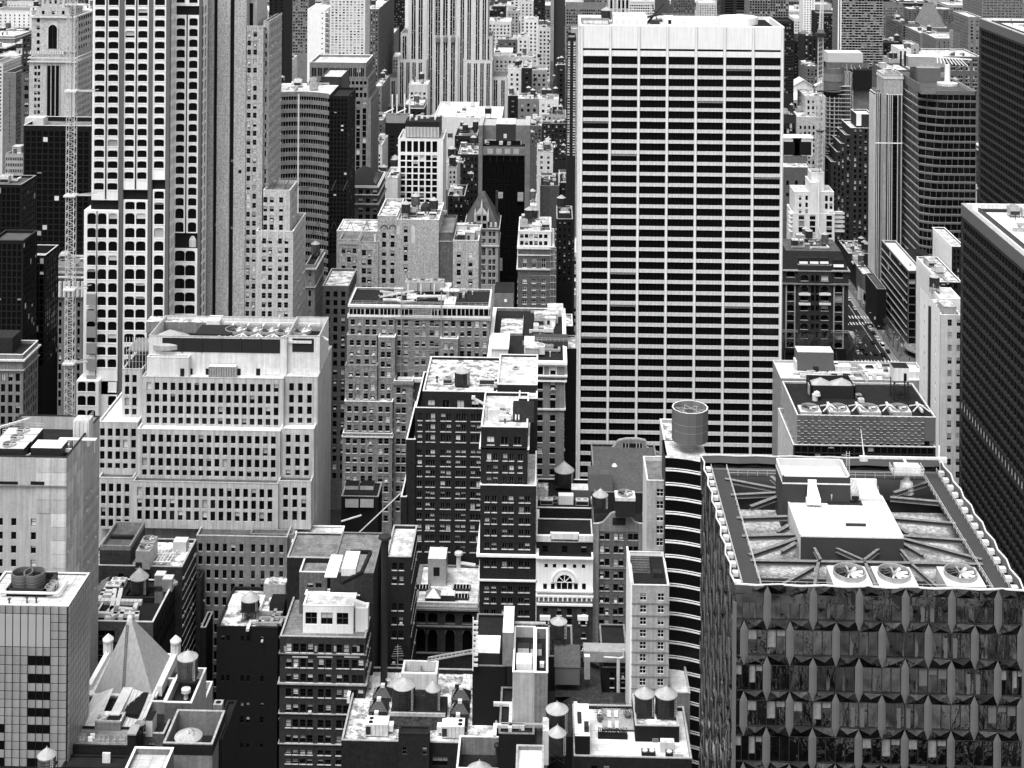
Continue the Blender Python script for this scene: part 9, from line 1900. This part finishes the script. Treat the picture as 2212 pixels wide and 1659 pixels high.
def street():
 TT(6)
 def g(u,v,z=0): x,y=G(u,v,z); return x,y
 xr,y0=g(1400,700); xk,_=g(1075,190); xr=(xr+xk)/2; xl=xr-24
 m=MB(); m.poly([(xl-200,600,.004),(xr+60,600,.004),(xr+60,760,.004),(xl-200,760,.004)],'asphalt'); m=MB()
 m.poly([(xl,560,.012),(xr,560,.012),(xr,1500,.012),(xl,1500,.012)],'asphalt'); struct('road',m)
 m=MB(); ya=g(1100,430)[1]; yb=g(1100,400)[1];
 m.box(xr,xr+14,560,ya,0,.14,'sidewalk'); m.box(xr,xr+14,yb+2,1500,0,.14,'sidewalk'); struct('pavement',m)
 m=MB(); m.poly([(xr-3.6,640,.02),(xr-.2,640,.02),(xr-.2,1200,.02),(xr-3.6,1200,.02)],'stone_grey');
 for x in(xr-3.7,xr-6.9): m.box(x-.12,x+.12,640,1200,.02,.024,'paint')
 for y in(ya-2,yb+1,g(1200,685)[1]):
  for i in range(14): x=xl+1+i*1.7; m.box(x,x+.7,y-2.4,y+2.4,.028,.032,'paint')
 for k in range(30):
  for x in(xl+7,xl+12): m.box(x-.1,x+.1,640+k*12,644+k*12,.028,.032,'paint')
 for k in range(10): m.box(xr-3.4+k*.02,xr-.4,660+k*9,660.5+k*9,.028,.032,'paint')
 struct('road_markings',m)
 def car(x,y,rz,mt,lab,L_=4.7,h=1.45,van=False,grp=None):
  T=Thing('parked_car' if not van else 'van',lab,'van' if van else 'car',grp,(x,y,0)); c,s=math.cos(rz),math.sin(rz)
  b=MB(); b.box(-.92,.92,-L_/2,L_/2,.3,.8,mt); b.box(-.9,.9,-L_/2+.1,L_/2-.1,.8,.9,mt); o=T.part('body',MB()) if False else obj('body',b.mesh('body'),T.e,(0,0,0),rz)
  b=MB(); y0,y1=(-L_*.45,L_*.3) if van else (-L_*.32,L_*.2); i=len(b.v)
  lo=[(-.85,y0,.9),(.85,y0,.9),(.85,y1,.9),(-.85,y1,.9)]; t=.12 if van else .5; hi=[(-.7,y0+t,h),(.7,y0+t,h),(.7,y1-t,h),(-.7,y1-t,h)]
  for k in range(4): b.poly([lo[k],lo[(k+1)%4],hi[(k+1)%4],hi[k]],'glass')
  b.poly(hi,mt); obj('cabin',b.mesh('cabin'),T.e,(0,0,0),rz)
  wm=MB(); wm.bar((-.11,0,0),(.11,0,0),.33,'rubber',12); me=wm.mesh('wheel')
  for sx in(-.85,.85):
   for sy in(-L_*.32,L_*.32): obj('wheel',me,T.e,(sx*c-sy*s,sx*s+sy*c,.33),rz)
 cs=[(1213,470,1,'white car third from the crossing in the avenue queue'),(1196,455,0,'black car first in the avenue queue after the crossing'),(1222,455,0,'dark car beside the first queued car'),(1237,505,0,'large dark car behind the white queued car'),(1262,540,1,'white car in the middle of the avenue queue'),(1275,560,1,'pale car close behind the middle white car'),(1330,625,0,'dark car near the lower crossing, right lane'),(1299,648,0,'dark car last in the avenue queue'),(1232,568,0,'dark grey car alone in the centre lane'),(1185,635,0,'dark car behind the bare branches'),(1136,630,1,'white car low behind the bare branches'),(1118,345,1,'white taxi with a roof light above the crossing'),(1078,285,1,'white car far up the avenue'),(1132,530,1,'white car beside the bus'),(1145,560,1,'white car behind the bus'),(1160,605,0,'dark car in the left lane low down'),(1247,640,0,'dark car beside the lower crossing'),(697,675,1,'white sport utility car at the foot of the studio building')]
 for u,v,c,lab in cs: x,y=g(u,v); car(x,y,0 if u>700 else math.pi/2,'car_white' if c else 'car_dark',lab,grp='cars on the avenue')
 x,y=g(1293,588); car(x,y,0,'car_white','white van in the avenue queue',5.6,2.2,True); x,y=g(1303,405); car(x,y,math.pi/2,'car_white','white van crossing the side street',5.6,2.2,True)
 x,y=g(1103,548); m=MB(); m.box(x-1.3,x+1.3,y-6,y+6,.5,3.1,'car_white'); m.box(x-1.32,x+1.32,y-5.8,y+5.8,1.5,2.5,'glass'); m.box(x-1.1,x+1.1,y-5,y+5,3.1,3.2,'stone_light'); one('city_bus',m,'white roofed bus in the left lane of the avenue behind branches','bus',(x,y,0))
 # pedestrians: one continuous tapered body each
 pm=MB(); n=8
 prof=[(.05,0),(.12,.02),(.10,.1),(.11,.45),(.16,.8),(.19,.95),(.17,1.15),(.22,1.38),(.2,1.46),(.07,1.5),(.07,1.54),(.1,1.6),(.11,1.68),(.08,1.76),(.02,1.79)]
 for (r,z) in prof:
  for k in range(n): t=2*math.pi*k/n; pm.v.append((r*1.25*math.cos(t) if .8<z<1.5 else r*math.cos(t),r*math.sin(t),z))
 for j in range(len(prof)-1):
  for k in range(n): pm.f.append((j*n+k,j*n+(k+1)%n,(j+1)*n+(k+1)%n,(j+1)*n+k)); pm.m.append('cloth' if prof[j][1]<1.5 else 'skin')
 me=pm.mesh('person')
 for i in range(70):
  if i<50: x=xr+1+R.random()*11; y=R.uniform(665,930)
  elif i<60: x=R.uniform(xl,xr); y=R.choice((ya-2,yb+1,g(1200,685)[1]))+R.uniform(-2,2)
  else: x=xr+R.random()*6; y=R.uniform(690,760)
  o=obj('person',me,None,(x,y,.14 if x>xr else .02)); tag(o,'person in dark clothes walking '+('on the avenue pavement' if x>xr else 'over an avenue crossing'),'person','people on the avenue pavement' if x>xr else 'people on the crossings')
 for i,(u,v) in enumerate(((1300,560),(1420,650),(1507,690),(1245,470),(1150,330),(1400,600))):
  x,y=g(u,v); m=MB(); m.bar((x,y,.1),(x,y,8.5),.13,'metal_dark',6,.08); m.bar((x,y,8.4),(x-2.4,y,8.8),.07,'metal_dark'); m.box(x-2.9,x-2.1,y-.2,y+.2,8.6,8.8,'metal_pale'); m.box(x-.4,x+.4,y-.05,y+.05,5,6.6,'white_trim'); one('street_lamp',m,'dark street lamp on the avenue pavement','street lamp',(x,y,0),'street lamps of the avenue')
 # flags
 for i,(u,v) in enumerate(((1170,235),(1205,265))):
  x,z_=P(u,v,835); m=MB(); m.bar((x+4,835,z_-4),(x-3,835,z_+4),.15,'metal_pale')
  for k in range(7): m.box(x-3+k*.75,x-3+k*.75+.38,834.9,835.3,z_-4+k*-.2,z_+3-k*.5,'white'); m.box(x-3+k*.75+.38,x-3+k*.75+.75,834.9,835.3,z_-4+k*-.2,z_+3-k*.5,'brick_dark')
  one('striped_flag',m,f"{['upper','lower'][i]} of two hanging flags with vertical stripes along the avenue",'flag',(x,835,z_))
 # bare trees
 def tree(x,y,h,lab,grp):
  T=Thing('bare_tree',lab,'tree',grp,(x,y,0)); tr=MB(); br=MB();
  def grow(p,d,l,r,k):
   q=p+d*l; (tr if k<2 else br).bar(p,q,r,'bark',5 if k<2 else 3,r*.7,cap=False)
   if k>=6: return
   for i in range(3 if k in(1,2,3,4) else 2):
    e=(d+Vector((R.uniform(-.75,.75),R.uniform(-.75,.75),R.uniform(-.1,.55)))).normalized(); grow(q,e,l*R.uniform(.62,.85),r*.62,k+1)
  grow(Vector((x,y,0)),Vector((R.uniform(-.06,.06),0,1)).normalized(),h*.26,.28,0)
  T.p['trunk']=tr; T.p['branches']=br; T.fin()
 for i,u in enumerate((650,712,758,800,850,905,950,985,1040,1090,1130)): x,y=g(u,700-R.random()*14); tree(x,y-6,R.uniform(19,24),'tall leafless tree in the row before the studio building','bare trees before the studio building')
 for i,(u,v) in enumerate(((1340,560),(1365,590),(1390,620),(1325,520))): x,y=g(u,v); tree(x,y,11,'small leafless street tree on the avenue pavement','small street trees on the avenue')
 m=MB()
 for k in range(9000):
  x=R.uniform(xl-95,xl-1); y=R.uniform(690,722); p_=Vector((x,y,R.random()*4)); d=Vector((R.uniform(-.4,.4),R.uniform(-.4,.4),R.uniform(-.3,.3))); m.poly([p_,p_+d,p_+Vector((d.y,-d.x,.2))],'leaf')
 o=obj('shrubbery',m.mesh('shrubbery')); tag(o,'dark shrubs under the leafless trees beside the avenue','shrubs',kind='stuff')
street()
def crane(u,v0,v1,Y,wpx,label,jib=None,t=1):
 TT(t); w_=M(wpx,Y)/2; T=Thing('tower_crane',label,'crane',None,(P(u,v1,Y)[0],Y,0)); x0,z0=P(u,v1,Y); x1,z1=P(u,v0,Y); z0=max(0,z0)
 sec=MB(); s=w_*2;
 for a in(-w_,w_):
  for b in(-w_,w_): sec.bar((a,b,0),(a,b,s),.13,'stone_light')
 for (p,q) in(((-w_,-w_),(w_,-w_)),((w_,-w_),(w_,w_)),((w_,w_),(-w_,w_)),((-w_,w_),(-w_,-w_))):
  sec.bar((*p,0),(*q,0),.07,'stone_light'); sec.bar((*p,0),(*q,s/2),.06,'stone_light'); sec.bar((*q,s/2),(*p,s),.06,'stone_light')
 sec.box(-.12,.12,-w_*.1,w_*.1,0,s,'stone_grey'); me=sec.mesh('mast_section'); z=z0
 while z<z1: T.inst('mast_section',me,(x0,Y,z)); z+=s
 return T,x0,w_
T,x,w_=crane(450,-30,2705,505,52,'tall white lattice crane mast rising in front of the far left towers')
for v,l in((588,110),(1265,105),(1872,70),(2350,72)):
 m=MB(); z=P(450,v,505)[1]; m.box(x-w_*1.5,x+w_*1.5,505-w_*1.4,505+w_*1.4,z-.3,z+.3,'white_trim'); m.bar((x+w_,505,z),(x+w_+M(l,505),508,z-.6),.3,'white_trim'); m.bar((x+w_,506,z),(x+w_+M(l,505),512,z-.6),.2,'stone_light'); T.part('wall_tie',m)
m=MB(); z=P(450,25,505)[1]; m.box(x-w_*1.6,x+w_*3.5,505-w_,505+w_,z-.4,z,'white_trim'); rail(m,[(x-w_*1.6,505-w_,z),(x+w_*3.5,505-w_,z)],1.2,1.2); T.part('platform',m)
m=MB(); m.box(x-w_*1.4,x+w_*1.4,505-w_*1.4,505+w_*1.4,0,P(450,2705,505)[1]+.3,'concrete'); T.part('base',m); T.fin(); FOOT.append((x-3,x+3,500,510))
T,x,w_=crane(888,240,1120,785,30,'white lattice tower crane with a steep jib, right of the banded slab',t=3)
m=MB(); z=P(890,225,785)[1]; m.box(x-w_*2,x+w_*2,785-w_*2,785+w_*2,z-1,z+1,'metal_dark'); m.box(x-w_*1.3,x+w_*1.3,785-w_,785+w_,z+1,z+3,'stone_grey'); T.part('slewing_platform',m)
m=MB(); zt=P(905,-60,785)[1]; xt=P(907,-60,785)[0]; n=26
for i in range(n):
 a,b=i/n,(i+1)/n; pa,pb=(x+(xt-x)*a,z+1+(zt-z)*a),(x+(xt-x)*b,z+1+(zt-z)*b); h=w_*(.9-.5*a)
 for s in(-1,1): m.bar((pa[0]+s*h,785,pa[1]),(pb[0]+s*h*.98,785,pb[1]),.22,'white_trim'); m.bar((pa[0]+s*h,785,pa[1]),(pb[0]-s*h,785,pb[1]),.13,'white_trim')
 m.bar((pa[0],787,pa[1]),(pb[0],787,pb[1]),.2,'white_trim')
T.part('jib',m)
for v in(590,848):
 m=MB(); z=P(888,v,785)[1]; m.box(x-w_*1.4,x+w_*1.4,785-w_*1.4,785+w_*1.4,z-.3,z+.3,'metal_dark'); m.bar((x+w_,785,z),(x+w_+14,797,z-1),.25,'metal_dark'); T.part('wall_tie',m)
T.fin();
# =========================================================== the rest of the city
def north():
 for i,(a,b,c,d,h,wl) in enumerate(((8,48,120,196,104,'stone_pale'),(52,92,130,198,88,'stone_grey'),(96,150,120,196,112,'stone_pale'),(-40,4,120,196,70,'stone_grey'))):
  T=Thing('office_building',f"{['tall pale','broad grey','large pale','low grey'][i]} office building behind the viewpoint, seen only in reflections",'office building'); K=dict(far=True,rec=.6,mix=(.6,.2,.2)); W=b-a; rw=[(4+4*k,6.6+4*k) for k in range(int(h/4)-2)]
  facade(T,(b,d),math.pi,W,h,0,autocols(W,5,3.2),rw,K,wl)
  for o,r_,w_ in(((a,c),0,W),((b,c),math.pi/2,d-c),((a,d),-math.pi/2,d-c)): facade(T,o,r_,w_,h,0,[],[],K,wl)
  T.mb('roof').poly([(a,c,h-.5),(b,c,h-.5),(b,d,h-.5),(a,d,h-.5)],'roof_white'); T.fin()
north()
TT(0)
def free(a,b,c,d,g=1.5): return not any(a<q[1]+g and b>q[0]-g and c<q[3]+g and d>q[2]-g for q in FOOT)
AV=[(-255,-235),(-20,0) if False else (-75,-62),(158,186),(420,445),(-480,-455)]
NM={'white_trim':'bright white','stone_light':'pale stone','stone_grey':'grey','brick_mid':'brown grey brick','brick_dark':'dark brick','stone_pale':'light grey','brick_tan':'tan brick'}
class FB_(Thing):
 def __init__(s): s.p={}; s.w=[]; s.loc=(0,0,0); s.last=None
FARB=FB_()
def CL(k,v):
 tpl(k,v); return TPL[(k,v,'b')]
cnt=0; y=640.
while y<3300 and cnt<560:
 dep=R.uniform(22,34) if y<1400 else R.uniform(30,60)
 x=-.40*y-30
 while x<.36*y+20:
  wd=R.uniform(14,32)*(1 if y<1500 else 1.6); x1=x+wd
  if not any(x<b and x1>a for a,b in AV) and free(x,x1,y,y+dep):
   h=R.uniform(16,42) if y<900 else R.choice((R.uniform(20,50),R.uniform(25,60),R.uniform(45,80)))
   if 150<x<215: h=min(h,26)
   c=proj(((x+x1)/2,y,h))
   back=proj(((x+x1)/2,y+dep,h))
   if c and -20<c[0]<2230 and c[1]>-15 and c[1]<1500 and not(y<1000 and 1690<c[0]<2000 and c[1]>455):
    wl=R.choice(('white_trim','stone_light','stone_grey','brick_mid','brick_dark','stone_pale','brick_tan','brick_mid','brick_dark','stone_light'))
    zone='left of the limestone skyscraper' if c[0]<820 else 'right of the limestone skyscraper' if c[0]<1250 else 'behind the banded slab' if c[0]<1690 else 'in the upper right district'
    lab=f"{'low' if h<30 else 'mid rise' if h<50 else 'tall'} {NM[wl]} building {zone}"; nearb='near' if y<1100 else 'middle' if y<1900 else 'far'
    far_=y>1500
    T=Thing('city_building',lab+f', {nearb} rows','building',lab+f', {nearb} rows') if not far_ else FARB
    W=wd; Hh=h; rw=[(z_,z_+2.1) for z_ in [3+3.8*i for i in range(int((h-5)/3.8))] if z_>h-34]; cc=autocols(W,R.choice((3.2,3.8,5.2)),R.choice((1.6,1.9,2.6)))
    K=dict(far=True,rec=.5,mix=(.75,.1,.15))
    facade(T,(x,y),0,W,h,0,cc,rw,K,wl); side=(x1,y,math.pi/2) if x1<0 else (x,y+dep,-math.pi/2)
    facade(T,side[:2],side[2],dep,h,0,autocols(dep,5,2) ,rw,K,wl); o2=(x,y+dep,-math.pi/2) if x1<0 else (x1,y,math.pi/2); facade(T,o2[:2],o2[2],dep,h,0,[],[],K,wl); facade(T,(x1,y+dep),math.pi,W,h,0,[],[],K,wl)
    rf=R.choice(('roof_white','roof_clean','roof_stained','roof_grey','roof_dark','roof_stained')); T.mb('roof').poly([(x,y,h-.9),(x1,y,h-.9),(x1,y+dep,h-.9),(x,y+dep,h-.9)],rf); ring(T,'coping',x,x1,y,y+dep,h-1.2,h+.15,.1,R.choice(('stone_light','stone_grey',wl)),.3)
    if R.random()<.5: ring(T,'cornice',x,x1,y,y+dep,h-2.6,h-1.8,.6,'stone_light',-.02)
    if not far_: T.fin()
    cnt+=1; FOOT.append((x,x1,y,y+dep))
    where='a roof '+('in the near rows' if y<1100 else 'in the far rows')
    nn=3 if y<1300 else 2
    for _ in range(nn):
     px_,py_=R.uniform(x+2.5,x1-2.5),R.uniform(y+3,y+dep-3); kd=R.choice(('bulkhead','bulkhead','air_unit','small_tank','duct_run','chimney','small_tank')) if y<1500 else R.choice(('bulkhead','small_tank'))
     if far_: FARB.mb('wall').add(CL(kd,R.randint(0,3)),(px_,py_,h-.9),0,1.6); continue
     put(kd,R.randint(0,3),px_,py_,h-.9,0,where+' '+zone,1.15 if y<1300 else 1.6)
  x=x1+R.choice((0.3,0.3,2,6))
 y+=dep+R.choice((3,16,4))
b=MB()
for q in FARB.p.values(): b.add(q,(0,0,0))
o=obj('distant_city',b.mesh('distant_city')); tag(o,'dense mass of far off city blocks along the top of the picture','city blocks',kind='stuff')
print('infill',cnt,'objects',len(bpy.data.objects))
